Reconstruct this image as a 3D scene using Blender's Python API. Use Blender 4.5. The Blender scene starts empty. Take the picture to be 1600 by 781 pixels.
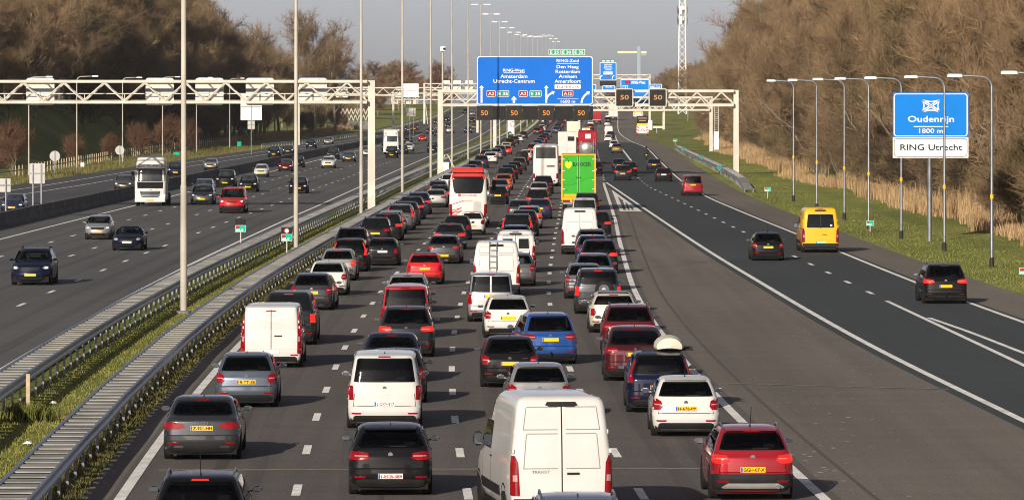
import bpy, bmesh, math, random
from mathutils import Vector, Matrix
R = math.radians
PI = math.pi
sc = bpy.context.scene
COL = sc.collection
random.seed(7)

# ------------------------------------------------------------------ camera, sky, sun, exposure
F, H, YH = 7590.0, 8.3, 160.0          # focal length in photo pixels, eye height, horizon row
cam_d = bpy.data.cameras.new("camera")
cam_d.sensor_width = 36.0
cam_d.lens = F / 1600 * 36.0
cam_d.shift_y = -(390.5 - YH) / 1600
cam_d.clip_start = 1.0
cam_d.clip_end = 20000
cam = bpy.data.objects.new("camera", cam_d)
cam.location = (0, 0, H)
cam.rotation_euler = (R(90), 0, 0)
COL.objects.link(cam)
sc.camera = cam

SUN_EL, SUN_AZ = 20.0, 21.0            # sun low, behind the camera and to its left
world = bpy.data.worlds.new("World")
sc.world = world
world.use_nodes = True
wn = world.node_tree.nodes
sky = wn.new("ShaderNodeTexSky")
sky.sky_type = 'NISHITA'
sky.sun_disc = False
sky.sun_elevation = R(SUN_EL)
sky.sun_rotation = R(180 + SUN_AZ)
sky.air_density = 0.45
sky.dust_density = 1.0
sky.ozone_density = 0.0
bg = wn["Background"]
bg.inputs[1].default_value = 0.070
grey = wn.new("ShaderNodeHueSaturation")              # pale winter sky: a little greyer than the clear-sky model
grey.inputs["Saturation"].default_value = 0.58
tint = wn.new("ShaderNodeMixRGB"); tint.blend_type = 'MULTIPLY'; tint.inputs[0].default_value = 1.0
tint.inputs[2].default_value = (1.05, .97, 1.0, 1)
world.node_tree.links.new(sky.outputs[0], grey.inputs["Color"])
world.node_tree.links.new(grey.outputs[0], tint.inputs[1])
world.node_tree.links.new(tint.outputs[0], bg.inputs[0])

sun_d = bpy.data.lights.new("sun", 'SUN')
sun_d.energy = 5.0
sun_d.angle = R(0.53)
sun_d.color = (1.0, 0.90, 0.76)
sun = bpy.data.objects.new("sun", sun_d)
sdir = Vector((math.sin(R(SUN_AZ)) * math.cos(R(SUN_EL)), math.cos(R(SUN_AZ)) * math.cos(R(SUN_EL)), -math.sin(R(SUN_EL))))
sun.rotation_euler = sdir.to_track_quat('-Z', 'Y').to_euler()
COL.objects.link(sun)
sc.view_settings.view_transform = 'Standard'
sc.view_settings.look = 'None'
sc.view_settings.gamma = 1.0
sc.view_settings.use_curve_mapping = False
sc.view_settings.exposure = 0.40
sc.cycles.filter_width = 1.0

# ------------------------------------------------------------------ helpers
def lin(tab, x):
    if x <= tab[0][0]:
        a, b = tab[0], tab[1]
    elif x >= tab[-1][0]:
        a, b = tab[-2], tab[-1]
    else:
        for a, b in zip(tab, tab[1:]):
            if x <= b[0]:
                break
    return a[1] + (b[1] - a[1]) * (x - a[0]) / (b[0] - a[0])

def cub(tab):
    """smooth (Catmull-Rom like) curve through a table"""
    n = len(tab)
    sl = []
    for i in range(n):
        a, b = tab[max(0, i - 1)], tab[min(n - 1, i + 1)]
        sl.append((b[1] - a[1]) / (b[0] - a[0]))
    def f(x):
        if x <= tab[0][0]: return tab[0][1] + sl[0] * (x - tab[0][0])
        if x >= tab[-1][0]: return tab[-1][1] + sl[-1] * (x - tab[-1][0])
        for i in range(n - 1):
            if x <= tab[i + 1][0]: break
        x0, y0 = tab[i]; x1, y1 = tab[i + 1]; h = x1 - x0; t = (x - x0) / h
        return ((2*t**3 - 3*t*t + 1) * y0 + (t**3 - 2*t*t + t) * h * sl[i] + (-2*t**3 + 3*t*t) * y1 + (t**3 - t*t) * h * sl[i + 1])
    return f

_zt = [(0, 0), (1000, 0), (1116, .4), (1200, 1), (1284, 1.8), (1368, 2.8), (1452, 3.8), (1536, 5.2), (1620, 6.7),
       (1704, 7.5), (1788, 7.7), (1872, 7.6), (1956, 6.9), (2100, 5.5), (2400, 3), (9000, 3)]
def zt(y):                              # height of the road: flat, then a rise over a far bridge
    if y <= 1000: return 0.0
    if y >= 2400: return 3.0
    return lin(_zt, y)

def at(px, py):                         # point of the ground seen at a photo pixel
    lo, hi = 40.0, 1740.0
    for _ in range(50):
        m = (lo + hi) / 2
        if YH + F * (H - zt(m)) / m > py: lo = m
        else: hi = m
    return Vector(((px - 800) * lo / F, lo, zt(lo)))

# lines of the road in plan: X as a function of the distance
C = cub([(40, .75), (80, -.32), (103, -.94), (127, -1.49), (151, -1.87), (174, -2.08), (198, -2.12), (223, -2.03), (288, -1.33), (329, -.80),
         (436, .67), (486, 1.34), (780, 5.8), (948, 8.4), (1116, 11.3), (1284, 14.8), (1452, 18.5), (1620, 22.2), (1788, 26.0), (1956, 29.3), (2300, 36), (2800, 46)])
def S(y): return lin([(0, 1), (200, 1), (340, 1.06), (3000, 1.06)], y) if 200 < y < 340 else (1.0 if y <= 200 else 1.06)
def LEDGE(y): return C(y) - 7.3 * S(y)
def D1(y): return C(y) - 3.64 * S(y)
def D2(y): return C(y)
def D3(y): return C(y) + 3.68 * S(y)
def REDGE(y): return C(y) + 7.45 * S(y)
ML = cub([(40, 16.3), (103, 14.1), (127, 13.33), (157, 12.45), (182, 11.96), (219, 11.5), (273, 10.95), (368, 10.4), (504, 9.75)])
MD = cub([(40, 18.2), (120, 16.7), (212, 15.6), (248, 15.32), (311, 14.82), (363, 14.4), (419, 13.96), (474, 13.5), (530, 13.84), (700, 16.6), (900, 20)])
MR = cub([(40, 22.8), (120, 20.9), (183, 19.31), (224, 18.6), (310, 17.9), (368, 17.4), (430, 17.15), (518, 17.97), (688, 20.9), (900, 24.6), (1050, 25.2), (1200, 26.4), (1450, 31.6), (1800, 39), (2300, 50), (2800, 60)])
MA = cub([(40, 24.5), (120, 23.0), (209, 22.0), (250, 21.4), (300, 21.1), (394, 20.8), (441, 21.07), (541, 22.5), (759, 26.3), (900, 28.8), (1050, 30.4), (1200, 31.4), (1450, 36.6), (1800, 44), (2300, 55), (2800, 65)])
E_ = cub([(40, -28.6), (100, -29.8), (150, -30.6), (199, -31.1), (250, -31.2), (294, -31.0), (352, -30.65), (389, -30.33), (500, -29.5), (688, -27.9), (850, -26.3), (1000, -24.2), (1200, -21.0), (1500, -14.8), (1800, -8.4), (2300, 1.5), (2800, 11)])
def FE(y): return lin([(0, -58), (300, -54), (485, -50), (624, -48.8), (713, -47), (887, -44), (1000, -40), (1225, -31), (1450, -22), (1800, -14), (2300, -4), (2800, 6)], y)
MED = -10.8                             # offset of the row of masts in the median
TREES_R = cub([(0, 30), (280, 30.5), (420, 31.5), (640, 33.2), (1050, 41.5), (1300, 47), (1500, 50), (1800, 53), (2100, 58), (2500, 72)])
def TREES_L(y): return lin([(0, -84), (500, -84), (650, -79), (800, -75), (950, -67), (1030, -60), (1130, -54), (1250, -44), (1450, -34), (1800, -25), (2500, -10)], y)
def BANK(y): return min(-64.5, TREES_L(y) + 13)

MATS = {}
def rgb(c): return (c[0], c[1], c[2], 1)
def mat(name, c, rough=.6, metal=0.0, var=.12, scale=3.0, coat=0.0, bump=0.0, bscale=40.0, emit=None, spec=.12, c2=None, rand=0.0, detail=4.0):
    """procedural material: a noise varies the colour a little; optional bump, coat, glow"""
    if name in MATS: return MATS[name]
    m = bpy.data.materials.new(name)
    m.use_nodes = True
    nt = m.node_tree; n = nt.nodes; l = nt.links
    b = n["Principled BSDF"]
    b.inputs["Roughness"].default_value = rough
    b.inputs["Metallic"].default_value = metal
    b.inputs["Coat Weight"].default_value = coat
    b.inputs["Coat Roughness"].default_value = .04
    b.inputs["Specular IOR Level"].default_value = spec
    tc = n.new("ShaderNodeTexCoord")
    nz = n.new("ShaderNodeTexNoise")
    nz.inputs["Scale"].default_value = scale
    nz.inputs["Detail"].default_value = detail
    l.new(tc.outputs["Object"], nz.inputs["Vector"])
    rp = n.new("ShaderNodeValToRGB")
    rp.color_ramp.elements[0].position = .3
    rp.color_ramp.elements[1].position = .7
    if c2 is None:
        rp.color_ramp.elements[0].color = rgb([max(0, v * (1 - var)) for v in c])
        rp.color_ramp.elements[1].color = rgb([min(1, v * (1 + var)) for v in c])
    else:
        rp.color_ramp.elements[0].color = rgb(c)
        rp.color_ramp.elements[1].color = rgb(c2)
    l.new(nz.outputs["Fac"], rp.inputs["Fac"])
    out = rp.outputs["Color"]
    if rand:
        oi = n.new("ShaderNodeObjectInfo")
        mp = n.new("ShaderNodeMapRange")
        mp.inputs["To Min"].default_value = 1 - rand
        mp.inputs["To Max"].default_value = 1 + rand
        l.new(oi.outputs["Random"], mp.inputs["Value"])
        hs = n.new("ShaderNodeHueSaturation")
        l.new(mp.outputs["Result"], hs.inputs["Value"])
        l.new(out, hs.inputs["Color"])
        out = hs.outputs["Color"]
    l.new(out, b.inputs["Base Color"])
    if bump:
        bz = n.new("ShaderNodeTexNoise")
        bz.inputs["Scale"].default_value = bscale
        bz.inputs["Detail"].default_value = 3
        l.new(tc.outputs["Object"], bz.inputs["Vector"])
        bp = n.new("ShaderNodeBump")
        bp.inputs["Strength"].default_value = bump
        bp.inputs["Distance"].default_value = .02
        l.new(bz.outputs["Fac"], bp.inputs["Height"])
        l.new(bp.outputs["Normal"], b.inputs["Normal"])
    if emit:
        b.inputs["Emission Color"].default_value = rgb(emit[0])
        b.inputs["Emission Strength"].default_value = emit[1]
    MATS[name] = m
    return m

class MB:
    """collects faces; build() links them as ONE mesh object"""
    def __init__(s): s.v = []; s.f = []
    def add(s, vs, fs):
        o = len(s.v); s.v += [tuple(p) for p in vs]; s.f += [tuple(i + o for i in f) for f in fs]; return s
    def box(s, x0, x1, y0, y1, z0, z1, M=None):
        vs = [(x0,y0,z0),(x1,y0,z0),(x1,y1,z0),(x0,y1,z0),(x0,y0,z1),(x1,y0,z1),(x1,y1,z1),(x0,y1,z1)]
        if M: vs = [M @ Vector(p) for p in vs]
        return s.add(vs, [(0,3,2,1),(4,5,6,7),(0,1,5,4),(1,2,6,5),(2,3,7,6),(3,0,4,7)])
    def cbox(s, c, d, M=None):
        return s.box(c[0]-d[0]/2, c[0]+d[0]/2, c[1]-d[1]/2, c[1]+d[1]/2, c[2]-d[2]/2, c[2]+d[2]/2, M)
    def bevbox(s, x0, x1, y0, y1, z0, z1, b):
        """box with chamfered vertical and top edges"""
        rings = []
        for z, i in ((z0, 0), (z1 - b, 0), (z1, b)):
            X0, X1, Y0, Y1 = x0 + i, x1 - i, y0 + i, y1 - i
            k = b
            rings.append([(X0+k,Y0,z),(X1-k,Y0,z),(X1,Y0+k,z),(X1,Y1-k,z),(X1-k,Y1,z),(X0+k,Y1,z),(X0,Y1-k,z),(X0,Y0+k,z)])
        vs = sum(rings, []); fs = []
        for r in range(2):
            for i in range(8): fs.append((r*8+i, r*8+(i+1) % 8, r*8+8+(i+1) % 8, r*8+8+i))
        fs += [tuple(range(16, 24)), tuple(range(7, -1, -1))]
        return s.add(vs, fs)
    def tube(s, pts, rad, n=8, cap=True):
        pts = [Vector(p) for p in pts]
        if not isinstance(rad, (list, tuple)): rad = [rad] * len(pts)
        vs = []; fs = []
        up = None
        for i, p in enumerate(pts):
            d = (pts[min(i+1, len(pts)-1)] - pts[max(i-1, 0)])
            d = d.normalized() if d.length > 1e-9 else Vector((0,0,1))
            if up is None:
                up = Vector((1,0,0)) if abs(d.x) < .9 else Vector((0,1,0))
            a = d.cross(up).normalized(); b = a.cross(d).normalized(); up = b
            up = b if abs(b.dot(d)) < .9 else up
            for k in range(n):
                t = 2*PI*k/n
                vs.append(p + (a*math.cos(t) + b*math.sin(t)) * rad[i])
            up = b
        for i in range(len(pts)-1):
            for k in range(n):
                fs.append((i*n+k, i*n+(k+1) % n, (i+1)*n+(k+1) % n, (i+1)*n+k))
        if cap:
            fs.append(tuple(range(n-1, -1, -1))); fs.append(tuple((len(pts)-1)*n+k for k in range(n)))
        return s.add(vs, fs)
    def lathe(s, prof, n=20, axis='z', c=(0,0,0)):
        """prof: [(radius, along)]"""
        vs = []; fs = []
        for r, a in prof:
            for k in range(n):
                t = 2*PI*k/n
                u, w = r*math.cos(t), r*math.sin(t)
                p = (u, w, a) if axis == 'z' else ((a, u, w) if axis == 'x' else (u, a, w))
                vs.append((p[0]+c[0], p[1]+c[1], p[2]+c[2]))
        m = len(prof)
        for i in range(m-1):
            for k in range(n): fs.append((i*n+k, i*n+(k+1) % n, (i+1)*n+(k+1) % n, (i+1)*n+k))
        fs.append(tuple(range(n-1, -1, -1))); fs.append(tuple((m-1)*n+k for k in range(n)))
        return s.add(vs, fs)
    def prism(s, poly, y0, y1):
        """polygon in (x, z) extruded along y"""
        n = len(poly)
        vs = [(x, y0, z) for x, z in poly] + [(x, y1, z) for x, z in poly]
        fs = [tuple(range(n)), tuple(range(2*n-1, n-1, -1))] + [(i, n+i, n+(i+1) % n, (i+1) % n) for i in range(n)]
        return s.add(vs, fs)
    def mesh(s, name, smooth=0):
        me = bpy.data.meshes.new(name)
        me.from_pydata(s.v, [], s.f)
        if smooth:
            me.validate()
            bm = bmesh.new(); bm.from_mesh(me)
            bmesh.ops.recalc_face_normals(bm, faces=bm.faces)
            bm.to_mesh(me); bm.free()
            me.shade_smooth()
            me.set_sharp_from_angle(angle=R(smooth))
        return me
    def build(s, name, m, parent=None, smooth=0, loc=None, rot=None):
        return obj(name, s.mesh(name, smooth), m, parent, loc, rot)

def obj(name, me, m=None, parent=None, loc=None, rot=None):
    o = bpy.data.objects.new(name, me)
    COL.objects.link(o)
    if parent: o.parent = parent
    if loc: o.location = loc
    if rot: o.rotation_euler = rot
    if m is not None:
        if len(me.materials) == 0: me.materials.append(m)
        elif me.materials[0] != m:
            o.material_slots[0].link = 'OBJECT'
            o.material_slots[0].material = m
    return o
def tag(o, label=None, cat=None, group=None, kind=None):
    if label: o["label"] = label
    if cat: o["category"] = cat
    if group: o["group"] = group
    if kind: o["kind"] = kind
    return o
def thing(name, label, cat, loc=(0, 0, 0), rz=0, group=None):
    o = bpy.data.objects.new(name, None)
    o.empty_display_size = .3
    COL.objects.link(o)
    o.location = loc; o.rotation_euler = (0, 0, rz)
    return tag(o, label, cat, group)
def dup(root, loc, rz=None, label=None, group=None, scale=None):
    r = root.copy(); COL.objects.link(r); r.location = loc
    if rz is not None: r.rotation_euler = (0, 0, rz)
    if label: r["label"] = label
    if group: r["group"] = group
    if scale: r.scale = scale
    for ch in root.children:
        c = ch.copy(); COL.objects.link(c); c.parent = r
        for g in ch.children:
            d = g.copy(); COL.objects.link(d); d.parent = c
    return r

def strip(name, fa, fb, y0, y1, m, dz=0.0, step=6.0, kind='structure', parent=None, nx=1):
    n = max(2, int((y1 - y0) / step) + 1)
    b = MB(); vs = []; fs = []
    for i in range(n):
        y = y0 + (y1 - y0) * i / (n - 1)
        a, c = fa(y), fb(y)
        for k in range(nx + 1): vs.append((a + (c - a) * k / nx, y, zt(y) + dz))
    w = nx + 1
    for i in range(n - 1):
        for k in range(nx): fs.append((i*w+k, i*w+k+1, (i+1)*w+k+1, (i+1)*w+k))
    b.add(vs, fs)
    return tag(b.build(name, m, parent), kind=kind)

def rrect(w, h, r, n=5):
    pts = []
    for cx, cz, a0 in ((w/2-r, h/2-r, 0), (-w/2+r, h/2-r, 90), (-w/2+r, -h/2+r, 180), (w/2-r, -h/2+r, 270)):
        for i in range(n + 1):
            t = R(a0 + 90*i/n); pts.append((cx + r*math.cos(t), cz + r*math.sin(t)))
    return pts
def ring(b, w, h, r, t, y0, y1, cx=0, cz=0):
    o = rrect(w, h, r); i = rrect(w-2*t, h-2*t, max(.005, r-t)); n = len(o)
    vs = [(x+cx, y0, z+cz) for x, z in o] + [(x+cx, y0, z+cz) for x, z in i] + [(x+cx, y1, z+cz) for x, z in o] + [(x+cx, y1, z+cz) for x, z in i]
    fs = []
    for k in range(n):
        j = (k+1) % n
        fs += [(k, j, n+j, n+k), (k, 2*n+k, 2*n+j, j), (n+k, n+j, 3*n+j, 3*n+k)]
    return b.add(vs, fs)

_txt = {}
def text_me(s, bold=0.0):
    if (s, bold) in _txt: return _txt[(s, bold)]
    c = bpy.data.curves.new("lettering", 'FONT')
    c.body = s; c.size = 1.0; c.offset = bold; c.resolution_u = 3; c.extrude = .004
    o = bpy.data.objects.new("lettering", c); COL.objects.link(o)
    dg = bpy.context.evaluated_depsgraph_get()
    me = bpy.data.meshes.new_from_object(o.evaluated_get(dg))
    bpy.data.objects.remove(o); bpy.data.curves.remove(c)
    _txt[(s, bold)] = me
    return me
def letter(s, x0, x1, zb, cap, y, m, parent, bold=.02, name="lettering", faces=-1):
    """text fitted between x0 and x1, baseline zb, capital height cap, on the plane y facing -y"""
    src = text_me(s, bold)
    xs = [v.co.x for v in src.vertices]
    a, b = min(xs), max(xs)
    sx = (x1 - x0) / (b - a); sz = cap / .70
    me = src.copy()
    me.materials.clear()
    for v in me.vertices:
        X, Z, Dp = v.co.x, v.co.y, v.co.z
        v.co = ((x0 + (X - a) * sx) if faces < 0 else (x1 - (X - a) * sx), y + faces * (Dp + .004), zb + Z * sz)
    if faces < 0: pass
    return obj(name, me, m, parent)

# ------------------------------------------------------------------ materials of the setting
def ground_mat(name, cols, scale, rough=.95, bump=.4, stretch=(1, 1, 1), fine=1.0):
    if name in MATS: return MATS[name]
    m = bpy.data.materials.new(name); m.use_nodes = True
    nt = m.node_tree; n = nt.nodes; l = nt.links; b = n["Principled BSDF"]
    b.inputs["Roughness"].default_value = rough
    b.inputs["Specular IOR Level"].default_value = .25
    tc = n.new("ShaderNodeTexCoord"); mp = n.new("ShaderNodeMapping"); mp.inputs["Scale"].default_value = stretch
    l.new(tc.outputs["Object"], mp.inputs["Vector"])
    n1 = n.new("ShaderNodeTexNoise"); n1.inputs["Scale"].default_value = scale; n1.inputs["Detail"].default_value = 8; n1.inputs["Roughness"].default_value = .65
    n2 = n.new("ShaderNodeTexNoise"); n2.inputs["Scale"].default_value = 9 * fine; n2.inputs["Detail"].default_value = 4
    l.new(mp.outputs["Vector"], n1.inputs["Vector"]); l.new(tc.outputs["Object"], n2.inputs["Vector"])
    rp = n.new("ShaderNodeValToRGB")
    e = rp.color_ramp.elements
    e[0].position = .32; e[0].color = rgb(cols[0]); e[1].position = .68; e[1].color = rgb(cols[-1])
    for i, c in enumerate(cols[1:-1]):
        k = e.new(.32 + .36 * (i + 1) / (len(cols) - 1)); k.color = rgb(c)
    l.new(n1.outputs["Fac"], rp.inputs["Fac"])
    mr = n.new("ShaderNodeMapRange"); mr.inputs["From Min"].default_value = .3; mr.inputs["From Max"].default_value = .7
    mr.inputs["To Min"].default_value = .78; mr.inputs["To Max"].default_value = 1.22
    l.new(n2.outputs["Fac"], mr.inputs["Value"])
    hs = n.new("ShaderNodeHueSaturation"); l.new(rp.outputs["Color"], hs.inputs["Color"]); l.new(mr.outputs["Result"], hs.inputs["Value"])
    l.new(hs.outputs["Color"], b.inputs["Base Color"])
    if bump:
        bp = n.new("ShaderNodeBump"); bp.inputs["Strength"].default_value = bump; bp.inputs["Distance"].default_value = .08
        l.new(n2.outputs["Fac"], bp.inputs["Height"]); l.new(bp.outputs["Normal"], b.inputs["Normal"])
    MATS[name] = m
    return m

def asphalt_mat(name, c, grit=.25, streak=.12, speck=0.0):
    """asphalt: fine grit, long streaks along the driving direction, wide stains"""
    m = bpy.data.materials.new(name); m.use_nodes = True
    nt = m.node_tree; n = nt.nodes; l = nt.links; b = n["Principled BSDF"]
    b.inputs["Roughness"].default_value = .85; b.inputs["Specular IOR Level"].default_value = .3
    tc = n.new("ShaderNodeTexCoord")
    def noise(sc_, st, det=4):
        mp = n.new("ShaderNodeMapping"); mp.inputs["Scale"].default_value = st
        l.new(tc.outputs["Object"], mp.inputs["Vector"])
        z = n.new("ShaderNodeTexNoise"); z.inputs["Scale"].default_value = sc_; z.inputs["Detail"].default_value = det
        l.new(mp.outputs["Vector"], z.inputs["Vector"]); return z.outputs["Fac"]
    def rng(src, a, lo=.3, hi=.7):
        mr = n.new("ShaderNodeMapRange"); mr.inputs["From Min"].default_value = lo; mr.inputs["From Max"].default_value = hi
        mr.inputs["To Min"].default_value = 1 - a; mr.inputs["To Max"].default_value = 1 + a
        l.new(src, mr.inputs["Value"]); return mr.outputs["Result"]
    def mul(a, c_):
        q = n.new("ShaderNodeMath"); q.operation = 'MULTIPLY'; l.new(a, q.inputs[0]); l.new(c_, q.inputs[1]); return q.outputs[0]
    v = mul(rng(noise(14, (1, .5, 1), 3), grit), rng(noise(1.4, (1, .012, 1), 3), streak))
    v = mul(v, rng(noise(.06, (1.5, .35, 1), 5), .16))
    v = mul(v, rng(noise(.5, (.4, 1.2, 1), 4), .07))
    mx = n.new("ShaderNodeHueSaturation"); mx.inputs["Color"].default_value = rgb(c); l.new(v, mx.inputs["Value"])
    out = mx.outputs["Color"]
    if speck:                                            # loose pale grit lying about
        vo = n.new("ShaderNodeTexVoronoi"); vo.inputs["Scale"].default_value = 1.7; l.new(tc.outputs["Object"], vo.inputs["Vector"])
        lt = n.new("ShaderNodeMath"); lt.operation = 'LESS_THAN'; lt.inputs[1].default_value = .11; l.new(vo.outputs["Distance"], lt.inputs[0])
        big = n.new("ShaderNodeMapRange"); big.inputs["From Min"].default_value = .5; big.inputs["From Max"].default_value = .62
        l.new(noise(.09, (2.2, .35, 1), 3), big.inputs["Value"])
        q = mul(lt.outputs[0], big.outputs["Result"])
        mi = n.new("ShaderNodeMixRGB"); l.new(q, mi.inputs["Fac"]); l.new(out, mi.inputs["Color1"]); mi.inputs["Color2"].default_value = (.48, .43, .36, 1)
        out = mi.outputs["Color"]
    l.new(out, b.inputs["Base Color"])
    bz = noise(30, (1, 1, 1), 2)
    bp = n.new("ShaderNodeBump"); bp.inputs["Strength"].default_value = .35; bp.inputs["Distance"].default_value = .015
    l.new(bz, bp.inputs["Height"]); l.new(bp.outputs["Normal"], b.inputs["Normal"])
    MATS[name] = m
    return m

GRASS = ground_mat("grass_verge", [(.085, .092, .018), (.120, .138, .024), (.155, .172, .030), (.20, .175, .055)], .12, fine=1.2, stretch=(1, .35, 1))
ASPH = asphalt_mat("asphalt_brown", (.128, .110, .092), speck=1)
ASPH_J = asphalt_mat("asphalt_lanes", (.088, .078, .070))
ASPH_L = asphalt_mat("asphalt_grey", (.076, .077, .075), streak=.08)
ASPH_P = asphalt_mat("asphalt_side_road", (.055, .055, .060))
ASPH_D = asphalt_mat("asphalt_new", (.031, .037, .039), grit=.18, streak=.06)
PAINT = ground_mat("road_paint", [(.52, .51, .48), (.70, .69, .66), (.80, .79, .76)], .8, rough=.7, bump=.15, fine=2)
ZINC = mat("zinc_plate", (.22, .215, .20), rough=.65, metal=.1, var=.35, scale=.9, detail=8)
GALV = mat("galvanised_steel", (.27, .29, .32), rough=.40, metal=.8, var=.2, scale=2, bump=.1, bscale=6)
GALV_D = mat("weathered_steel", (.17, .18, .20), rough=.5, metal=.6, var=.25, scale=1.5)
CREAM = mat("cream_painted_steel", (.47, .445, .39), rough=.5, var=.12, scale=.7, bump=.06, bscale=3)
CREAM_D = mat("walkway_steel", (.42, .38, .30), rough=.6, var=.15, scale=1)
MAST = mat("mast_coat", (.36, .335, .285), rough=.65, var=.28, scale=.35, bump=.1, bscale=8)
CONC = mat("barrier_concrete", (.13, .128, .122), rough=.9, var=.35, scale=.9, bump=.3, bscale=12, detail=8)
DARKM = mat("dark_metal", (.02, .02, .022), rough=.5, var=.3)
WHITEM = mat("white_lamp", (.72, .72, .70), rough=.35, var=.06)
YELM = mat("yellow_band", (.62, .36, .02), rough=.5, var=.1)
WOODM = mat("weathered_wood", (.36, .29, .19), rough=.85, var=.3, scale=4)
GALVB = mat("sign_back", (.36, .355, .335), rough=.55, metal=.2, var=.08, scale=1.5)

# ------------------------------------------------------------------ ground
def ground_z(x, y):
    z = zt(y) - .05
    tl = BANK(y)
    if x < tl - 1 and 430 < y < 1180:                    # grassy bank under the wood on the left, steepened to shade itself
        k = min(1, (tl - 1 - x) / 13) * min(1, (y - 430) / 90) * min(1, (1180 - y) / 90)
        z += 8.5 * k * k * (3 - 2 * k)
    tr = TREES_R(y)
    if x > tr - 3 and 200 < y < 1500:
        z += .8 * min(1, (x - tr + 3) / 12)
    return z
ys = [-60, 0, 40] + [60 + 15*i for i in range(130)] + [2020 + 60*i for i in range(20)] + [3400, 4200, 6000, 9000]
xs = [-2500, -900, -400, -220, -150, -120, -100, -92, -86, -80, -76, -72, -69, -66, -64, -62, -58, -52, -45, -35, -25, -15, -12, -9, -5, 0, 10, 20, 24, 27, 30, 32, 34, 37, 40, 44, 50, 60, 80, 120, 220, 400, 900, 2500]
g = MB()
g.add([(x, y, ground_z(x, y)) for y in ys for x in xs], [(j*len(xs)+i, j*len(xs)+i+1, (j+1)*len(xs)+i+1, (j+1)*len(xs)+i) for j in range(len(ys)-1) for i in range(len(xs)-1)])
tag(g.build("ground", GRASS, smooth=60), kind='structure')

Y0, Y1 = 20, 2350
def RIGHT_ASPH(y): return max(MA(y), REDGE(y) + 2)
strip("motorway_asphalt", lambda y: C(y) - 8.15, RIGHT_ASPH, Y0, Y1, ASPH, 0.0, nx=3)
strip("queue_lanes_asphalt", lambda y: C(y) - 7.55 * S(y), lambda y: REDGE(y) + .35, Y0, Y1, ASPH_J, .004, nx=2)
strip("slip_road_asphalt", lambda y: max(ML(y) if y < 504 else C(y) + 8.0, REDGE(y) + .5) - .45, lambda y: MR(y) + .35, Y0, 1000, ASPH_D, .008, nx=2)
strip("opposite_carriageway", lambda y: E_(y) - 2.95, lambda y: E_(y) + 16.1, Y0, Y1, ASPH_L, 0.0, nx=3)
strip("parallel_road", lambda y: min(FE(y), E_(y) - 4.2), lambda y: E_(y) - 3.6, Y0, Y1, ASPH_P, 0.0)

def solid(f, w, y0, y1, dz=.014, name="edge_line"):
    return strip(name, lambda y: f(y) - w/2, lambda y: f(y) + w/2, y0, y1, PAINT, dz, step=5)
def dashes(f, w, y0, y1, pitch, ln, phase, dz=.014):
    b = MB(); y = phase
    while y > y0: y -= pitch
    while y < y1:
        a, c = y - ln/2, y + ln/2
        if a > y0:
            b.add([(f(a)-w/2, a, zt(a)+dz), (f(a)+w/2, a, zt(a)+dz), (f(c)+w/2, c, zt(c)+dz), (f(c)-w/2, c, zt(c)+dz)], [(0, 1, 2, 3)])
        y += pitch
    return tag(b.build("lane_dashes", PAINT), kind='structure')
solid(LEDGE, .24, Y0, Y1)
dashes(D1, .19, Y0, Y1, 12.08, 3, 104)
dashes(D2, .19, Y0, Y1, 12.08, 3, 103)
dashes(D3, .19, Y0, Y1, 12.08, 3, 103)
solid(REDGE, .24, Y0, 500)
solid(ML, .24, Y0, 503)
dashes(lambda y: C(y) + 8.0, .19, 512, Y1, 12, 3, 520)
dashes(MD, .19, 205, 640, 12.4, 3, 311)
solid(lambda y: C(y) + 12.5, .3, 690, 1130)
solid(MR, .22, Y0, Y1)
# the slip road splits near the camera: two lines drawing apart
solid(lambda y: lin([(40, 17.4), (153, 16.16), (202, 15.67)], y), .2, Y0, 203, .014)
solid(lambda y: lin([(40, 20.4), (160, 16.95), (175, 16.55), (187, 16.05)], y), .2, Y0, 187, .018)
solid(lambda y: E_(y), .22, Y0, 1500)
for k, ph in ((3.66, 261), (7.32, 263), (10.98, 254)):
    dashes(lambda y, k=k: E_(y) + k, .19, Y0, 1600, 13.7, 3, ph)
solid(lambda y: E_(y) + 14.75, .2, Y0, Y1)
solid(lambda y: FE(y) + 3.4, .18, 300, 1150)
solid(lambda y: FE(y) + 6.9, .18, 300, 1100)
solid(lambda y: E_(y) - 4.9, .18, 300, 950)
# hatched nose between the queue and the slip road
h = MB()
def gore(t): return REDGE(t) + .55, ML(t) - .50
def nose_end(f):                                           # where a line leaves through the right-hand border
    y = 374
    while y < 466 and f(y) < gore(y)[1] - .3: y += 1
    return y
for i in range(16):
    o = .52 + i * .30
    f = lambda y: gore(y)[0] + o + (y - 374) * .002
    ye = nose_end(f)
    if ye < 377: break
    n_ = max(2, int((ye - 374) / 8))
    for k in range(n_):
        ya, yb = 374 + (ye - 374) * k / n_, 374 + (ye - 374) * (k + 1) / n_
        h.add([(f(ya), ya, .013), (f(ya) + .14, ya, .013), (f(yb) + .14, yb, .013), (f(yb), yb, .013)], [(0, 1, 2, 3)])
tag(h.build("hatched_nose", PAINT), kind='structure')
def gsplit(y): return min(gore(y)[0] + .30, (gore(y)[0] + gore(y)[1]) / 2)
def gsplit2(y): return max(gore(y)[1] - .30, (gore(y)[0] + gore(y)[1]) / 2)
yt = 374
while yt < 480 and gore(yt)[1] - gore(yt)[0] > .05: yt += .5
strip("nose_border", lambda y: gore(y)[0], gsplit, 373.5, yt, PAINT, .018)
strip("nose_border", gsplit2, lambda y: gore(y)[1], 373.5, yt, PAINT, .018)
strip("nose_border", lambda y: gore(y)[0], lambda y: gore(y)[1], 369.5, 373.49, PAINT, .018)
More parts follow.
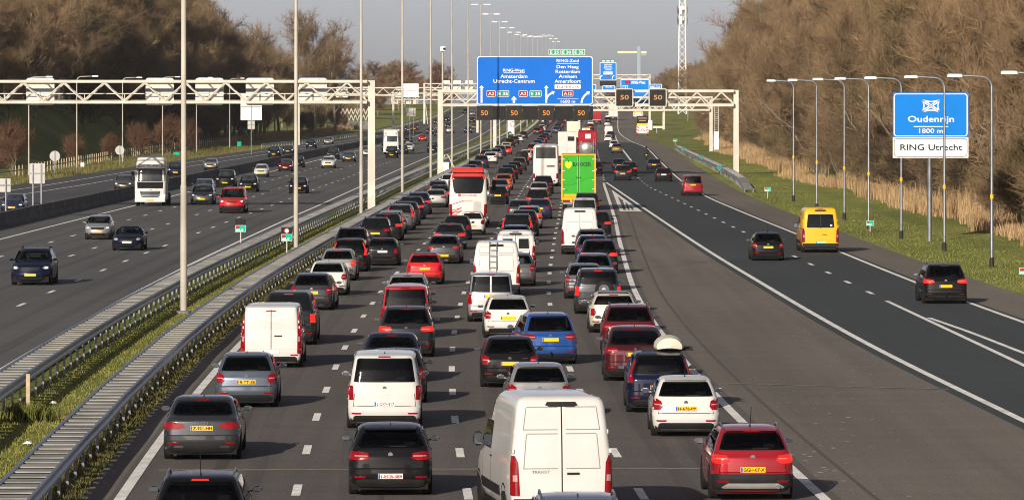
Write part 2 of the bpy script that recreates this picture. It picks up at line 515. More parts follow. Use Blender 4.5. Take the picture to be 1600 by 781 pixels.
# transverse seams and old patches in the wide apron
SEAM = mat("seam_tar", (.20, .17, .135), rough=.9, var=.2)
SEAMD = mat("tar_joint", (.092, .079, .066), rough=.7, var=.2)
s_ = MB()
for y, x0, x1, dy in ((143.5, REDGE(143) + .4, ML(143) - .2, -3.0), (109.5, LEDGE(109) + .4, REDGE(109), .6)):
    s_.add([(x0, y, .010), (x1, y + dy, .010), (x1, y + dy + .35, .010), (x0, y + .35, .010)], [(0, 1, 2, 3)])
tag(s_.build("pale_seam", SEAM), kind='structure')
WEAR = asphalt_mat("asphalt_wheel_track", (.074, .066, .060), streak=.2)
OILY = asphalt_mat("asphalt_oil_line", (.068, .060, .054), streak=.35)
for fl_ in (lambda y: C(y) - 5.5 * S(y), lambda y: C(y) - 1.82 * S(y), lambda y: C(y) + 1.84 * S(y), lambda y: C(y) + 5.55 * S(y)):
    for o in (-.78, .78):
        strip("wheel_track", lambda y: fl_(y) + o - .20 - .05 * math.sin(y * .11), lambda y: fl_(y) + o + .20 + .06 * math.sin(y * .07 + o), Y0, 420, WEAR, .0065, step=3)
    strip("oil_line", lambda y: fl_(y) - .12 - .07 * math.sin(y * .23), lambda y: fl_(y) + .12 + .08 * math.sin(y * .17), Y0, 420, OILY, .0065, step=3)
WEARL = asphalt_mat("asphalt_left_track", (.064, .065, .064), streak=.2)
for k in (1.8, 5.5, 9.15, 12.85):
    for o in (-.8, .8): strip("wheel_track", lambda y: E_(y) + k + o - .22, lambda y: E_(y) + k + o + .22, Y0, 600, WEARL, .005, step=4)
strip("tar_joint", lambda y: REDGE(y) + 1.05, lambda y: REDGE(y) + 1.15, Y0, 420, SEAMD, .007)

# ------------------------------------------------------------------ crash barriers in the median
WPROF = [(0, -.16), (.04, -.13), (.04, -.07), (-.01, -.03), (-.01, .03), (.04, .07), (.04, .13), (0, .16), (-.035, .12), (-.035, -.12)]
def sweep(b, prof, f, y0, y1, step, zc, wob=0.0):
    n = max(2, int((y1 - y0) / step) + 1); m = len(prof); vs = []; fs = []
    for i in range(n):
        y = y0 + (y1 - y0) * i / (n - 1)
        w = wob * math.sin(y * .31) * math.sin(y * .083 + 1)
        z = zc(y) if callable(zc) else zc
        for dx, dz in prof: vs.append((f(y) + dx + w, y, zt(y) + z + dz + w * .4))
    for i in range(n-1):
        for k in range(m): fs.append((i*m+k, i*m+(k+1) % m, (i+1)*m+(k+1) % m, (i+1)*m+k))
    fs += [tuple(range(m)), tuple(range(n*m-1, n*m-m-1, -1))]
    b.add(vs, fs)
def guard(label, fl, fr, y0, y1, near, pitch=1.33, zc=.66):
    t = thing("crash_barrier", label, "crash barrier", (fl(near), near, 0))
    inv = Matrix.Translation((-fl(near), -near, 0))
    def put(b, name, m, sm=40, kind=None):
        b.v = [tuple(inv @ Vector(p)) for p in b.v]
        o = b.build(name, m, t, smooth=sm)
        if kind: o["kind"] = kind
    a = MB(); sweep(a, [(-x, z) for x, z in WPROF][::-1], fl, y0, y1, 3, zc, .02); put(a, "rail", GALV)
    a = MB(); sweep(a, WPROF, fr, y0, y1, 3, zc, .02); put(a, "rail", GALV)
    rest = MB(); posts = MB(); y = y0; k = 0; kp = 0
    while y < y1:
        c = MB(); z = zt(y) + (zc(y) if callable(zc) else zc)
        x0, x1 = fl(y) + .04, fr(y) - .04
        far = y < near or k >= 98
        tgt = rest if far else c
        pr = [(0, .085), (.70, .085), (.70, -.03), (.73, -.03), (.73, .115), (0, .115)]
        tgt.add([(x, y + q, z + r_) for x in (x0, x1) for q, r_ in pr], [tuple(range(6)), tuple(range(11, 5, -1))] + [(k_, 6 + k_, 6 + (k_+1) % 6, (k_+1) % 6) for k_ in range(6)])
        if not far: put(c, "spacer", ZINC, 0); k += 1
        y += pitch
    put(rest, "spacer_run", ZINC, 0, 'stuff')
    y = y0
    while y < y1:
        far = y < near or kp >= 98
        z = zt(y) + (zc(y) if callable(zc) else zc)
        for x in (fl(y) + .09, fr(y) - .09):
            c = posts if far else MB()
            c.box(x - .03, x + .03, y + .2, y + .32, zt(y) - .05, z + .03)
            if not far: put(c, "post", GALV_D, 0); kp += 1
        y += pitch * 2 if y < 700 else 8
    put(posts, "post_run", GALV_D, 0, 'stuff')
    return t
GA = lambda y: C(y) - 9.36
GB = lambda y: C(y) - 8.52
GC = lambda y: C(y) + lin([(60, -12.62), (150, -12.72), (200, -12.75), (600, -13.2), (3000, -13.2)], y)
GD = lambda y: GC(y) + .84
guard("double-sided steel crash barrier beside the jam, right of the lighting masts", GA, GB, 30, 2200, 88)
guard("double-sided steel crash barrier beside the free-flowing carriageway, left of the masts", GC, GD, 30, 2200, 122)
SRA = cub([(455, 22.15), (504, 23.4), (573, 24.7), (663, 26.0), (759, 27.3), (851, 28.85)])
guard("short steel crash barrier on the right verge, near end sloping into the ground", lambda y: SRA(y) - .42, lambda y: SRA(y) + .42, 452, 851, 452, 1.33 * 2,
      lambda y: .66 * min(1, max(.12, (y - 448) / 40)))
def leftguard(y): return FE(y) - 1.2
t = thing("crash_barrier", "single steel crash barrier along the parallel road below the thick-trunked trees", "crash barrier", (leftguard(880), 880, 0))
a = MB(); sweep(a, WPROF, lambda y: leftguard(y) - leftguard(880), 880, 1900, 6, .62)
a.v = [(x, y - 880, z) for x, y, z in a.v]; a.build("rail", GALV, t, 40)
a = MB()
for i in range(160):
    y = 880 + i * 6.4; a.box(leftguard(y) - leftguard(880) - .1, leftguard(y) - leftguard(880), y - 880, y - 879.85, zt(y) - .05, zt(y) + .66)
a.build("post_run", GALV_D, t)["kind"] = 'stuff'

# stacked spare rails where the parallel road joins (left)
b0 = Vector((E_(352) - 7.2, 352, 0))
t = thing("crash_barrier", "blunt end of a dark crash barrier behind the concrete wall, below the sign backs", "crash barrier", b0)
a = MB(); sweep(a, WPROF, lambda y: E_(y) - 7.2 - b0.x, 250, 352, 4, .7); a.v = [(x, y - 352, z) for x, y, z in a.v]; a.build("rail", GALV_D, t, 40)
a = MB(); sweep(a, [(-x, z) for x, z in WPROF], lambda y: E_(y) - 6.5 - b0.x, 250, 352, 4, .7); a.v = [(x, y - 352, z) for x, y, z in a.v]; a.build("rail", GALV_D, t, 40)
for i in range(24):
    y = 352 - i * 4
    for dx in (-7.1, -6.6): MB().box(E_(y) + dx - b0.x - .05, E_(y) + dx - b0.x + .05, y - 352, y - 351.88, -.05, .8).build("post", GALV, t)

# concrete barrier between the opposite carriageway and the parallel road
t = thing("concrete_barrier", "long grey concrete wall between the free-flowing carriageway and the parallel road", "barrier", (E_(330) - 3.2, 330, 0))
a = MB(); y = 40
while y < 1150:
    pr = [(-.28, 0), (.28, 0), (.26, .12), (.13, .38), (.10, .98), (-.10, .98), (-.13, .38), (-.26, .12)]
    y2 = y + 5.94; o = E_(330) - 3.2
    vs = [(E_(q) - 3.2 - o + dx, q - 330, dz + zt(q)) for q in (y, y2) for dx, dz in pr]
    a.add(vs, [(k, (k+1) % 8, 8+(k+1) % 8, 8+k) for k in range(8)] + [tuple(range(7, -1, -1)), tuple(range(8, 16))])
    y += 6.0
a.build("wall_segments", CONC, t)

# ------------------------------------------------------------------ lighting masts of the median
def mast(label, p, h=23.9, group="lighting masts along the median"):
    t = thing("lighting_mast", label, "lighting mast", p, 0, group)
    a = MB()
    prof = [(.135, 0), (.135, 3.2), (.130, 3.25), (.126, 5.0), (.108, 5.06), (.102, 13), (.088, 13.06), (.08, 19), (.068, 19.05), (.055, h)]
    a.lathe(prof, 14); a.build("pole", MAST, t, 40)
    a = MB(); a.lathe([(.30, -.05), (.30, .06), (.22, .08)], 14); a.build("footing", CONC, t)
    a = MB(); a.tube([(-1.25, 0, h + .02), (-.4, 0, h + .12), (0, 0, h + .1), (.4, 0, h + .12), (1.25, 0, h + .02)], .035, 6); a.build("arm", MAST, t, 50)
    for s in (-1, 1):
        a = MB(); a.bevbox(-.55, .55, -.16, .16, -.06, .10, .05)
        a.build("lamp_head", WHITEM, t, loc=(s * 1.0, 0, h + .04))
    return t
m0 = mast("nearest tall lighting mast, its foot standing in the median grass between the two crash barriers", at(287, 488))
my = 276
ordn = ["second", "third", "fourth", "fifth", "sixth", "seventh", "eighth", "ninth", "tenth", "eleventh", "twelfth", "thirteenth", "fourteenth", "fifteenth",
        "sixteenth", "seventeenth", "eighteenth", "nineteenth", "twentieth", "twenty-first"]
for k in range(20):
    y = 276 + 84 * k
    x = C(y) + MED
    dup(m0, (x, y, zt(y)), None, "%s tall lighting mast from the camera in the row along the median" % ordn[k])

def street_lamp(label, p, h, arm, side, group, dark=True):
    t = thing("street_lamp", label, "street lamp", p, 0, group)
    a = MB(); r = .55
    pts = [(0, 0, 0), (0, 0, 2.2), (0, 0, h - r)]
    for i in range(1, 7):
        q = R(90 * i / 6); pts.append((side * r * (1 - math.cos(q)), 0, h - r + r * math.sin(q)))
    pts.append((side * (arm - .7), 0, h + .05))
    a.tube(pts, [.085, .085] + [.06] * (len(pts) - 3) + [.045], 10); a.build("pole", GALV if dark else MAST, t, 50)
    a = MB(); a.lathe([(.13, -.05), (.12, .35), (.10, .45)], 10); a.build("base_collar", DARKM if dark else CONC, t, 40)
    if dark:
        a = MB(); a.lathe([(.075, 0), (.095, .02), (.095, .22), (.075, .24)], 10, c=(0, 0, 3.4)); a.build("band", YELM, t, 40)
    a = MB(); x0, x1 = sorted((side * (arm - .75), side * arm)); a.bevbox(x0, x1, -.15, .15, h - .02, h + .13, .05)
    a.build("lamp_head", WHITEM, t, 30)
    return t
rl = [(222, 24.6), (246, 24.3), (273, 24.3), (297, 23.8), (320, 23.5), (345, 23.6), (376, 23.6), (409, 23.7)]
names_r = ["rightmost street lamp, its pole outside the frame and only its lamp reaching in", "street lamp on the right verge standing nearest to the right picture edge",
           "street lamp whose pole passes in front of the blue and white motorway sign", "street lamp whose pole is partly behind the left side of the blue sign",
           "street lamp with dark base beside the small green kilometre sign", "street lamp on the verge just behind the yellow minibus",
           "street lamp hidden at its foot by the yellow minibus roof", "leftmost and farthest street lamp of the row on the right verge"]
L0 = None
for (y, x), lb in zip(rl, names_r):
    if L0 is None: L0 = street_lamp(lb, (x, y, 0), 9.6, 2.25, -1, "street lamps on the right verge")
    else: dup(L0, (x, y, 0), None, lb, scale=(1, 1, 1 + (y - 246) / 409 * .12))
ll = [(45, 280, 39), (120, 267.6, 40), (191.5, 258, 38), (254, 249, 39), (307, 241, 38), (359, 234, 37)]
names_l = ["street lamp at far left with a square lane-signal back hiding its top", "street lamp left of the white lorry, nearest to the round sign back",
           "street lamp just behind the second round sign back left of the white lorry", "street lamp rising behind the white lorry cab", "street lamp between the white lorry and the large white board on a post",
           "farthest street lamp of the left row, in front of the white board"]
for (px, py, up), lb in zip(ll, names_l):
    p = at(px, py); street_lamp(lb, p, 8.3 + up * p.y / F, 2.6, 1, "street lamps along the left road", dark=False)

# camera mast in the median
p = Vector((-8.0, 560, 0))
t = thing("camera_mast", "thin grey mast carrying a small white traffic camera in the median", "camera mast", p)
MB().lathe([(.14, 0), (.09, 14.2)], 10).build("pole", MAST, t, 40)
MB().bevbox(-.25, .35, -.4, .4, 14.2, 14.75, .08).build("camera_housing", WHITEM, t)
MB().lathe([(.16, 0), (.16, .12)], 10, 'y', (.2, -.5, 14.45)).build("lens", DARKM, t)

# ------------------------------------------------------------------ gantries
def truss(t, x0, x1, z0, z1, depth, panel=2.8, r=.11, walk=True):
    """four chords, zigzag webs on both faces"""
    a = MB()
    for y in (-depth/2, depth/2):
        a.box(x0, x1, y - r, y + r, z1 - r, z1 + r); a.box(x0, x1, y - r, y + r, z0 - r, z0 + r)
    a.build("chords", CREAM, t)
    a = MB(); n = max(2, int(round((x1 - x0) / panel))); w = (x1 - x0) / n
    for y in (-depth/2, depth/2):
        for i in range(n):
            X = x0 + i * w
            a.tube([(X, y, z0 + r), (X + w/2, y, z1 - r)], r * .62, 6); a.tube([(X + w/2, y, z1 - r), (X + w, y, z0 + r)], r * .62, 6)
    for i in range(n + 1):
        X = x0 + i * w
        a.box(X - .04, X + .04, -depth/2 + r, depth/2 - r, z0 - .05, z0 + .05); a.box(X - .04, X + .04, -depth/2 + r, depth/2 - r, z1 - .05, z1 + .05)
    a.build("web_bars", CREAM, t, 50)
    if walk:
        a = MB(); a.box(x0 + .2, x1 - .2, -.35, .35, z0 + .12, z0 + .17); a.build("walkway", CREAM_D, t)
        a = MB(); a.box(x0 + .2, x1 - .2, .40, .46, z0 + .62, z0 + .70)
        for i in range(n + 1): a.box(x0 + .2 + i * (x1 - x0 - .4) / n - .03, x0 + .26 + i * (x1 - x0 - .4) / n - .03, .40, .46, z0 + .18, z0 + .61)
        a.build("handrail", CREAM_D, t)
def post(t, x, z0, z1, w, y=0, flare=1.12):
    a = MB()
    vs = [(x - w*flare/2, y - w*flare/2, z0), (x + w*flare/2, y - w*flare/2, z0), (x + w*flare/2, y + w*flare/2, z0), (x - w*flare/2, y + w*flare/2, z0),
          (x - w/2, y - w/2, z1), (x + w/2, y - w/2, z1), (x + w/2, y + w/2, z1), (x - w/2, y + w/2, z1)]
    a.add(vs, [(0,3,2,1), (4,5,6,7), (0,1,5,4), (1,2,6,5), (2,3,7,6), (3,0,4,7)])
    a.build("post", CREAM, t)
    MB().box(x - w*.9, x + w*.9, y - w*.9, y + w*.9, z0 - .1, z0 + .08).build("foot", CONC, t)
def wx(px, Y): return (px - 800) * Y / F
def wz(py, Y): return H - (py - YH) * Y / F

YA = 375.0     # gantry over the opposite carriageway
tA = thing("sign_gantry", "nearest cream lattice gantry, over the free-flowing carriageway, with thick post in the median", "gantry", (0, YA, 0))
truss(tA, -58, wx(574, YA), wz(160, YA), wz(127.5, YA), 1.5, 3.05, .105)
post(tA, wx(580.5, YA), 0, wz(126, YA), .52)
post(tA, -58.3, 0, wz(126, YA), .52)
YB = 548.0     # gantry of the big blue sign
tB = thing("sign_gantry", "cream lattice gantry over the jam that carries the big blue direction sign", "gantry", (0, YB, 0))
truss(tB, wx(690, YB), wx(1146, YB), wz(164.5, YB), wz(142.5, YB), 1.5, 2.75, .15)
post(tB, wx(688, YB), 0, wz(141, YB), .56)
post(tB, wx(1150, YB), 0, wz(141, YB), .56)
YC = 818.0
tC = thing("sign_gantry", "second cream lattice gantry on the right, just behind the first, with a caged ladder", "gantry", (0, YC, 0))
truss(tC, wx(775, YC), wx(1109, YC), wz(172, YC), wz(152.5, YC), 1.5, 2.9, .15, walk=False)
post(tC, wx(1111, YC), 0, wz(151, YC), .52)
post(tC, wx(773, YC), 0, wz(151, YC), .52)
a = MB()
X0, X1 = wx(1116, YC), wx(1122.5, YC)
for x in (X0, X1): a.box(x - .04, x + .04, -.04, .04, 0, wz(163, YC))
for i in range(24): a.box(X0, X1, -.025, .025, .4 + i * .32, .44 + i * .32)
for i in range(6): a.tube([(X0, 0, 2.6 + i), (X0, -.6, 2.6 + i), (X1, -.6, 2.6 + i), (X1, 0, 2.6 + i)], .025, 5)
a.build("ladder", CREAM, tC)
MB().box(X0 - .06, X1 + .06, -.08, -.05, .3, 3.4).build("ladder_guard", WHITEM, tC)
YD = 937.0
tD = thing("sign_gantry", "thin cream gantry behind the nearest left one, its post beside the thick tree trunks", "gantry", (0, YD, 0))
truss(tD, wx(467, YD), wx(690, YD), wz(149, YD), wz(137.5, YD), 1.4, 2.6, .12, walk=False)
post(tD, wx(466, YD), 0, wz(136, YD), .55); post(tD, wx(690, YD), 0, wz(136, YD), .5)
YE = 1180.0
tE = thing("sign_gantry", "far cream lattice gantry on the left, its post rising behind the orange and white lorry", "gantry", (0, YE, zt(YE)))
truss(tE, wx(614, YE), wx(745, YE), wz(156, YE) - zt(YE), wz(146, YE) - zt(YE), 1.4, 2.8, .12, walk=False)
post(tE, wx(614.5, YE), 0, wz(144, YE) - zt(YE), .5); post(tE, wx(746, YE), 0, wz(144, YE) - zt(YE), .5)
YF = 1330.0
tF = thing("sign_gantry", "farthest cream lattice gantry on the left, with a leaning stay at its post", "gantry", (0, YF, zt(YF)))
truss(tF, wx(663, YF), wx(780, YF), wz(141, YF) - zt(YF), wz(131, YF) - zt(YF), 1.4, 2.8, .12, walk=False)
post(tF, wx(663, YF), 0, wz(130, YF) - zt(YF), .5)
MB().tube([(wx(668.5, YF), 0, 0), (wx(664.5, YF), 0, 6)], .12, 6).build("stay", CREAM, tF)
YG = 1290.0
tG = thing("sign_gantry", "thin lattice gantry far up the jam carrying the small tall blue sign", "gantry", (0, YG, zt(YG)))
truss(tG, wx(848, YG), wx(1014, YG), wz(123, YG) - zt(YG), wz(117, YG) - zt(YG), 1.4, 2.6, .10, walk=False)
post(tG, wx(1015, YG), 0, wz(116, YG) - zt(YG), .5); post(tG, wx(848, YG), 0, wz(116, YG) - zt(YG), .5)
YH_ = 1235.0
tH = thing("sign_gantry", "far lattice gantry on the right, its post in the grass beside the roadwork trailers", "gantry", (0, YH_, zt(YH_)))
truss(tH, wx(905, YH_), wx(1036, YH_), wz(173, YH_) - zt(YH_), wz(164, YH_) - zt(YH_), 1.4, 2.8, .13, walk=False)
post(tH, wx(1037, YH_), 0, wz(163, YH_) - zt(YH_), .55); post(tH, wx(905, YH_), 0, wz(163, YH_) - zt(YH_), .5)

# lane-signal boxes seen from behind on gantry A
labels = ["leftmost pale square lane-signal box back on the nearest left gantry", "pale lane-signal box back on the left gantry, above the white lorry",
          "pale lane-signal box back just right of the nearest mast, on the left gantry", "pale lane-signal box back on the left gantry, left of the second mast",
          "pale lane-signal box back on the left gantry nearest to its thick post"]
def vms_back(px, lb, Y=YA, y=1.15, half=22, top=122, bot=165):
    w = 2 * half * Y / F; h_ = (bot - top) * Y / F
    t = thing("lane_signal", lb, "lane signal", (wx(px, Y), Y + y, (wz(top, Y) + wz(bot, Y)) / 2), 0, "lane-signal boxes seen from behind")
    b = MB(); b.prism(rrect(w, h_, .22), -.16, .16); b.build("housing", mat("pale_housing", (.60, .575, .51), rough=.55, var=.08), t, 30)
    b = MB(); b.box(-w/2 + .02, w/2 - .02, -.20, -.165, .05, .22); b.box(-.05, .05, -.215, -.165, -h_/2 + .1, .045); b.build("bracket", GALV_D, t)
    b = MB(); b.prism(rrect(w - .2, h_ - .2, .1), .162, .19); b.build("display", DARKM, t)
    for s in (-.4, .4): MB().lathe([(.05, -.02), (.05, .03)], 8, 'y', (s * w * .6, -.17, h_ * .42)).build("bolt", DARKM, t)
for px, lb in zip((61, 248, 326, 405, 488), labels): vms_back(px, lb)
for px, lb in ((534, "small pale lane-signal box back on the thin gantry right of the nearest gantry's last box"), (627, "small lane-signal box back on the thin left gantry at its right part"), (572, "small lane-signal box back on the thin gantry, half behind the thick post")):
    vms_back(px, lb, YD, 1.0, 9, 136, 153)
for px, lb in ((697, "tiny lane-signal box back on the farthest left gantry, leftmost of three"), (714, "tiny lane-signal box back on the farthest left gantry, middle of three"), (733, "tiny lane-signal box back on the farthest left gantry, beside the big blue sign")):
    vms_back(px, lb, YF, 1.0, 6, 126, 141)

# ------------------------------------------------------------------ signs
BLUE = mat("sign_blue", (.0, .105, .47), rough=.6, spec=.15, var=.05, scale=.6)
BLUE2 = mat("sign_blue_light", (.0, .150, .52), rough=.6, spec=.15, var=.05, scale=.6)
SWHITE = mat("sign_white", (.70, .70, .68), rough=.45, var=.04, scale=1)
SGREEN = mat("sign_green", (.0, .24, .11), rough=.45, var=.05)
SRED = mat("sign_red", (.34, .006, .012), rough=.45, var=.05)
SBLACK = mat("sign_black", (.012, .012, .012), rough=.55, var=.1)
VMSD = mat("vms_face", (.018, .016, .014), rough=.45, var=.2, scale=2)
AMBER = mat("amber_leds", (.30, .12, .03), rough=.5, var=.02, emit=((1.0, .46, .15), .24))
AMBERD = mat("amber_leds_dim", (.22, .13, .07), rough=.5, var=.02, emit=((1.0, .60, .30), .25))

Y = YB
t = thing("direction_sign", "huge blue overhead direction sign with lane arrows and white town names", "road sign", (0, Y - 1.0, 0))
def sx(px): return wx(px, Y)
def sz(py): return wz(py, Y)
cx, cz = (sx(745) + sx(926.5)) / 2, (sz(88) + sz(164.5)) / 2
W_, H_ = sx(926.5) - sx(745), sz(88) - sz(164.5)
b = MB(); b.prism([(x + cx, z + cz) for x, z in rrect(W_, H_, .35)], -.05, .05); b.build("panel", BLUE, t)
b = MB(); ring(b, W_ - .06, H_ - .06, .33, .10, -.065, -.045, cx, cz); b.build("border", SWHITE, t)
b = MB()
for px in (790, 880): b.box(sx(px) - .08, sx(px) + .08, .06, .28, sz(163), sz(90))
b.build("mounting_beam", GALV_D, t)
yF = -.066
def L(s, x0, x1, base, cap, m=SWHITE, par=None, bold=.010, y=yF):
    return letter(s, sx(x0), sx(x1), sz(base), cap * Y / F, y, m, par or t, bold)
L("RING-West", 786, 820, 112.5, 4.6); MB().box(sx(787), sx(820), -.075, -.055, sz(114.8), sz(114.1)).build("underline", SWHITE, t)
L("Amsterdam", 782, 824, 122.3, 5.4); L("Utrecht-Centrum", 771, 835.5, 129.8, 5.4)
L("RING-Zuid", 869.5, 904, 97.6, 4.6); MB().box(sx(870), sx(904), -.075, -.055, sz(100.0), sz(99.3)).build("underline", SWHITE, t)
L("Den Haag", 869.5, 904, 107.2, 5.0); L("Rotterdam", 868, 906, 114.8, 5.2); L("Arnhem", 873, 901, 122.3, 5.2); L("Amersfoort", 866.5, 907.5, 129.8, 5.2)
def chip(x0, x1, y0, y1, m, s, mt=SWHITE, pad=.13, bold=.006, border=True):
    c_x, c_z = (sx(x0)+sx(x1))/2, (sz(y0)+sz(y1))/2; w, h = sx(x1)-sx(x0), sz(y0)-sz(y1)
    q = MB().prism([(x+c_x, z+c_z) for x, z in rrect(w, h, .1, 3)], -.078, -.052).build("route_plate", m, t)
    if border:
        q2 = MB(); ring(q2, w, h, .1, .04, -.09, -.076, c_x, c_z); q2.build("plate_border", SWHITE, q)
    letter(s, sx(x0) + w*pad, sx(x1) - w*pad, sz(y1) + h*.24, h*.52, -.08, mt, q, bold)
chip(866.5, 907, 132, 139.5, SWHITE, "Jaarbeurs", SBLACK, .07, .0, False)
for x in (760.5, 810.5): chip(x, x + 14, 142, 151.5, SRED, "A2", pad=.16)
for x in (777, 827.5): chip(x, x + 18.5, 142, 151.5, SGREEN, "E 35", pad=.12)
chip(878.5, 895.5, 142, 151, SRED, "A12", pad=.14)
MB().box(sx(870.5), sx(903.5), -.075, -.055, sz(155.2), sz(154.7)).build("underline", SWHITE, t)
L("1600 m", 876, 898.5, 161, 4.6)
def arrow(pts, w, head):
    """arrow along a polyline of sign pixels"""
    q = MB(); P = [Vector((sx(x), sz(y))) for x, y in pts]
    n = len(P); vs = []
    for i in range(n):
        d = (P[min(i+1, n-1)] - P[max(0, i-1)]).normalized(); nn = Vector((-d.y, d.x)) * w
        vs += [P[i] + nn, P[i] - nn]
    d = (P[-1] - P[-2]).normalized(); nn = Vector((-d.y, d.x)) * head
    k = len(vs)
    vs += [P[-1] + nn, P[-1] + d * head * 1.25, P[-1] - nn]
    fs = [(2*i, 2*i+1, 2*i+3, 2*i+2) for i in range(n-1)] + [(k, k+2, k+1)]
    m_ = len(vs)
    v3 = [(p.x, -.078, p.y) for p in vs]
    q.add(v3, fs)
    return q
def put_arrow(pts, w=.10, head=.27, dy=0.0): arrow(pts, w, head).build("lane_arrow", SWHITE, t, loc=(0, dy, 0))
put_arrow([(752.5, 161), (752.5, 138)], .10, .26); put_arrow([(803, 161), (803, 156)], .13, .33); put_arrow([(853.5, 161), (853.5, 138)], .10, .26)
put_arrow([(853.5, 157), (854.5, 152.5), (857.5, 148.5), (861, 146.3), (863, 145.4)], .10, .24, -.006)
put_arrow([(908.3, 161), (909.5, 155.5), (912.5, 150.5), (916, 147.2), (918, 145.8)], .11, .25)
# green E-route plate standing on top
t2 = thing("route_plate", "green plate reading E25 E30 E35 standing on top of the big blue sign", "road sign", (0, Y - 1.0, 0))
for s, x0, x1 in (("E 25", 857.2, 875.3), ("E 30", 876.3, 894.3), ("E 35", 895.3, 913.6)):
    c_x, c_z = (sx(x0)+sx(x1))/2, (sz(77.6)+sz(86.6))/2; w, h = sx(x1)-sx(x0), sz(77.6)-sz(86.6)
    q = MB().prism([(x+c_x, z+c_z) for x, z in rrect(w, h, .06, 3)], -.04, .04).build("plate", SGREEN, t2)
    q2 = MB(); ring(q2, w, h, .06, .04, -.052, -.038, c_x, c_z); q2.build("plate_border", SWHITE, q)
    letter(s, sx(x0)+w*.13, sx(x1)-w*.13, sz(86.6)+h*.25, h*.5, -.042, SWHITE, q, .02)
b = MB()
for px in (862, 885, 908): b.box(sx(px)-.03, sx(px)+.03, .045, .10, sz(92), sz(80))
b.build("bracket", GALV_D, t2)
# row of lane signals under it
for k, (c_, dg) in enumerate(((757, "leftmost"), (803.5, "second"), (853.5, "third"), (908, "rightmost"))):
    x0, x1 = c_ - 12.5, c_ + 12.5
    q = thing("lane_signal", "%s lit 50 lane signal of four in the dark strip under the big blue sign" % dg, "lane signal", (sx(c_), Y - 1.05, (sz(165.6) + sz(188)) / 2), 0, "lit lane signals under the blue sign")
    w, h = sx(x1) - sx(x0), sz(165.6) - sz(188)
    MB().box(-w/2, w/2, -.22, .25, -h/2, h/2).build("housing", VMSD, q)
    letter("50", -w * .22, w * .22, -h * .16, h * .34, -.224, AMBER, q, .008, "digits")
for i, (x0, x1) in enumerate(((769.8, 790.7), (816.3, 840.7), (866.3, 895.2), (920.8, 926.5))):
    q = tag(MB().build("gap_panel", SBLACK, None, loc=(0, Y - 1.0, 0)), "%s of the dark louvred panels between the lane signals under the blue sign" % ["first", "second", "third", "narrow rightmost"][i], "panel", "dark panels between lane signals")
    b = MB(); b.box(sx(x0), sx(x1), -.12, .2, sz(187.5), sz(166.2))
    for z in (170, 183): b.box(sx(x0), sx(x1), -.15, -.122, sz(z), sz(z - .8))
    q.data = b.mesh("gap_panel"); q.data.materials.append(SBLACK)
for c_, lb, am in ((975, "free-standing lit 50 lane signal with white rim just right of the big blue sign", AMBER), (1027, "free-standing dim 50 lane signal with white rim, the farther right of the pair", AMBERD)):
    w, h = 28 * Y / F, 28.5 * Y / F
    q = thing("lane_signal", lb, "lane signal", (sx(c_), Y - 1.2, sz(153)), 0, "white-rimmed lane signals on the gantry")
    MB().prism(rrect(w - .16, h - .16, .1), -.2, .2).build("housing", VMSD, q, 30)
    b = MB(); ring(b, w, h, .18, .1, -.24, .1); b.build("rim", CREAM, q)
    letter("50", -w * .22, w * .25, -h * .10, h * .25, -.204, am, q, .012, "digits")

# blue signs farther along
def small_sign(label, x0, x1, y0, y1, Y, lines=(), m=BLUE2, extra=None, posts_=False, group=None, back=.1):
    X0, X1, Z0, Z1 = wx(x0, Y), wx(x1, Y), wz(y1, Y), wz(y0, Y)
    t = thing("direction_sign", label, "road sign", ((X0+X1)/2, Y - .9, (Z0+Z1)/2), 0, group)
    w, h = X1 - X0, Z1 - Z0
    MB().prism(rrect(w, h, .2, 3), -.05, .05).build("panel", m, t)
    b = MB(); ring(b, w - .05, h - .05, .2, .12, -.065, -.045); b.build("border", SWHITE, t)
    MB().box(-w*.4, w*.4, .052, .3, -.15, .15).build("bracket", GALV_D, t)
    for s, a0, a1, bz, cp, mm in lines: letter(s, -w/2 + a0*w, -w/2 + a1*w, -h/2 + bz*h, cp*h, -.055, mm, t, .02)
    return t, w, h
t, w, h = small_sign("small tall blue direction sign with curved arrows, right of the huge sign", 937, 963, 98, 126, YG,
    [("RING-Zuid", .28, .74, .86, .06, SWHITE), ("Den Haag", .28, .74, .76, .06, SWHITE), ("Rotterdam", .25, .76, .66, .06, SWHITE), ("Arnhem", .32, .70, .56, .06, SWHITE), ("Amersfoort", .22, .78, .46, .06, SWHITE)])
MB().box(-w*.28, w*.28, -.075, -.052, -h*.17, -h*.07).build("white_strip", SWHITE, t); MB().box(-w*.1, w*.1, -.075, -.052, -h*.30, -h*.20).build("red_plate", SRED, t)
for s in (-1, 1):
    MB().tube([(s*w*.36 - .5, -.07, -h*.42), (s*w*.36 - .4, -.07, -h*.3), (s*w*.36 + .1, -.07, -h*.22)], .14, 5).build("curved_arrow", SWHITE, t)
tt = thing("route_plate", "tiny green route plate on top of the small tall blue sign", "road sign", (wx(950, YG), YG - .9, wz(95.5, YG)))
MB().box(-1.8, 1.8, -.05, .05, -.42, .42).build("plate", SGREEN, tt)
for k in (-1.15, 0, 1.15): MB().box(k - .4, k + .4, -.075, -.052, -.2, .2).build("lettering_block", SWHITE, tt)
b = MB(); b.box(-2.2, 2.2, -.2, .2, -.7, .7)
tag(b.build("lane_signal", VMSD, loc=(wx(950, YG), YG - .9, wz(130.5, YG))), "dark unlit signal strip below the small tall blue sign", "lane signal")
small_sign("low blue direction sign partly hidden below the dark strip of the small tall sign", 941, 961, 134, 142, YH_, [("Utrecht", .2, .8, .6, .25, SWHITE)])
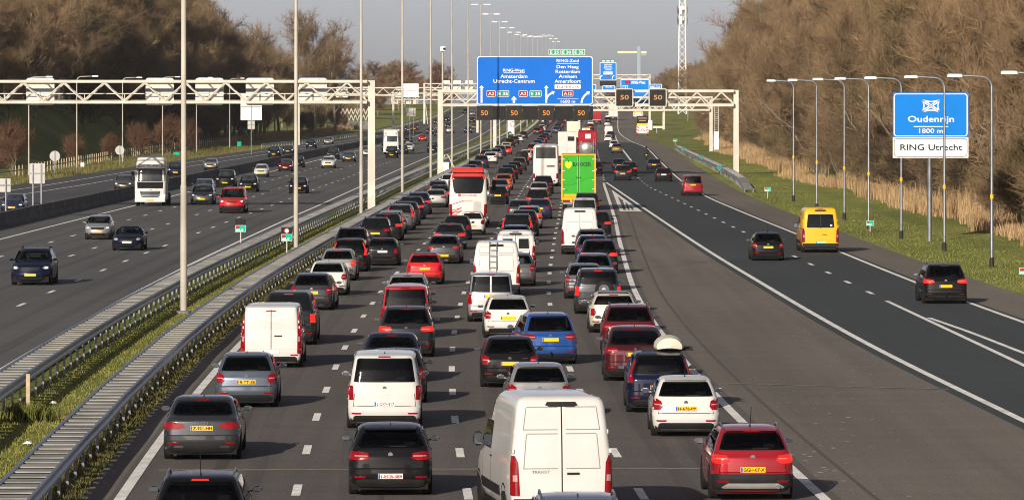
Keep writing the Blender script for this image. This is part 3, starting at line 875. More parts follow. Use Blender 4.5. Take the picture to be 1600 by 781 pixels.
t, w, h = small_sign("wide blue sign reading RING-West with a red plate, behind the right gantry", 969.5, 1014.5, 124, 152, 1100, [("RING-West", .38, .86, .74, .16, SWHITE)])
MB().box(-w*.34, -w*.16, -.08, -.055, h*.24, h*.42).build("red_plate", SRED, t)
b = MB(); ring(b, w*.09, h*.2, .05, .1, -.08, -.055, -w*.38, h*.05); ring(b, w*.09, h*.2, .05, .1, -.08, -.055, -w*.29, h*.05); b.build("symbol", SWHITE, t)
small_sign("blue sign edge reading Zuid just right of the wide RING-West sign", 1005, 1034, 131.5, 144, 1140, [("RING-Zuid", .38, .9, .4, .36, SWHITE)])
small_sign("lower blue sign strip below the wide RING-West sign, seen between lane signals", 988, 1014, 145, 166, 1104, [])
small_sign("sliver of a blue sign showing just right of the huge sign", 915, 931.5, 132, 141, 1110, [])

# Oudenrijn sign on the right verge
Y = 292.0
t = thing("direction_sign", "blue sign reading Oudenrijn 1800 m over a white RING Utrecht panel, on one post", "road sign", (0, Y, 0))
x0, x1 = sx(1395), sx(1513)
cx = (x0 + x1) / 2; W_ = x1 - x0
zt1, zm, zb = sz(145), sz(214.7), sz(246.8)
MB().box(x0, x1, -.05, .03, zm + .004, zt1).build("blue_panel", BLUE2, t)
MB().box(x0, x1, -.05, .03, zb, zm - .004).build("white_panel", SWHITE, t)
b = MB(); ring(b, W_ - .1, zt1 - zm - .1, .2, .055, -.062, -.046, cx, (zt1 + zm) / 2); b.build("border", SWHITE, t)
b = MB(); ring(b, W_ - .12, zm - zb - .12, .2, .035, -.062, -.046, cx, (zm + zb) / 2); b.build("border", SBLACK, t)
yF = -.055
L("Oudenrijn", 1418.5, 1490.5, 190.6, 9.2, bold=.012); MB().box(sx(1427.5), sx(1481.5), -.062, -.052, sz(198.6), sz(197.4)).build("underline", SWHITE, t)
L("1800 m", 1436, 1473, 208, 6.8, bold=.01)
L("RING Utrecht", 1406.5, 1503, 234.7, 9, SBLACK, bold=.012)
b = MB()                                           # interchange symbol: crossing carriageways and four curved ramps
def seg(p, q, w):
    a_ = Vector((sx(p[0]), sz(p[1]))); c_ = Vector((sx(q[0]), sz(q[1]))); d = (c_ - a_).normalized(); n_ = Vector((-d.y, d.x)) * w
    b.add([(v.x, -.063, v.y) for v in (a_ + n_, a_ - n_, c_ - n_, c_ + n_)], [(0, 1, 2, 3)])
for o in (-1.1, 1.1):
    seg((1441 - o * .6, 157 + o), (1468 - o * .6, 174.5 + o), .03); seg((1441 + o * .6, 174.5 + o), (1468 + o * .6, 157 + o), .03)
for p0, c0, p1 in (((1442, 156), (1454.5, 162), (1467, 156)), ((1442, 175.5), (1454.5, 169.5), (1467, 175.5)), ((1440.5, 158), (1447, 165.7), (1440.5, 173.5)), ((1468.5, 158), (1462, 165.7), (1468.5, 173.5))):
    pr = None
    for i in range(9):
        u = i / 8; q = ((1-u)**2*p0[0] + 2*u*(1-u)*c0[0] + u*u*p1[0], (1-u)**2*p0[1] + 2*u*(1-u)*c0[1] + u*u*p1[1])
        if pr: seg(pr, q, .032)
        pr = q
b.build("interchange_symbol", SWHITE, t)
MB().lathe([(.14, -.1), (.14, sz(247) + .1), (.14, zt1 - .3)], 14, c=(sx(1453), .2, 0)).build("post", GALV_D, t, 40)
b = MB(); b.box(x0 + .2, x1 - .2, .035, .07, sz(170), sz(167)); b.box(x0 + .2, x1 - .2, .035, .07, sz(230), sz(227)); b.build("bracket", GALV_D, t)

# kilometre signs
TEAL = mat("sign_teal", (.0, .34, .22), rough=.5, var=.06)
def km_sign(label, px, py, zpost, w=.75, board=None, Yz=None):
    p = at(px, py) if Yz is None else Vector((wx(px, Yz), Yz, zt(Yz)))
    t = thing("kilometre_sign", label, "kilometre sign", p, 0, "green kilometre signs")
    MB().box(-.03, .03, -.03, .03, -.05, zpost + .1).build("post", GALVB, t)
    MB().box(-w/2, w/2, -.06, -.035, zpost, zpost + w * .62).build("plate", TEAL, t)
    b = MB(); ring(b, w, w * .62, .03, .012, -.068, -.058, 0, zpost + w*.31); b.build("border", SWHITE, t)
    letter("68.0", -w*.42, w*.25, zpost + w*.08, w*.2, -.064, SWHITE, t, .02)
    MB().box(-w*.42, -w*.08, -.072, -.061, zpost + w*.34, zpost + w*.55).build("red_plate", SRED, t)
    if board:
        MB().box(-w*.5, w*.5, -.03, .0, zpost + w*.64, zpost + w*1.22).build("dark_board", SBLACK, t)
        if board == 2:
            MB().lathe([(w*.24, -.05), (w*.24, -.035)], 18, 'y', (0, 0, zpost + w*.92)).build("speed_disc", SWHITE, t)
            b = MB(); r_ = w * .24
            vs = []; fs = []
            for k in range(24):
                q = 2*PI*k/24; vs += [(r_*math.cos(q), -.056, zpost + w*.92 + r_*math.sin(q)), (r_*.75*math.cos(q), -.056, zpost + w*.92 + r_*.75*math.sin(q))]
            for k in range(24): fs.append((2*k, 2*k+1, (2*k+3) % 48, (2*k+2) % 48))
            b.add(vs, fs).build("red_rim", SRED, t)
    return t
km_sign("green kilometre sign under an unlit dark board on the left crash barrier", 376, 398, 1.05, .60, 1, Yz=272)
km_sign("green kilometre sign under a round speed sign on the barrier beside the second mast", 448, 413, 1.0, .58, 2, Yz=256)
km_sign("small green kilometre sign on the grass left of the yellow minibus", 1199.5, 309, .55, .55)
km_sign("small green kilometre sign at the foot of the lamp right of the yellow minibus", 1359.5, 361, .35, .5)
km_sign("small green kilometre sign on the grass beyond the far end of the short barrier", 1055, 227, .7, .8)
km_sign("green kilometre sign standing near the right picture edge on the grass", 1601, 446, .5, .5)
for px, py, lb in ((1067, 236, "teal marker plate on the far end of the short right barrier"), (1096, 249, "teal marker plate in the middle of the short right barrier"), (1124, 267, "teal marker plate on the near part of the short right barrier")):
    yy = F * (H - .75) / (py - YH); tt = thing("marker_plate", lb, "marker plate", (wx(px, yy), yy, .8), 0, "teal marker plates on the short barrier")
    MB().bevbox(-.28, .28, -.04, .04, .08, .50, .03).build("plate", mat("teal_dull", (.02, .20, .15), rough=.6), tt); MB().box(-.04, .04, -.02, .02, -.05, .08).build("stem", GALV, tt)

# sign backs on the left
def sign_back(label, x0, x1, y0, y1, Y, base, round_=False, nposts=2, m=GALVB):
    X0, X1, Z0, Z1 = wx(x0, Y), wx(x1, Y), wz(y1, Y), wz(y0, Y)
    cx = (X0 + X1) / 2; t = thing("road_sign", label, "road sign", (cx, Y, zt(Y)))
    w, h = X1 - X0, Z1 - Z0; zc = (Z0 + Z1) / 2 - zt(Y)
    if round_:
        MB().lathe([(w/2 - .02, -.02), (w/2, 0), (w/2 - .02, .02)], 28, 'y', (0, 0, zc)).build("disc", m, t, 40)
    else:
        MB().prism([(x, z + zc) for x, z in rrect(w, h, .06, 3)], -.02, .02).build("board", m, t)
    ps = [0] if nposts == 1 else [-w*.27, w*.27]
    for x in ps: MB().box(x - .045, x + .045, -.11, -.022, -.05, zc + h*.48).build("post", GALV_D, t)
    if not round_: MB().box(-w/2 + .05, w/2 - .05, -.06, -.023, zc - .05, zc + .05).build("stiffener", GALV_D, t)
    return t
sign_back("rectangular grey sign back on two posts at the left, next to the reddish bush", 46, 70, 255.5, 287, 352, 0)
sign_back("low grey sign back cut by the left picture edge", -16, 16.5, 279, 300, 340, 0)
sign_back("round sign back on a thin post left of the white lorry, the nearer of two", 77.5, 94, 236, 252, 560, 0, True, 1)
sign_back("smaller round sign back beside the third left lamp, just left of the white lorry", 180, 194.5, 227.5, 242.5, 640, 0, True, 1)
sign_back("large white board seen from behind on a stout grey post, under the left gantry", 376, 409, 146, 188, 780, 0, False, 1, SWHITE)
sign_back("smaller board below the large white board on the same post", 387, 398, 189, 202, 779.5, 0, False, 1)
sign_back("pale square sign back on two posts before the far woodland, above the red van", 634, 649.5, 169, 182, 1150, 0)
t = sign_back("stepped white sign board seen from behind hanging on the thin left gantry", 627, 654, 131, 152, 934, 0, False, 1, SWHITE)
tag(MB().bevbox(-.25, .25, -.2, .2, 0, .62, .05).build("cabinet", WHITEM, loc=at(129, 262)), "small white roadside cabinet on the left grass by the lamp", "cabinet")
tag(MB().bevbox(-.5, .5, -.3, .3, 0, .5, .05).build("cabinet", TEAL, loc=at(276, 243)), "small pale green cabinet on the left grass, right of the white lorry", "cabinet")
tag(MB().bevbox(-.4, .4, -.3, .3, 0, .9, .05).build("cabinet", TEAL, loc=at(374, 229)), "pale green marker box on the grass below the large white board", "cabinet")
# cabinet, hoop and yellow plate at the median post
tt = thing("switch_cabinet", "white cabinet under an inverted V frame beside the median post of the blue sign gantry", "cabinet", (wx(697, 560), 560, .3))
MB().bevbox(-.35, .35, -.2, .2, 0, 1.1, .05).build("box", WHITEM, tt); MB().tube([(-1.0, 0, 0), (-.1, 0, 2.0), (.15, 0, 2.0), (1.1, 0, .2)], .06, 6).build("frame", CREAM, tt)
# wooden stake and litter in the median
tag(MB().bevbox(-.055, .055, -.045, .045, -.1, 1.15, .01).build("wooden_stake", WOODM, loc=at(44, 652)), "single pale wooden stake standing in the median grass near the bottom left corner", "stake")
b = MB(); b.lathe([(.05, 0), (.5, .01), (.44, .05), (.1, .075)], 11); b.v = [(x * (1 + .15*math.sin(5*math.atan2(y, x))), y * .8, z) for x, y, z in b.v]
tag(b.build("litter", mat("orange_litter", (.42, .17, .05), rough=.8, var=.25, scale=6), loc=at(99, 653)), "flat orange-brown piece of litter in the median grass", "litter")
for px, py, lb in ((82, 631, "small white scrap on the grass above the orange litter"), (42, 694, "small white scrap on the grass near the bottom left corner")):
    tag(MB().add([(-.1, -.1, .02), (.12, -.06, .03), (.09, .12, .07), (-.07, .09, .03), (0, 0, .09)], [(0, 1, 4), (1, 2, 4), (2, 3, 4), (3, 0, 4), (3, 2, 1, 0)]).build("litter", SWHITE, loc=at(px, py)), lb, "litter")
# low post-and-rail fence on the left
FENCE = cub([(400, -53.5), (543, -55.0), (606, -55.9), (692, -57.4), (800, -58.3), (887, -58.4), (985, -55.6)])
tf = thing("wooden_fence", "low fence of close pale wooden posts in front of the dark bank on the left", "fence", (FENCE(543), 543, 0))
rest = MB(); k = 0; y = 430
while y < 985:
    x = FENCE(y) - FENCE(543); hh = 1.25 + .12 * random.random(); gap = 520 < y < 536 or 700 < y < 716
    if not gap:
        b = MB() if (k < 98 and y > 500) else rest
        b.bevbox(x - .06, x + .06, y - 543 - .06, y - 543 + .06, -.1, hh, .02)
        if b is not rest: b.build("fence_post", WOODM, tf); k += 1
    y += 4.3
rest.build("fence_post_run", WOODM, tf)["kind"] = 'stuff'
b = MB(); sweep(b, [(-.03, -.05), (.03, -.05), (.03, .05), (-.03, .05)], lambda y: FENCE(y) - FENCE(543), 430, 985, 6, .75); b.v = [(x, y - 543, z) for x, y, z in b.v]
b.build("wire_rail", GALV_D, tf)
# pale lattice screen by the trees
tl = thing("lattice_screen", "pale zigzag lattice screen behind the thick tree trunks on the left", "screen", (wx(549, 1240), 1240, zt(1240)))
b = MB(); w = 58 * 1240 / F
for i in range(9):
    x = -w/2 + i * w/9
    for z in (0, 1.6):
        b.tube([(x, 0, 2.2 + z), (x + w/18, 0, 3.7 + z)], .13, 4); b.tube([(x + w/18, 0, 3.7 + z), (x + w/9, 0, 2.2 + z)], .13, 4)
b.build("lattice", CREAM, tl); MB().box(-w/2, w/2, .2, .26, 0, 2.1).build("plinth", CONC, tl)

# roadwork trailers on the right shoulder
REDW = mat("retro_red", (.55, .03, .03), rough=.5, var=.06); YLW = mat("retro_yellow", (.75, .45, .02), rough=.5, var=.06)
def work_trailer(label, px, py, hgt, wid):
    p = at(px, py); t = thing("roadwork_trailer", label, "roadwork trailer", p, 0, "roadwork trailers on the right shoulder")
    b = MB(); b.box(-wid/2, wid/2, -.05, .05, .5, hgt * .50); b.build("board", SWHITE, t)
    for s in (-1, 1):
        for k in range(5):
            z0 = .52 + k * (hgt * .5 - .52) / 5; dz = (hgt * .5 - .52) / 5
            xa, xb = s * wid * .5, s * wid * .27
            MB().add([(xa, -.06, z0), (xb, -.06, z0 + dz * .5), (xb, -.06, z0 + dz), (xa, -.06, z0 + dz * .5)], [(0, 1, 2, 3)]).build("red_stripe", REDW, t)
    zc = hgt * .30
    MB().add([(-wid*.2, -.07, zc - .35), (wid*.2, -.07, zc - .35), (0, -.07, zc + .45)], [(0, 1, 2)]).build("warning_triangle", REDW, t)
    MB().add([(-wid*.12, -.08, zc - .26), (wid*.12, -.08, zc - .26), (0, -.08, zc + .24)], [(0, 1, 2)]).build("triangle_centre", SWHITE, t)
    MB().box(-wid*.45, wid*.45, -.05, .05, hgt*.51, hgt*.61).build("yellow_strip", YLW, t)
    MB().bevbox(-wid*.48, wid*.48, -.15, .15, hgt*.63, hgt, .05).build("text_display", VMSD, t)
    for i, (a0, a1) in enumerate(((.12, .88), (.2, .8))):
        MB().box(-wid*.48 + a0*wid*.96, -wid*.48 + a1*wid*.96, -.17, -.152, hgt*(.86 - .12*i), hgt*(.90 - .12*i)).build("lit_row", AMBERD, t)
    MB().box(-wid*.4, wid*.4, .06, 2.4, .45, .6).build("chassis", GALV_D, t)
    for s in (-1, 1): MB().lathe([(.2, -.1), (.33, -.08), (.33, .08), (.2, .1)], 14, 'x', (s*wid*.45, 1.0, .33)).build("wheel", SBLACK, t, 40)
work_trailer("large roadwork trailer with red and white stripes, triangle and dark text display", 1004, 212, 4.6, 2.8)
work_trailer("second smaller roadwork trailer just behind the large one", 997, 185, 3.2, 3.0)
tt = thing("safety_post", "low yellow-topped bar beside the far gantry post on the right grass", "marker", at(1026, 211))
MB().box(-.9, 1.4, -.1, .1, 1.6, 2.1).build("bar", mat("pale_yellow", (.6, .55, .3), rough=.6), tt); MB().box(-.1, .1, -.08, .08, 0, 1.6).build("leg", GALV, tt)
tag(MB().bevbox(-.7, .7, -.4, .4, 0, 2.4, .1).build("cabinet", WHITEM, loc=at(1015, 203)), "tall white cabinet on the grass behind the roadwork trailer", "cabinet")
tt = thing("speed_board", "wide white post with a round red-rimmed sign in the median beneath the dark signal strip", "road sign", (wx(799, 1150), 1150, zt(1150)))
MB().bevbox(-.75, .75, -.2, .2, 0, 3.4, .05).build("column", WHITEM, tt)
MB().lathe([(.62, -.3), (.62, -.25)], 20, 'y', (.35, 0, 2.5)).build("red_ring", SRED, tt); MB().lathe([(.46, -.33), (.46, -.3)], 20, 'y', (.35, 0, 2.5)).build("disc", SWHITE, tt)

# telecom tower and crane
Y = 1500.0; X = wx(1066, Y)
t = thing("telecom_mast", "tall white lattice telecom tower with antenna panels above the right wood", "tower", (X, Y, zt(Y)))
b = MB(); hh = 48.0
def hw(z): return 1.25 - .5 * z / hh
leg = [(-1, -1), (1, -1), (1, 1), (-1, 1)]
for q in leg: b.tube([(q[0]*hw(0), q[1]*hw(0), 0), (q[0]*hw(hh), q[1]*hw(hh), hh)], .13, 6)
b.build("legs", WHITEM, t)
b = MB(); n = 22
for i in range(n):
    z0, z1 = hh*i/n, hh*(i+1)/n
    for k in range(4):
        p, q = leg[k], leg[(k+1) % 4]
        b.tube([(p[0]*hw(z0), p[1]*hw(z0), z0), (q[0]*hw(z1), q[1]*hw(z1), z1)], .06, 4); b.tube([(q[0]*hw(z0), q[1]*hw(z0), z0), (p[0]*hw(z1), p[1]*hw(z1), z1)], .06, 4)
b.build("bracing", WHITEM, t)
for z in (wz(33, Y) - zt(Y), wz(17, Y) - zt(Y)):
    for k in range(6):
        q = 2*PI*k/6 + .3
        MB().bevbox(-.28, .28, -.12, .12, -1.1, 1.3, .04).build("antenna_panel", WHITEM if k % 3 else GALV_D, t, loc=(1.5*math.cos(q), 1.5*math.sin(q), z), rot=(0, 0, q + PI/2))
    b = MB(); b.lathe([(1.3, z - .1), (1.3, z + .1)], 12); b.build("platform", GALV_D, t)
HAZEC = mat("crane_yellow_hazed", (.60, .50, .28), rough=.7); HAZEB = mat("crane_grey_hazed", (.22, .28, .32), rough=.7)  # paleness and blue of distant haze mixed into the crane's colours
Y = 2900.0
t = thing("tower_crane", "distant tower crane with pale yellow jib over the horizon", "crane", (wx(998, Y), Y, 3))
Z = wz(82, Y) - 3
MB().box(-1.0, 1.0, -1.0, 1.0, 0, Z + 3.5).build("tower", HAZEB, t)
b = MB(); x0, x1 = wx(965, Y) - wx(998, Y), wx(1010, Y) - wx(998, Y)
b.box(x0, x1, -.5, .5, Z - .6, Z + .6); b.build("jib", HAZEC, t); MB().box(x1 - 3, x1, -.8, .8, Z - 2, Z - .62).build("counterweight", HAZEB, t)
b = MB(); b.tube([(x0 * .7, 0, Z + .6), (0, 0, Z + 3.4), (x1, 0, Z + .6)], .12, 4); b.build("tie_cables", HAZEB, t)
t = thing("building", "distant pale flat-roofed building above the trees between two masts", "building", (wx(632, 2450), 2450, 3))
MB().box(-7, 7, 0, 12, 0, wz(122, 2450) - 3).build("walls", mat("pale_render", (.5, .47, .42), rough=.8, var=.1, scale=.3), t)
MB().box(-7.4, 7.4, -.3, 12.3, wz(122, 2450) - 3, wz(119.5, 2450) - 3).build("roof", SWHITE, t); MB().box(-2, 3, 2, 8, wz(119.5, 2450) - 3, wz(115.5, 2450) - 3).build("roof_house", SWHITE, t)
for i in range(5): MB().box(-6 + i*2.6, -4.6 + i*2.6, -.05, -.02, wz(122, 2450) - 7, wz(122, 2450) - 5).build("window", SBLACK, t)

# ------------------------------------------------------------------ bare winter trees
def bark(name, c, c2, rand=.18):
    return mat(name, c, rough=.9, c2=c2, scale=.35, rand=rand, spec=.2, detail=5)
TWIG = bark("twigs_brown", (.098, .064, .036), (.255, .172, .097))
TWIG_R = bark("twigs_reddish", (.070, .036, .021), (.15, .080, .048))
TWIG_O = bark("twigs_olive", (.092, .066, .035), (.235, .170, .085))
TWIG_D = bark("twigs_dark", (.050, .036, .024), (.12, .082, .05))
TRUNK = mat("bark", (.11, .088, .062), rough=.95, c2=(.25, .20, .145), scale=1.2, bump=.5, bscale=9, spec=.2)

def tree_meshes(seed, h, spread, clear=.16, limbs=11, n2=8, n3=7, twigs=13, up=.55, tw=.034, tl=1.25, lean=0.0, gnarl=.25):
    """two meshes: trunk with limbs and branches; crown of fine twigs"""
    rd = random.Random(seed)
    T, K = MB(), MB()
    def rv(): return Vector((rd.gauss(0, 1), rd.gauss(0, 1), rd.gauss(0, 1))).normalized()
    def path(p, d, ln, n, g, lift):
        pts = [p.copy()]; d = d.normalized()
        for i in range(n):
            d = (d + rv() * g + Vector((0, 0, lift))).normalized()
            p = p + d * (ln / n); pts.append(p.copy())
        return pts
    def along(pts, t):
        t *= len(pts) - 1; i = min(int(t), len(pts) - 2); f = t - i
        return pts[i].lerp(pts[i+1], f), (pts[i+1] - pts[i]).normalized()
    def side(d):
        q = d.cross(rv())
        return q.normalized() if q.length > 1e-3 else Vector((1, 0, 0))
    tr = path(Vector((0, 0, -.3)), Vector((lean, 0, 1)), h * .72, 6, .06, .08)
    r0 = h * .0135
    T.tube(tr, [r0 * (1.15 - .95 * i / 6) for i in range(7)], 7, False)
    def twig_cluster(p, d, n, L_):
        for _ in range(n):
            q = (d * .75 + rv() * .8 + Vector((0, 0, .26))).normalized()
            l = L_ * rd.uniform(.5, 1.15); w = tw * rd.uniform(.7, 1.3); s_ = side(q) * w
            m_ = p + q * l * .55 + rv() * l * .07; e = p + q * l + rv() * l * .12
            K.add([p - s_, p + s_, m_ + s_ * .6, m_ - s_ * .6, e], [(0, 1, 2, 3), (3, 2, 4)])
    for i in range(limbs):
        t = clear + (1 - clear) * (i + rd.random() * .8) / limbs
        p, d = along(tr, min(t / .999, .98))
        a = rd.random() * 2 * PI
        out = Vector((math.cos(a), math.sin(a), 0))
        ln = spread * (1.15 - .55 * t) * rd.uniform(.8, 1.2)
        lb = path(p, out * (1 - up * .6) + Vector((0, 0, up)), ln, 5, gnarl * .8, .10)
        rl_ = r0 * .5 * (1.1 - .6 * t)
        T.tube(lb, [rl_ * (1 - .75 * k / 5) for k in range(6)], 5, False)
        for j in range(n2):
            t2 = .22 + .78 * (j + rd.random()) / n2
            p2, d2 = along(lb, min(t2, .99))
            b2 = path(p2, d2 * .6 + side(d2) * .75 + Vector((0, 0, .22)), ln * .48 * rd.uniform(.6, 1.15), 3, gnarl, .10)
            T.tube(b2, [rl_ * .44, rl_ * .36, rl_ * .27, rl_ * .16], 4, False)
            for k in range(n3):
                p3, d3 = along(b2, min(.2 + .8 * (k + rd.random()) / n3, .99))
                b3 = path(p3, d3 * .6 + side(d3) * .7 + Vector((0, 0, .25)), tl * rd.uniform(.6, 1.2), 2, gnarl, .1)
                s_ = side(d3) * tw * 1.7
                K.add([b3[0] - s_, b3[0] + s_, b3[1] + s_ * .8, b3[1] - s_ * .8, b3[2] + s_ * .5, b3[2] - s_ * .5], [(0, 1, 2, 3), (3, 2, 4, 5)])
                for q in range(3):
                    twig_cluster(b3[q] if q < 2 else b3[2], (b3[min(q+1, 2)] - b3[min(q, 1)]).normalized(), twigs // 3, tl)
    return T.mesh("trunk"), K.mesh("crown")

VAR = {}
for i in range(5):
    VAR["wood%d" % i] = tree_meshes(11 + i, 18.5, 6.4 + .5 * (i % 3), clear=.10, limbs=13, n2=8, n3=7, twigs=24, tl=1.35, tw=.015)
VAR["big0"] = tree_meshes(41, 27, 12.5, clear=.30, limbs=13, n2=9, n3=8, twigs=18, up=.75, gnarl=.42, tl=1.7, tw=.022)
VAR["big1"] = tree_meshes(42, 25, 11, clear=.26, limbs=12, n2=9, n3=8, twigs=18, up=.8, gnarl=.38, tl=1.7, tw=.022, lean=.06)
VAR["shrub0"] = tree_meshes(51, 3.4, 1.9, clear=.02, limbs=16, n2=6, n3=6, twigs=9, up=1.0, tl=.75, tw=.010)
VAR["shrub1"] = tree_meshes(52, 3.0, 2.2, clear=.02, limbs=16, n2=6, n3=6, twigs=9, up=.85, tl=.8, tw=.010)

TPL = {}
def tree(kind, var, tw_m, x, y, sc_, label, group, cat="tree", z=None, sxy=None):
    key = (kind, var, tw_m.name)
    zz = ground_z(x, y) if z is None else z
    rz = random.random() * 2 * PI
    s3 = (sc_ * (sxy or 1), sc_ * (sxy or 1), sc_)
    if key in TPL:
        o = dup(TPL[key], (x, y, zz), rz, label, group, s3)
    else:
        o = thing(kind, label, cat, (x, y, zz), rz, group); o.scale = s3
        obj("trunk", VAR[var][0], TRUNK, o); obj("crown", VAR[var][1], tw_m, o)
        TPL[key] = o
    return o
LR, LL, LF = "bare brown tree in the dense wood along the right side of the motorway", "bare brown tree in the dark wood on the bank left of the motorway", "bare tree in the far belt of trees along the motorway"
GR, GL, GF = "trees of the right wood", "trees of the left wood", "trees of the far belts"
TW = [TWIG, TWIG, TWIG_O, TWIG, TWIG]
k = 0
# right wood: front row, then two rows behind
y = 262
while y < 1010:
    for row, off, hs in ((0, 4.5, .80), (1, 11, 1.04), (2, 19, 1.16)):
        if row and (k + row) % 4 == 0 or row == 2 and k % 2 and y < 800: continue
        x = TREES_R(y) + off + random.uniform(-1.6, 1.6)
        tree("bare_tree", "wood%d" % ((k * 3 + row) % 5), TW[(k + row * 2) % 5], x, y + random.uniform(-3, 3), hs * lin([(260, 1.12), (600, 1.3), (1000, 1.45)], y) * random.uniform(.88, 1.10), LR, GR, sxy=1.0)
    k += 1
    y += 12.5 if y < 500 else 15
while y < 2250:
    for off, hs in ((4, .62), (16, .82)):
        tree("bare_tree", "wood%d" % (k % 5), TW[k % 5], TREES_R(y) + off + random.uniform(-3, 3), y, hs * random.uniform(.8, 1.1) * (1.5 if y < 1500 else 1.15), LF, GF, sxy=1.15)
    k += 1; y += 70
# left wood on its bank
y = 500
while y < 1165:
    for row, off, hs in ((0, 4, .90), (1, 13, 1.14), (2, 24, 1.30)):
        if row == 0 and k % 2 and y < 900: continue
        tree("bare_tree", "wood%d" % ((k * 2 + row) % 5), TW[(k + row) % 5], TREES_L(y) - off + random.uniform(-2, 2), y + random.uniform(-3, 3), hs * lin([(250, 1.0), (700, 1.05), (950, 1.28), (1130, 1.30)], y) * random.uniform(.95, 1.06), LL, GL, sxy=1.12)
    k += 1; y += 17.5 if y < 900 else 11
# far belts on the left of the opposite carriageway and beyond
y = 1270
while y < 2000:
    for off, hs in ((5, .66), (17, .86)):
        tree("bare_tree", "wood%d" % (k % 5), [TWIG, TWIG_R, TWIG][k % 3], TREES_L(y) - off + random.uniform(-3, 3), y, hs * random.uniform(.75, 1.1), LF, GF, sxy=1.3)
    k += 1; y += 72
for i in range(16):
    x = -250 + i * 30 + random.uniform(-4, 4); y = random.uniform(2250, 2600)
    if -62 < x < -52: continue
    tree("bare_tree", "wood%d" % (i % 5), [TWIG_R, TWIG][i % 2], x, y, random.uniform(.62, .86), LF, GF, sxy=1.7, z=2.5)
# trees one can tell apart
p = at(503, 214); tree("veteran_tree", "big0", TWIG, p.x - 1.5, p.y, 1.02, "wide old tree with twisted limbs and thick pale trunk behind the second lighting mast", None)
p = at(513, 213); tree("veteran_tree", "big1", TWIG, p.x + 1.0, p.y + 14, .92, "tall old tree leaning right, its thick trunk just right of the twisted one", None)
p = at(430, 221); tree("bushy_tree", "big1", TWIG_O, p.x, p.y, .58, "smaller olive-brown tree with a stout trunk, left of the thin gantry post", None)
p = at(14, 262); tree("bare_tree", "wood2", TWIG_O, wx(12, 700), 700, .72, "golden-brown tree at the left picture edge, lighter than the wood behind", None, z=3)
p = at(690, 170); tree("bare_tree", "wood1", TWIG_R, wx(690, 1500), 1500, .95, "reddish-brown round-topped tree showing between the masts left of the big blue sign", None)
# reddish shrubs by the fence, brown undergrowth at the edge of the right wood
for i, (px, Yd, s_, lb) in enumerate(((21, 545, 1.5, "large reddish-brown shrub at the left picture edge in front of the fence"), (118, 640, 1.0, "reddish shrub behind the fence by the second left lamp"), (172, 690, .95, "reddish shrub behind the fence beside the smaller round sign"),
        (213, 720, 1.25, "large reddish shrub rising behind the white lorry's left side"), (262, 760, 1.5, "large reddish shrub behind the fence just right of the white lorry"), (285, 800, 1.35, "reddish shrub at the right end of the fence, behind the nearest mast"))):
    x = wx(px, Yd); tree("shrub", "shrub%d" % (i % 2), TWIG_R, x, Yd, s_, lb, None, "shrub")
for i in range(11):
    x = wx(400 + i * 19, 1180) ; y = 1140 + (i * 37) % 120
    tree("shrub", "shrub%d" % (i % 2), [TWIG_R, TWIG, TWIG_O][i % 3], min(x, TREES_L(y) + 3 + (i % 3)), y, 1.0 + .3 * (i % 3), "brown undergrowth bush around the thick trunks beyond the parallel road", "bushes around the thick trunks", "shrub")
y = 270; k = 0
while y < 1150:
    tree("shrub", "shrub%d" % (k % 2), [TWIG, TWIG_O, TWIG_D][k % 3], TREES_R(y) + 1.7 + random.uniform(-.6, 1.2), y, random.uniform(.9, 1.7), "brown undergrowth bush along the edge of the right wood", "undergrowth of the right wood", "shrub", sxy=1.15)
    y += 9 if y < 600 else 14; k += 1
for k in range(30):                                       # thicket on the left bank, added in dark twigs to deepen its shade
    y = 520 + k * 19
    tree("shrub", "shrub%d" % (k % 2), TWIG_D, TREES_L(y) + 2 - 7 * (k % 3) + random.uniform(-2, 2), y, random.uniform(1.8, 2.8), "dark bush in the thicket under the left wood", "thicket under the left wood", "shrub", sxy=1.3)

# ------------------------------------------------------------------ grass, reeds
def blades(name, n, place, hmin, hmax, w, m, label, cat, seed, curl=.35):
    rd = random.Random(seed); vs = []; fs = []
    for _ in range(n):
        x, y, sc_ = place(rd)
        h_ = rd.uniform(hmin, hmax) * sc_; a = rd.random() * 2 * PI; dx, dy = math.cos(a), math.sin(a)
        lx, ly = rd.gauss(0, curl) * h_, rd.gauss(0, curl) * h_
        z = ground_z(x, y); o = len(vs); ww = w * rd.uniform(.6, 1.3)
        vs += [(x - dx*ww, y - dy*ww, z - .02), (x + dx*ww, y + dy*ww, z - .02), (x + lx*.45 + dx*ww*.7, y + ly*.45 + dy*ww*.7, z + h_*.6), (x + lx*.45 - dx*ww*.7, y + ly*.45 - dy*ww*.7, z + h_*.6), (x + lx, y + ly, z + h_)]
        fs += [(o, o+1, o+2, o+3), (o+3, o+2, o+4)]
    b = MB(); b.v = vs; b.f = fs
    return tag(b.build(name, m), label, cat, None, 'stuff')
BLADE = mat("grass_blades", (.070, .082, .018), rough=.85, c2=(.19, .185, .045), scale=.5, spec=.2, detail=6)
BLADE_M = mat("median_blades", (.095, .105, .024), rough=.85, c2=(.25, .225, .062), scale=.25, spec=.2, detail=8)
BLADE_V = mat("verge_blades", (.105, .118, .024), rough=.85, c2=(.25, .25, .060), scale=.12, spec=.2, detail=8)
BLADE_Y = mat("rough_grass_blades", (.060, .062, .018), rough=.9, c2=(.17, .145, .055), scale=.8, spec=.2, detail=6)
REED = mat("dry_reeds", (.20, .125, .062), rough=.9, c2=(.42, .29, .155), scale=.25, spec=.2, detail=6)
blades("median_grass", 42000, lambda rd: (lambda y: (rd.uniform(C(y) - 11.9, C(y) - 9.3), y, 1))(88 + 260 * rd.random() ** 1.6), .03, .09, .010, BLADE_M, "short green grass between the two crash barriers of the median", "grass", 1)
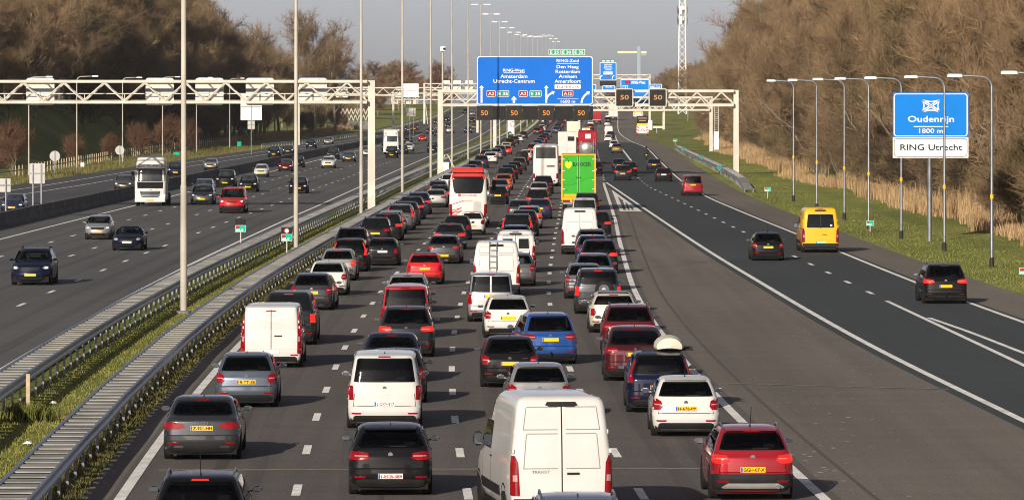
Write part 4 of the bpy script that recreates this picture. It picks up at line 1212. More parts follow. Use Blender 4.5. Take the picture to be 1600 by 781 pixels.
def tuft(rd):
    y = 88 + 230 * rd.random() ** 1.5
    c = math.floor(y / .55)                                # grows in tufts
    y = c * .55 + rd.gauss(.2, .12); q = random.Random(c)
    return rd.uniform(C(y) - 9.2, C(y) - 8.15 + q.uniform(-.2, .12)), y, q.uniform(.6, 1.3)
blades("rough_grass", 42000, tuft, .05, .16, .012, BLADE_Y, "rough tufted grass under the crash barrier along the jammed carriageway", "grass", 2, .5)
blades("verge_grass", 42000, lambda rd: (lambda y: (rd.uniform(MA(y) + .1, TREES_R(y) - 1), y, 1))(205 + 500 * rd.random() ** 1.5), .03, .10, .012, BLADE_V, "short green grass of the right verge", "grass", 3)
blades("left_verge_grass", 16000, lambda rd: (lambda y: (rd.uniform(FENCE(y) - 1, FE(y) - .3), y, 1))(rd.uniform(470, 900)), .15, .5, .03, BLADE_Y, "rough grass between the wooden fence and the parallel road", "grass", 4)
def reed_at(rd):
    y = 268 + 800 * rd.random() ** 1.3
    c = math.sin(y * .045) + math.sin(y * .11 + 2) * .7 + math.sin(y*.021)
    q = random.Random(int(y * .7)); k_ = q.random()
    return TREES_R(y) + 1.2 * c * .5 + rd.uniform(-1.3, 1.7) * (.3 + k_), y, (.25 + .30 * max(0, c + .9)) * (.5 + .8 * k_) * (1 if 330 < y else .6)
blades("dry_reeds", 46000, reed_at, .9, 2.3, .022, REED, "straw-coloured dry reeds along the foot of the right wood", "reeds", 5, .16)
blades("dry_reeds", 8000, lambda rd: (lambda y: (TREES_L(y) + rd.uniform(.5, 5), y, 1))(rd.uniform(1010, 1260)), .5, 1.4, .05, REED, "straw-coloured tall grass around the thick trunks on the left", "grass", 6, .2)
# weeds round the wooden stake
p = at(40, 655)
blades("weeds", 700, lambda rd: (p.x + rd.gauss(0, .35), p.y + rd.gauss(.1, .25), 1), .2, .55, .02, BLADE, "taller green weeds around the wooden stake", "weeds", 8, .25)

# ------------------------------------------------------------------ vehicles
def paint_mat(name, c, metal=0.0, rough=.34):
    m = mat("paint_" + name, c, rough=rough, metal=metal, var=.06, scale=1.3, coat=.9 if max(c) > .03 else .38, spec=.07)
    nt = m.node_tree; n = nt.nodes; l = nt.links; b = n["Principled BSDF"]
    tc = n.new("ShaderNodeTexCoord"); sp = n.new("ShaderNodeSeparateXYZ"); l.new(tc.outputs["Object"], sp.inputs[0])
    nz = n.new("ShaderNodeTexNoise"); nz.inputs["Scale"].default_value = 5; nz.inputs["Detail"].default_value = 5
    l.new(tc.outputs["Object"], nz.inputs["Vector"])
    mr = n.new("ShaderNodeMapRange"); mr.inputs["To Min"].default_value = rough * .8; mr.inputs["To Max"].default_value = rough * 1.35
    l.new(nz.outputs["Fac"], mr.inputs["Value"]); l.new(mr.outputs["Result"], b.inputs["Roughness"])
    # road dirt thickening towards the sills
    d = n.new("ShaderNodeMapRange"); d.inputs["From Min"].default_value = .25; d.inputs["From Max"].default_value = .75; d.inputs["To Min"].default_value = .13; d.inputs["To Max"].default_value = 0
    l.new(sp.outputs["Z"], d.inputs["Value"])
    q = n.new("ShaderNodeMath"); q.operation = 'MULTIPLY'; l.new(d.outputs["Result"], q.inputs[0]); l.new(nz.outputs["Fac"], q.inputs[1])
    src = b.inputs["Base Color"].links[0].from_socket
    mx = n.new("ShaderNodeMixRGB"); mx.inputs["Color2"].default_value = (.07, .062, .052, 1)
    l.new(q.outputs[0], mx.inputs["Fac"]); l.new(src, mx.inputs["Color1"]); l.new(mx.outputs[0], b.inputs["Base Color"])
    return m
PM = {"black": paint_mat("black", (.005, .005, .006)), "anthracite": paint_mat("anthracite", (.020, .021, .024), .4), "dark grey": paint_mat("dark_grey", (.036, .038, .043), .5),
      "grey": paint_mat("grey", (.10, .103, .11), .55), "silver": paint_mat("silver", (.33, .33, .33), .6), "white": paint_mat("white", (.50, .49, .475), 0, .36),
      "navy": paint_mat("navy", (.005, .008, .024), .2), "dark blue": paint_mat("dark_blue", (.012, .022, .065), .3), "blue": paint_mat("blue", (.020, .072, .26), .4),
      "red": paint_mat("red", (.40, .012, .016), .05), "dark red": paint_mat("dark_red", (.10, .008, .011), .3), "maroon": paint_mat("maroon", (.055, .009, .012), .35),
      "beige": paint_mat("beige", (.48, .43, .36), .3), "orange": paint_mat("orange", (.42, .10, .025), .2), "yellow": paint_mat("yellow", (.68, .33, .006)),
      "blue-grey": paint_mat("blue_grey", (.085, .105, .135), .5), "brown": paint_mat("brown", (.12, .085, .06), .4), "cherry": paint_mat("cherry", (.26, .012, .02), .3)}
GLASS = mat("tinted_glass", (.006, .007, .008), rough=.04, var=.3, scale=1.5, spec=.2)
def clear_glass(name, tint):
    m = bpy.data.materials.new(name); m.use_nodes = True; n = m.node_tree.nodes; l = m.node_tree.links
    n.remove(n["Principled BSDF"])
    tr = n.new("ShaderNodeBsdfTransparent"); gl = n.new("ShaderNodeBsdfGlossy"); mx = n.new("ShaderNodeMixShader"); fr = n.new("ShaderNodeFresnel")
    tc = n.new("ShaderNodeTexCoord"); nz = n.new("ShaderNodeTexNoise"); nz.inputs["Scale"].default_value = 2.5; l.new(tc.outputs["Object"], nz.inputs["Vector"])
    rp = n.new("ShaderNodeValToRGB"); rp.color_ramp.elements[0].color = rgb([v * .8 for v in tint]); rp.color_ramp.elements[1].color = rgb([v * 1.15 for v in tint])
    l.new(nz.outputs["Fac"], rp.inputs["Fac"]); l.new(rp.outputs["Color"], tr.inputs["Color"])
    gl.inputs["Roughness"].default_value = .03; fr.inputs["IOR"].default_value = 1.45
    l.new(fr.outputs[0], mx.inputs[0]); l.new(tr.outputs[0], mx.inputs[1]); l.new(gl.outputs[0], mx.inputs[2]); l.new(mx.outputs[0], n["Material Output"].inputs["Surface"])
    MATS[name] = m; return m
CLEARG = clear_glass("see_through_tinted_glass", (.34, .38, .36)); CLEARW = clear_glass("see_through_windscreen", (.70, .78, .74))
SEATM = mat("seat_fabric", (.030, .029, .029), rough=.9, var=.3, scale=5)
MGLASS = mat("mirror_glass", (.22, .25, .30), rough=.12, metal=.9, var=.2)
SCREEN = mat("windscreen_glass", (.028, .033, .034), rough=.08, var=.5, scale=2.2, spec=.5)
TRIM = mat("black_trim", (.016, .016, .017), rough=.55, var=.2)
TRIMG = mat("grey_trim", (.30, .30, .29), rough=.45, metal=.4, var=.12)
TYRE = mat("tyre_rubber", (.016, .015, .014), rough=.85, var=.3, scale=6)
RIM = mat("alloy_rim", (.32, .32, .33), rough=.35, metal=.8, var=.15)
TAILM = mat("tail_lens", (.19, .003, .005), rough=.18, var=.15, scale=6, coat=.5)
TAILL = mat("brake_lit", (.36, .008, .008), rough=.2, var=.05, emit=((1.0, .035, .02), .55))
CLEARL = mat("clear_lens", (.30, .20, .19), rough=.15, var=.15, coat=.6)
HEADL = mat("headlight_lens", (.36, .36, .36), rough=.12, var=.1, coat=.8, metal=.2)
HEADLIT = mat("headlight_lit", (.8, .78, .7), rough=.2, var=.02, emit=((1.0, .93, .80), 1.8))
INDI = mat("indicator_lens", (.7, .22, .02), rough=.2, var=.05, emit=((1, .35, .05), .8))
PLATE_Y = mat("plate_yellow", (.72, .40, .015), rough=.45, var=.05)
PLATE_W = mat("plate_white", (.72, .71, .68), rough=.45, var=.05)
PLATE_B = mat("plate_blue", (.16, .45, .70), rough=.45, var=.05)
EUBLUE = mat("plate_band", (.02, .08, .42), rough=.45)
CHROME = mat("chrome", (.68, .68, .68), rough=.15, metal=1.0, var=.05)
INNER = mat("dark_underbody", (.010, .010, .010), rough=.9)
CREAMBOX = mat("roof_box", (.50, .46, .38), rough=.45, var=.08)

class Shell:
    """car body made of stacked horizontal slices: z -> rear y, front y, half width"""
    def __init__(s, keys, L, bow=.07, bowf=.20, rc=.20, rcf=.42, tp=.045):
        s.k = keys; s.L = L; s.bow, s.bowf, s.rc, s.rcf, s.tp = bow, bowf, rc, rcf, tp
        s.H = keys[-1][0]
    def P(s, z):
        k = s.k
        if z <= k[0][0]: return k[0][1:]
        for a, b in zip(k, k[1:]):
            if z <= b[0]:
                t = (z - a[0]) / (b[0] - a[0]); return tuple(a[i] + (b[i] - a[i]) * t for i in (1, 2, 3))
        return k[-1][1:]
    def rr(s, yr, yf, w):                                 # corner radii and bows, kept small where a slice is short
        d = max(.02, yf - yr); return min(s.rc, w * .6, d * .2), min(s.rcf, w * .6, d * .3), min(s.bow, d * .1), min(s.bowf, d * .15)
    def tap(s, y): return 1 - s.tp * ((y - s.L / 2) / (s.L / 2)) ** 2
    def Yr(s, x, z):
        yr, yf, w = s.P(z); x = min(abs(x) / s.tap(yr), w - .002); rc, _, bo, _ = s.rr(yr, yf, w); d = max(0, x - (w - rc))
        return yr + bo * (x / w) ** 2 + rc - math.sqrt(max(0, rc * rc - d * d))
    def Yf(s, x, z):
        yr, yf, w = s.P(z); x = min(abs(x) / s.tap(yf), w - .002); _, rc, _, bo = s.rr(yr, yf, w); d = max(0, x - (w - rc))
        return yf - bo * (x / w) ** 2 - rc + math.sqrt(max(0, rc * rc - d * d))
    def W(s, y, z): return s.P(z)[2] * s.tap(y)
    def half(s, z, ns=8):
        yr, yf, w = s.P(z); pts = []
        rc, rf, bo, bf = s.rr(yr, yf, w)
        for i in range(4): x = (w - rc) * i / 4; pts.append((x, yr + bo * (x / w) ** 2))
        for i in range(6):
            q = R(90 * i / 5); x = w - rc + rc * math.sin(q); pts.append((x, yr + bo * (x / w) ** 2 + rc - rc * math.cos(q)))
        ya, yb = yr + bo + rc, yf - bf - rf
        for i in range(1, ns): pts.append((w, ya + (yb - ya) * i / ns))
        for i in range(6):
            q = R(90 * (1 - i / 5)); x = w - rf + rf * math.sin(q); pts.append((x, yf - bf * (x / w) ** 2 - rf + rf * math.cos(q)))
        for i in range(3, -1, -1): x = (w - rf) * i / 4; pts.append((x, yf - bf * (x / w) ** 2))
        return [(x * s.tap(y), y) for x, y in pts]
    def body(s, hole=None, step=.07, ns=8):
        zs = []
        for a, b in zip(s.k, s.k[1:]):
            n = max(1, int((b[0] - a[0]) / step))
            zs += [a[0] + (b[0] - a[0]) * i / n for i in range(n)]
        zs.append(s.k[-1][0])
        vs = []; n = None
        for z in zs:
            h = s.half(z, ns); ring_ = h + [(-x, y) for x, y in h[-2:0:-1]]
            n = len(ring_); vs += [(x, y, z) for x, y in ring_]
        fs = [(i*n+k, i*n+(k+1) % n, (i+1)*n+(k+1) % n, (i+1)*n+k) for i in range(len(zs)-1) for k in range(n)]
        fs += [tuple(range(n-1, -1, -1)), tuple((len(zs)-1)*n+k for k in range(n))]
        b = MB(); b.mi = None
        if hole:                                          # openings behind the glass; what is left at their edges is black frit
            keep = []; mi = []
            for f in fs:
                c = [sum(vs[i][k] for i in f) / len(f) for k in range(3)]
                q = hole(*c) if len(f) == 4 else 0
                if q < 2: keep.append(f); mi.append(q)
            fs = keep; b.mi = mi
        b.add(vs, fs); return b
    def patch(s, b, rows, fn, off, nx=6, flip=False):
        """patch laid on the body: rows (v, u0, u1); fn(u, v, off) -> point; a skirt gives it an edge"""
        R_ = []
        for (va, a0, a1), (vb, b0, b1) in zip(rows, rows[1:]):
            m = max(1, int(abs(vb - va) / .035))
            for i in range(m): t = i / m; R_.append((va + (vb-va)*t, a0 + (b0-a0)*t, a1 + (b1-a1)*t))
        R_.append(rows[-1])
        m = len(R_); w = nx + 1; vs = []; fs = []
        for v, u0, u1 in R_:
            for k in range(w): vs.append(fn(u0 + (u1 - u0) * k / nx, v, off))
        for i in range(m-1):
            for k in range(nx): fs.append((i*w+k, i*w+k+1, (i+1)*w+k+1, (i+1)*w+k))
        loop = [k for k in range(w)] + [i*w+nx for i in range(1, m)] + [(m-1)*w+k for k in range(nx-1, -1, -1)] + [i*w for i in range(m-2, 0, -1)]
        base = len(vs)
        for q in loop:
            i, k = divmod(q, w); v, u0, u1 = R_[i]; vs.append(fn(u0 + (u1-u0)*k/nx, v, -.012))
        nl = len(loop)
        for i in range(nl): j = (i+1) % nl; fs.append((loop[i], base+i, base+j, loop[j]))
        b.add(vs, fs); return b
    def rear(s, rows, off=.008, nx=6, b=None): return s.patch(b or MB(), rows, lambda x, z, o: (x, s.Yr(x, z) - o, z), off, nx)
    def front(s, rows, off=.008, nx=6, b=None): return s.patch(b or MB(), rows, lambda x, z, o: (x, s.Yf(x, z) + o, z), off, nx)
    def side(s, rows, sd, off=.006, nx=6, b=None): return s.patch(b or MB(), rows, lambda y, z, o: (sd * (s.W(y, z) + o), y, z), off, nx)

def car_keys(L, W, H, belt, hood, rb, rt, wsb, wst, boot=None, tuck=.24, flat=.3, snout=.10):
    h = W / 2
    k = [(.19, .13, L-.17, h-.08), (.30, .04, L-.06, h-.025), (.46, 0, L, h-.005), (.585, .006, L-.015, h), (.605, .055, L-.03, h), (hood-.10, .062, L-snout, h-.004), (hood, .070, L-snout-.14, h-.018)]
    if boot:
        k += [(belt-.02, .075, L-wsb+.25, h-.04), (belt+.04, .12, L-wsb+.04, h-.06), (belt+.075, boot, L-wsb-.06, h-.10)]
    else:
        k += [(belt, rb, L-wsb, h-.045), (belt+.05, rb+.02, L-wsb-.07, h-.065)]
    zt_ = H - .085
    k += [((belt+.07+zt_)/2, ((boot or rb+.03)+rt)/2 - .03, L-(wsb+wst)/2-.02, h-.065-(tuck-.065)*.45), (zt_, rt, L-wst, h-tuck), (H-.045, rt+.09, L-wst-.10, h-tuck-.035), (H-.015, rt+.30, L-wst-.34, h-tuck-.11), (H, rt+.28+flat, L-wst-.7, h-tuck-.30)]
    return k

def mk(L, W, H, belt=.93, hood=.82, rb=.13, rt=.48, wsb=1.05, wst=1.85, boot=None, tuck=.23, flat=.3, tail="block", plate=.72, wheel=.32, win=(.15, .20), **kw):
    sh = Shell(car_keys(L, W, H, belt, hood, rb, rt, wsb, wst, boot, tuck, flat, kw.get("snout", .10)), L, kw.get("bow", .07), kw.get("bowf", .22), kw.get("rc", .20), kw.get("rcf", .42))
    d = dict(sh=sh, L=L, W=W, H=H, belt=belt, hood=hood, wsb=wsb, wst=wst, boot=boot, tail=tail, plate=plate, wheel=wheel, win=win, tuck=tuck, rt=rt, rb=rb); d.update(kw); return d
TYPES = {
 "hatchback": mk(4.0, 1.72, 1.48, tail="block", rt=.50),
 "golfer": mk(4.26, 1.79, 1.47, belt=.95, tail="wide", plate=.44, rt=.55),
 "suv": mk(4.4, 1.84, 1.64, belt=1.03, hood=.94, rt=.52, wsb=1.10, wst=1.95, tail="wide", plate=.74, wheel=.35, rails=1),
 "bigsuv": mk(4.6, 1.88, 1.70, belt=1.06, hood=.98, rt=.40, wsb=1.15, wst=2.0, tail="tall", plate=.78, wheel=.36, rails=1),
 "crossover": mk(4.15, 1.76, 1.52, belt=.98, hood=.90, rt=.52, tail="eyes", plate=.66, wheel=.33, rails=1),
 "estate": mk(4.6, 1.80, 1.50, belt=.95, rt=.42, wsb=1.1, wst=2.0, tail="block", plate=.70, rails=1),
 "saloon": mk(4.70, 1.82, 1.43, belt=.93, hood=.80, rt=1.12, wsb=1.2, wst=2.1, boot=.58, tail="bar", plate=.76),
 "coupesuv": mk(4.75, 1.90, 1.60, belt=1.02, hood=.93, rb=.14, rt=1.05, wsb=1.0, wst=2.0, tail="wide", plate=.82, wheel=.35),
 "mpv": mk(4.4, 1.80, 1.62, belt=.98, hood=.92, rt=.34, wsb=.95, wst=1.9, tail="tall", plate=.70),
 "gtourer": mk(4.55, 1.80, 1.61, belt=.98, hood=.90, rt=.45, wsb=1.05, wst=1.95, tail="wide", plate=.80, wheel=.33),
 "mini": mk(3.85, 1.72, 1.42, belt=.93, hood=.84, rb=.11, rt=.34, wsb=1.0, wst=1.65, tail="round", plate=.74),
 "clubman": mk(4.25, 1.80, 1.45, belt=.94, hood=.85, rb=.10, rt=.28, wsb=1.05, wst=1.75, tail="round", plate=.68),
 "small": mk(3.5, 1.62, 1.47, belt=.93, hood=.86, rt=.40, wsb=.75, wst=1.55, tail="block", plate=.58, wheel=.29),
 "roadster": mk(4.05, 1.74, 1.29, belt=.86, hood=.78, rt=1.10, wsb=1.55, wst=2.05, boot=.62, tail="bar", plate=.66, flat=.35),
 "caddy": mk(4.5, 1.80, 1.84, belt=1.05, hood=.98, rb=.09, rt=.20, wsb=.95, wst=1.75, tuck=.16, tail="vanlow", plate=.98, wheel=.33, win=(.14, .19), rc=.14),
 "peoplevan": mk(5.1, 1.93, 1.91, belt=1.12, hood=1.04, rb=.12, rt=.32, wsb=.85, wst=1.75, tuck=.19, tail="vanlow", plate=.66, wheel=.34, win=(.16, .20), rc=.20),
 "panelvan": mk(5.1, 1.95, 1.97, belt=1.10, hood=1.06, rb=.07, rt=.14, wsb=.85, wst=1.75, tuck=.14, tail="pillar", plate=.52, wheel=.34, win=None, rc=.10, bow=.03),
 "pickup": mk(5.3, 1.88, 1.82, belt=1.12, hood=1.05, rb=.06, rt=.34, wsb=1.35, wst=2.2, tuck=.24, tail="picklow", plate=.60, wheel=.39, rc=.14),
 "jeep": mk(4.4, 1.84, 1.78, belt=1.10, hood=1.02, rb=.08, rt=.22, wsb=1.25, wst=1.85, tuck=.19, tail="vanlow", plate=.72, wheel=.38, rails=1, rc=.14),
}
def van_keys(L, W, H):
    h = W / 2
    return [(.28, .07, L-.15, h-.09), (.42, 0, L-.03, h-.02), (.62, .02, L, h), (.95, .04, L-.10, h), (1.12, .05, L-.35, h-.01), (1.25, .055, L-.95, h-.015), (1.32, .06, L-1.08, h-.02), (1.9, .11, L-1.72, h-.09),
            (H-.25, .17, L-2.05, h-.13), (H-.12, .20, L-2.3, h-.16), (H-.04, .27, L-2.6, h-.22), (H, .60, L-3.1, h-.42)]
for nm, L_, W_v, H_v, kw in (("bigvan", 5.9, 2.06, 2.52, dict(tail="vantower", win=None)), ("highvan", 5.6, 2.05, 2.35, dict(tail="vantower", win=None)), ("minibus", 5.6, 2.06, 2.48, dict(tail="vantower", win="bus")), ("windowvan", 5.3, 1.95, 2.05, dict(tail="vantower", win="two"))):
    TYPES[nm] = dict(sh=Shell(van_keys(L_, W_v, H_v), L_, .03, .22, .13, .45, .02), L=L_, W=W_v, H=H_v, belt=1.25, hood=1.12, wsb=1.0, wst=1.9, boot=None, plate=.56, wheel=.35, van=1, tuck=.13, rt=.17, rb=.06, **kw)

def wheel_mesh(r, w=.21):
    a = MB(); a.lathe([(r*.62, -w/2), (r*.93, -w/2), (r, -w/2+.03), (r, w/2-.03), (r*.93, w/2), (r*.62, w/2)], 20, 'x')
    return a.mesh("wheel", 35)
def rim_mesh(r, w=.21):
    a = MB(); a.lathe([(r*.63, -w*.40), (r*.60, w*.40), (r*.56, w*.47), (r*.48, w*.40), (r*.16, w*.44), (.001, w*.44)], 20, 'x')
    for i in range(5):
        q = 2*PI*i/5; c, s_ = math.cos(q), math.sin(q)
        a.add([(w*.46, c*r*.12 - s_*r*.07, s_*r*.12 + c*r*.07), (w*.46, c*r*.12 + s_*r*.07, s_*r*.12 - c*r*.07), (w*.46, c*r*.56 + s_*r*.05, s_*r*.56 - c*r*.05), (w*.46, c*r*.56 - s_*r*.05, s_*r*.56 + c*r*.05)], [(0, 1, 2, 3)])
    return a.mesh("rim", 35)

MESH = {}
def cached(key, fn):
    if key not in MESH: MESH[key] = fn()
    return MESH[key]

def tail_rows(T):
    h = T["W"]/2; b = T["belt"]; H_ = T["H"]; k = T["tail"]
    if k == "block": return [(b-.24, h-.22, h-.05), (b-.16, h-.28, h-.03), (b-.03, h-.25, h-.045), (b+.03, h-.15, h-.055)]
    if k == "wide": return [(b-.17, h-.34, h-.03), (b-.13, h-.46, h-.02), (b-.03, h-.42, h-.05), (b+.0, h-.24, h-.06)]
    if k == "bar": return [(b-.19, h-.36, h-.025), (b-.15, h-.52, h-.02), (b-.06, h-.46, h-.04), (b-.04, h-.30, h-.045)]
    if k == "eyes": return [(b-.19, h-.30, h-.05), (b-.13, h-.40, h-.03), (b-.03, h-.34, h-.05), (b-.005, h-.16, h-.07)]
    if k == "round": return [(b-.30, h-.19, h-.08), (b-.27, h-.25, h-.04), (b-.10, h-.26, h-.05), (b-.05, h-.20, h-.09)]
    if k == "tall": return [(b-.16, h-.20, h-.03), (b-.05, h-.17, h-.05), (b+.12, h-.16, h-.085), (H_-.20, h-T["tuck"]-.045, h-T["tuck"]-.0)]
    if k == "vanlow": return [(b-.36, h-.17, h-.02), (b-.34, h-.18, h-.01), (b-.02, h-.17, h-.04), (b+.0, h-.15, h-.055)]
    if k == "pillar": return [(.46, h-.15, h-.02), (.50, h-.16, h-.01), (b+.2, h-.15, h-.04), (H_-.34, h-.15, h-.115)]
    if k == "picklow": return [(b-.34, h-.19, h-.03), (b-.32, h-.20, h-.01), (b-.05, h-.20, h-.045), (b-.03, h-.18, h-.05)]
    if k == "vantower": return [(.58, h-.18, h-.03), (.60, h-.19, h-.012), (1.22, h-.16, h-.022), (1.36, h-.10, h-.04)]
def mir(rows): return [(z, -b, -a) for z, a, b in rows]

def vehicle(typ, colour, label, cat, loc, rz, group, tier=2, name=None, plate="y", text=None, lit=False, hl=False, extras=(), glass=None, bumper=None, roof=None, ptxt=None, mirror=None):
    """tier 2: all parts; 1: mid-distance; 0: far"""
    T = TYPES[typ]; sh = T["sh"]; L_, W_v, H_v, b = T["L"], T["W"], T["H"], T["belt"]; h = W_v/2; r = T["wheel"]
    pm = PM[colour]; van = T.get("van")
    o = thing(name or cat.replace(" ", "_"), label, cat, loc, rz, group)
    ck = lambda p, fn: cached((typ, p), fn)
    clear = tier == 2 and not van and typ not in ("panelvan", "pickup") and T["win"]
    if clear:
        def bm2():
            z0 = b + (.085 if not T["boot"] else .10); z1 = H_v - .105; wn = T["win"]
            w0, w1 = sh.P(z0)[2] - wn[0] + .035, sh.P(z1)[2] - wn[1] + .12
            f0, f1 = b + .06, H_v - .11; v0, v1 = sh.P(f0)[2] - .13, sh.P(f1)[2] - .07
            ya0, yb0 = T["rb"] + .45 if not T["boot"] else T["boot"] + .35, L_ - T["wsb"] - .28
            ya1, yb1 = T["rt"] + .35, L_ - T["wst"] - .10
            def inside(u, lo, hi, z, za, zb, m): return za + m < z < zb - m and lo + m < u < hi - m
            def hole(x, y, z):
                t = (z - z0) / (z1 - z0); w = w0 + (w1 - w0) * t
                if y < sh.Yr(x, z) + .05 and inside(x, -w, w, z, z0, z1, .0): return 2 if inside(x, -w, w, z, z0, z1, .045) else 1
                t = (z - f0) / (f1 - f0); w = v0 + (v1 - v0) * t
                if y > sh.Yf(x, z) - .05 and inside(x, -w, w, z, f0, f1, .0): return 2 if inside(x, -w, w, z, f0, f1, .05) else 1
                zz0 = b + .05; t = (z - zz0) / (H_v - .12 - zz0)
                if abs(x) > sh.W(y, z) - .05 and 0 < t < 1:
                    lo, hi = ya0 + (ya1 - ya0) * t, yb0 + (yb1 - yb0) * t
                    if inside(y, lo, hi, z, zz0, H_v - .12, .0):
                        mid = (yb1 + ya1) / 2
                        if abs(y - mid) < .05: return 1
                        return 2 if inside(y, lo, hi, z, zz0, H_v - .12, .045) else 1
                return 0
            q = sh.body(hole, .035, 30); me = q.mesh("body"); me.validate()
            mi = q.mi
            for pl, k in zip(me.polygons, mi): pl.material_index = k
            bm_ = bmesh.new(); bm_.from_mesh(me); bmesh.ops.recalc_face_normals(bm_, faces=bm_.faces); bm_.to_mesh(me); bm_.free()
            me.shade_smooth(); me.set_sharp_from_angle(angle=R(50))
            me.materials.append(PM["black"]); me.materials.append(INNER)
            return me
        obj("body", ck("body2", bm2), pm, o)
        def seats():
            a = MB(); yf = L_ - T["wst"] - .15; yr = T["rt"] + .45
            a.bevbox(-h+.22, h-.22, yr, yr+.22, .40, b+.02, .06)
            for x in (-.42, .42): a.bevbox(x-.13, x+.13, yr+.03, yr+.13, b+.03, b+.19, .04)
            yd = (yf + yr) / 2 + .25
            for x in (-.38, .38):
                a.bevbox(x-.24, x+.24, yd, yd+.18, .40, b+.14, .08); a.bevbox(x-.12, x+.12, yd+.03, yd+.12, b+.16, b+.33, .04)
            a.bevbox(-h+.18, h-.18, L_-T["wsb"]-.75, L_-T["wsb"]-.35, .40, b+.02, .06)
            return a.mesh("seats", 40)
        obj("seats", ck("seats", seats), SEATM, o)
    else: obj("body", ck("body", lambda: sh.body().mesh("body", 50)), pm, o)
    # dark floor and lower valance
    obj("underbody", ck("under", lambda: MB().box(-h+.10, h-.10, .18, L_-.22, .15, .40).mesh("underbody")), INNER, o)
    if bumper: obj("front_bumper", ck("fbump", lambda: sh.front([(.24, -h+.1, h-.1), (.30, -h+.03, h-.03), (.54, -h+.02, h-.02), (.575, -h+.04, h-.04)], .02, 30).mesh("front_bumper", 40)), bumper, o)
    if bumper: obj("bumper", ck("bump", lambda: sh.rear([(.24, -h+.1, h-.1), (.30, -h+.03, h-.03), (.54, -h+.02, h-.02), (.575, -h+.04, h-.04)], .02, 30).mesh("bumper", 40)), bumper, o)
    else: obj("valance", ck("val", lambda: sh.rear([(.205, -h+.16, h-.16), (.34, -h+.18, h-.18), (.37, -h+.24, h-.24)], .018, 26).mesh("valance", 40)), TRIM, o)
    # glazing
    g = glass or (CLEARG if clear else GLASS)
    win = T["win"]; zt_ = H_v - .105
    if win and not isinstance(win, str):
        def rw():
            z0 = b + (.085 if not T["boot"] else .10)
            w0, w1 = sh.P(z0)[2] - win[0] + .035, sh.P(zt_)[2] - win[1] + .12
            return sh.rear([(z0, -w0+.07, w0-.07), (z0+.03, -w0, w0), (zt_-.05, -w1, w1), (zt_, -w1+.06, w1-.06)], .012, 20).mesh("rear_window", 40)
        obj("rear_window", ck("rwin", rw), g, o)
    elif win == "bus":
        obj("rear_window", ck("rwin", lambda: sh.rear([(1.38, -.70, .70), (1.42, -.76, .76), (2.08, -.70, .70), (2.12, -.64, .64)], .008, 10).mesh("rear_window", 40)), g, o)
        obj("window_pillar", ck("wpil", lambda: sh.rear([(1.36, -.03, .03), (2.14, -.03, .03)], .02, 2).mesh("window_pillar")), TRIM, o)
        obj("window_sticker", ck("wstk", lambda: sh.rear([(1.46, .54, .64), (1.56, .54, .64)], .02, 1).mesh("window_sticker")), PLATE_W, o)
    elif win == "two":
        for s in (-1, 1): obj("rear_window", ck("rwin%d" % s, lambda: sh.rear([(1.18, s*.40-.26, s*.40+.26), (1.66, s*.39-.24, s*.39+.24)], .008, 4).mesh("rear_window", 40)), g, o)
    def sw(s):
        z0, z1 = b + .05, H_v - .12
        ya, yb = T["rt"] + .35, L_ - T["wst"] - .10
        y0, y1 = T["rb"] + .45 if not T["boot"] else T["boot"] + .35, L_ - T["wsb"] - .28
        if van or typ == "panelvan":
            y0 = ya = L_ - 2.75 if van else L_ - 2.4
            z1 = 1.86 if van else H_v - .2
            y1, yb = L_ - T["wsb"] - .30, L_ - T["wst"] - (.0 if van else .1)
        return sh.side([(z0, y0, y1), (z1, ya, yb)], s, .010, 10).mesh("side_window", 40)
    for s in (-1, 1): obj("side_window", ck("sw%d" % s, lambda: sw(s)), CLEARG if clear else GLASS, o)
    def ws():
        z0, z1 = b + .06, (H_v - .11 if not van else 1.95)
        w0, w1 = sh.P(z0)[2] - .13, sh.P(z1)[2] - .07
        return sh.front([(z0, -w0, w0), (z1, -w1, w1)], .012, 20).mesh("windscreen", 40)
    obj("windscreen", ck("ws", ws), CLEARW if clear else SCREEN, o)
    # lamps
    tr = tail_rows(T)
    for s in (-1, 1):
        tl = obj("tail_light", ck("tl%d" % s, lambda: sh.rear(tr if s > 0 else mir(tr), .016, 5).mesh("tail_light", 40)), TAILL if lit else TAILM, o)
        if tier == 2 and T["tail"] in ("wide", "eyes", "block", "vantower", "pillar", "tall"):
            z0, a0, a1 = tr[1]; z1, b0, b1 = tr[2]; f0, f1 = (.30, .52) if z1 - z0 < .3 else (.42, .62)
            rr = [(z0+(z1-z0)*f0, a0+(b0-a0)*f0+.03, a1+(b1-a1)*f0-.04), (z0+(z1-z0)*f1, a0+(b0-a0)*f1+.03, a1+(b1-a1)*f1-.04)]
            obj("reversing_lens", ck("rl%d" % s, lambda: sh.rear(rr if s > 0 else mir(rr), .021, 4).mesh("reversing_lens", 40)), CLEARL, tl)
        hr = [(T["hood"]-.20, h-.30, h-.08), (T["hood"]-.13, h-.38, h-.06), (T["hood"]-.07, h-.30, h-.07)]
        if van: hr = [(.85, h-.36, h-.06), (1.0, h-.34, h-.06), (1.13, h-.22, h-.06)]
        hlo = obj("headlight", ck("hl%d" % s, lambda: sh.front(hr if s > 0 else mir(hr), .012, 5).mesh("headlight", 40)), HEADL, o)
        if hl:
            z0, a0, a1 = hr[0]; z1, b0, b1 = hr[1]; cxm = (b0 + b1) / 2
            rr = [(z0+.03, cxm-.05, cxm+.07), (z1+.015, cxm-.06, cxm+.08)]
            obj("lit_lens", ck("ll%d" % s, lambda: sh.front(rr if s > 0 else mir(rr), .020, 3).mesh("lit_lens", 40)), HEADLIT, hlo)
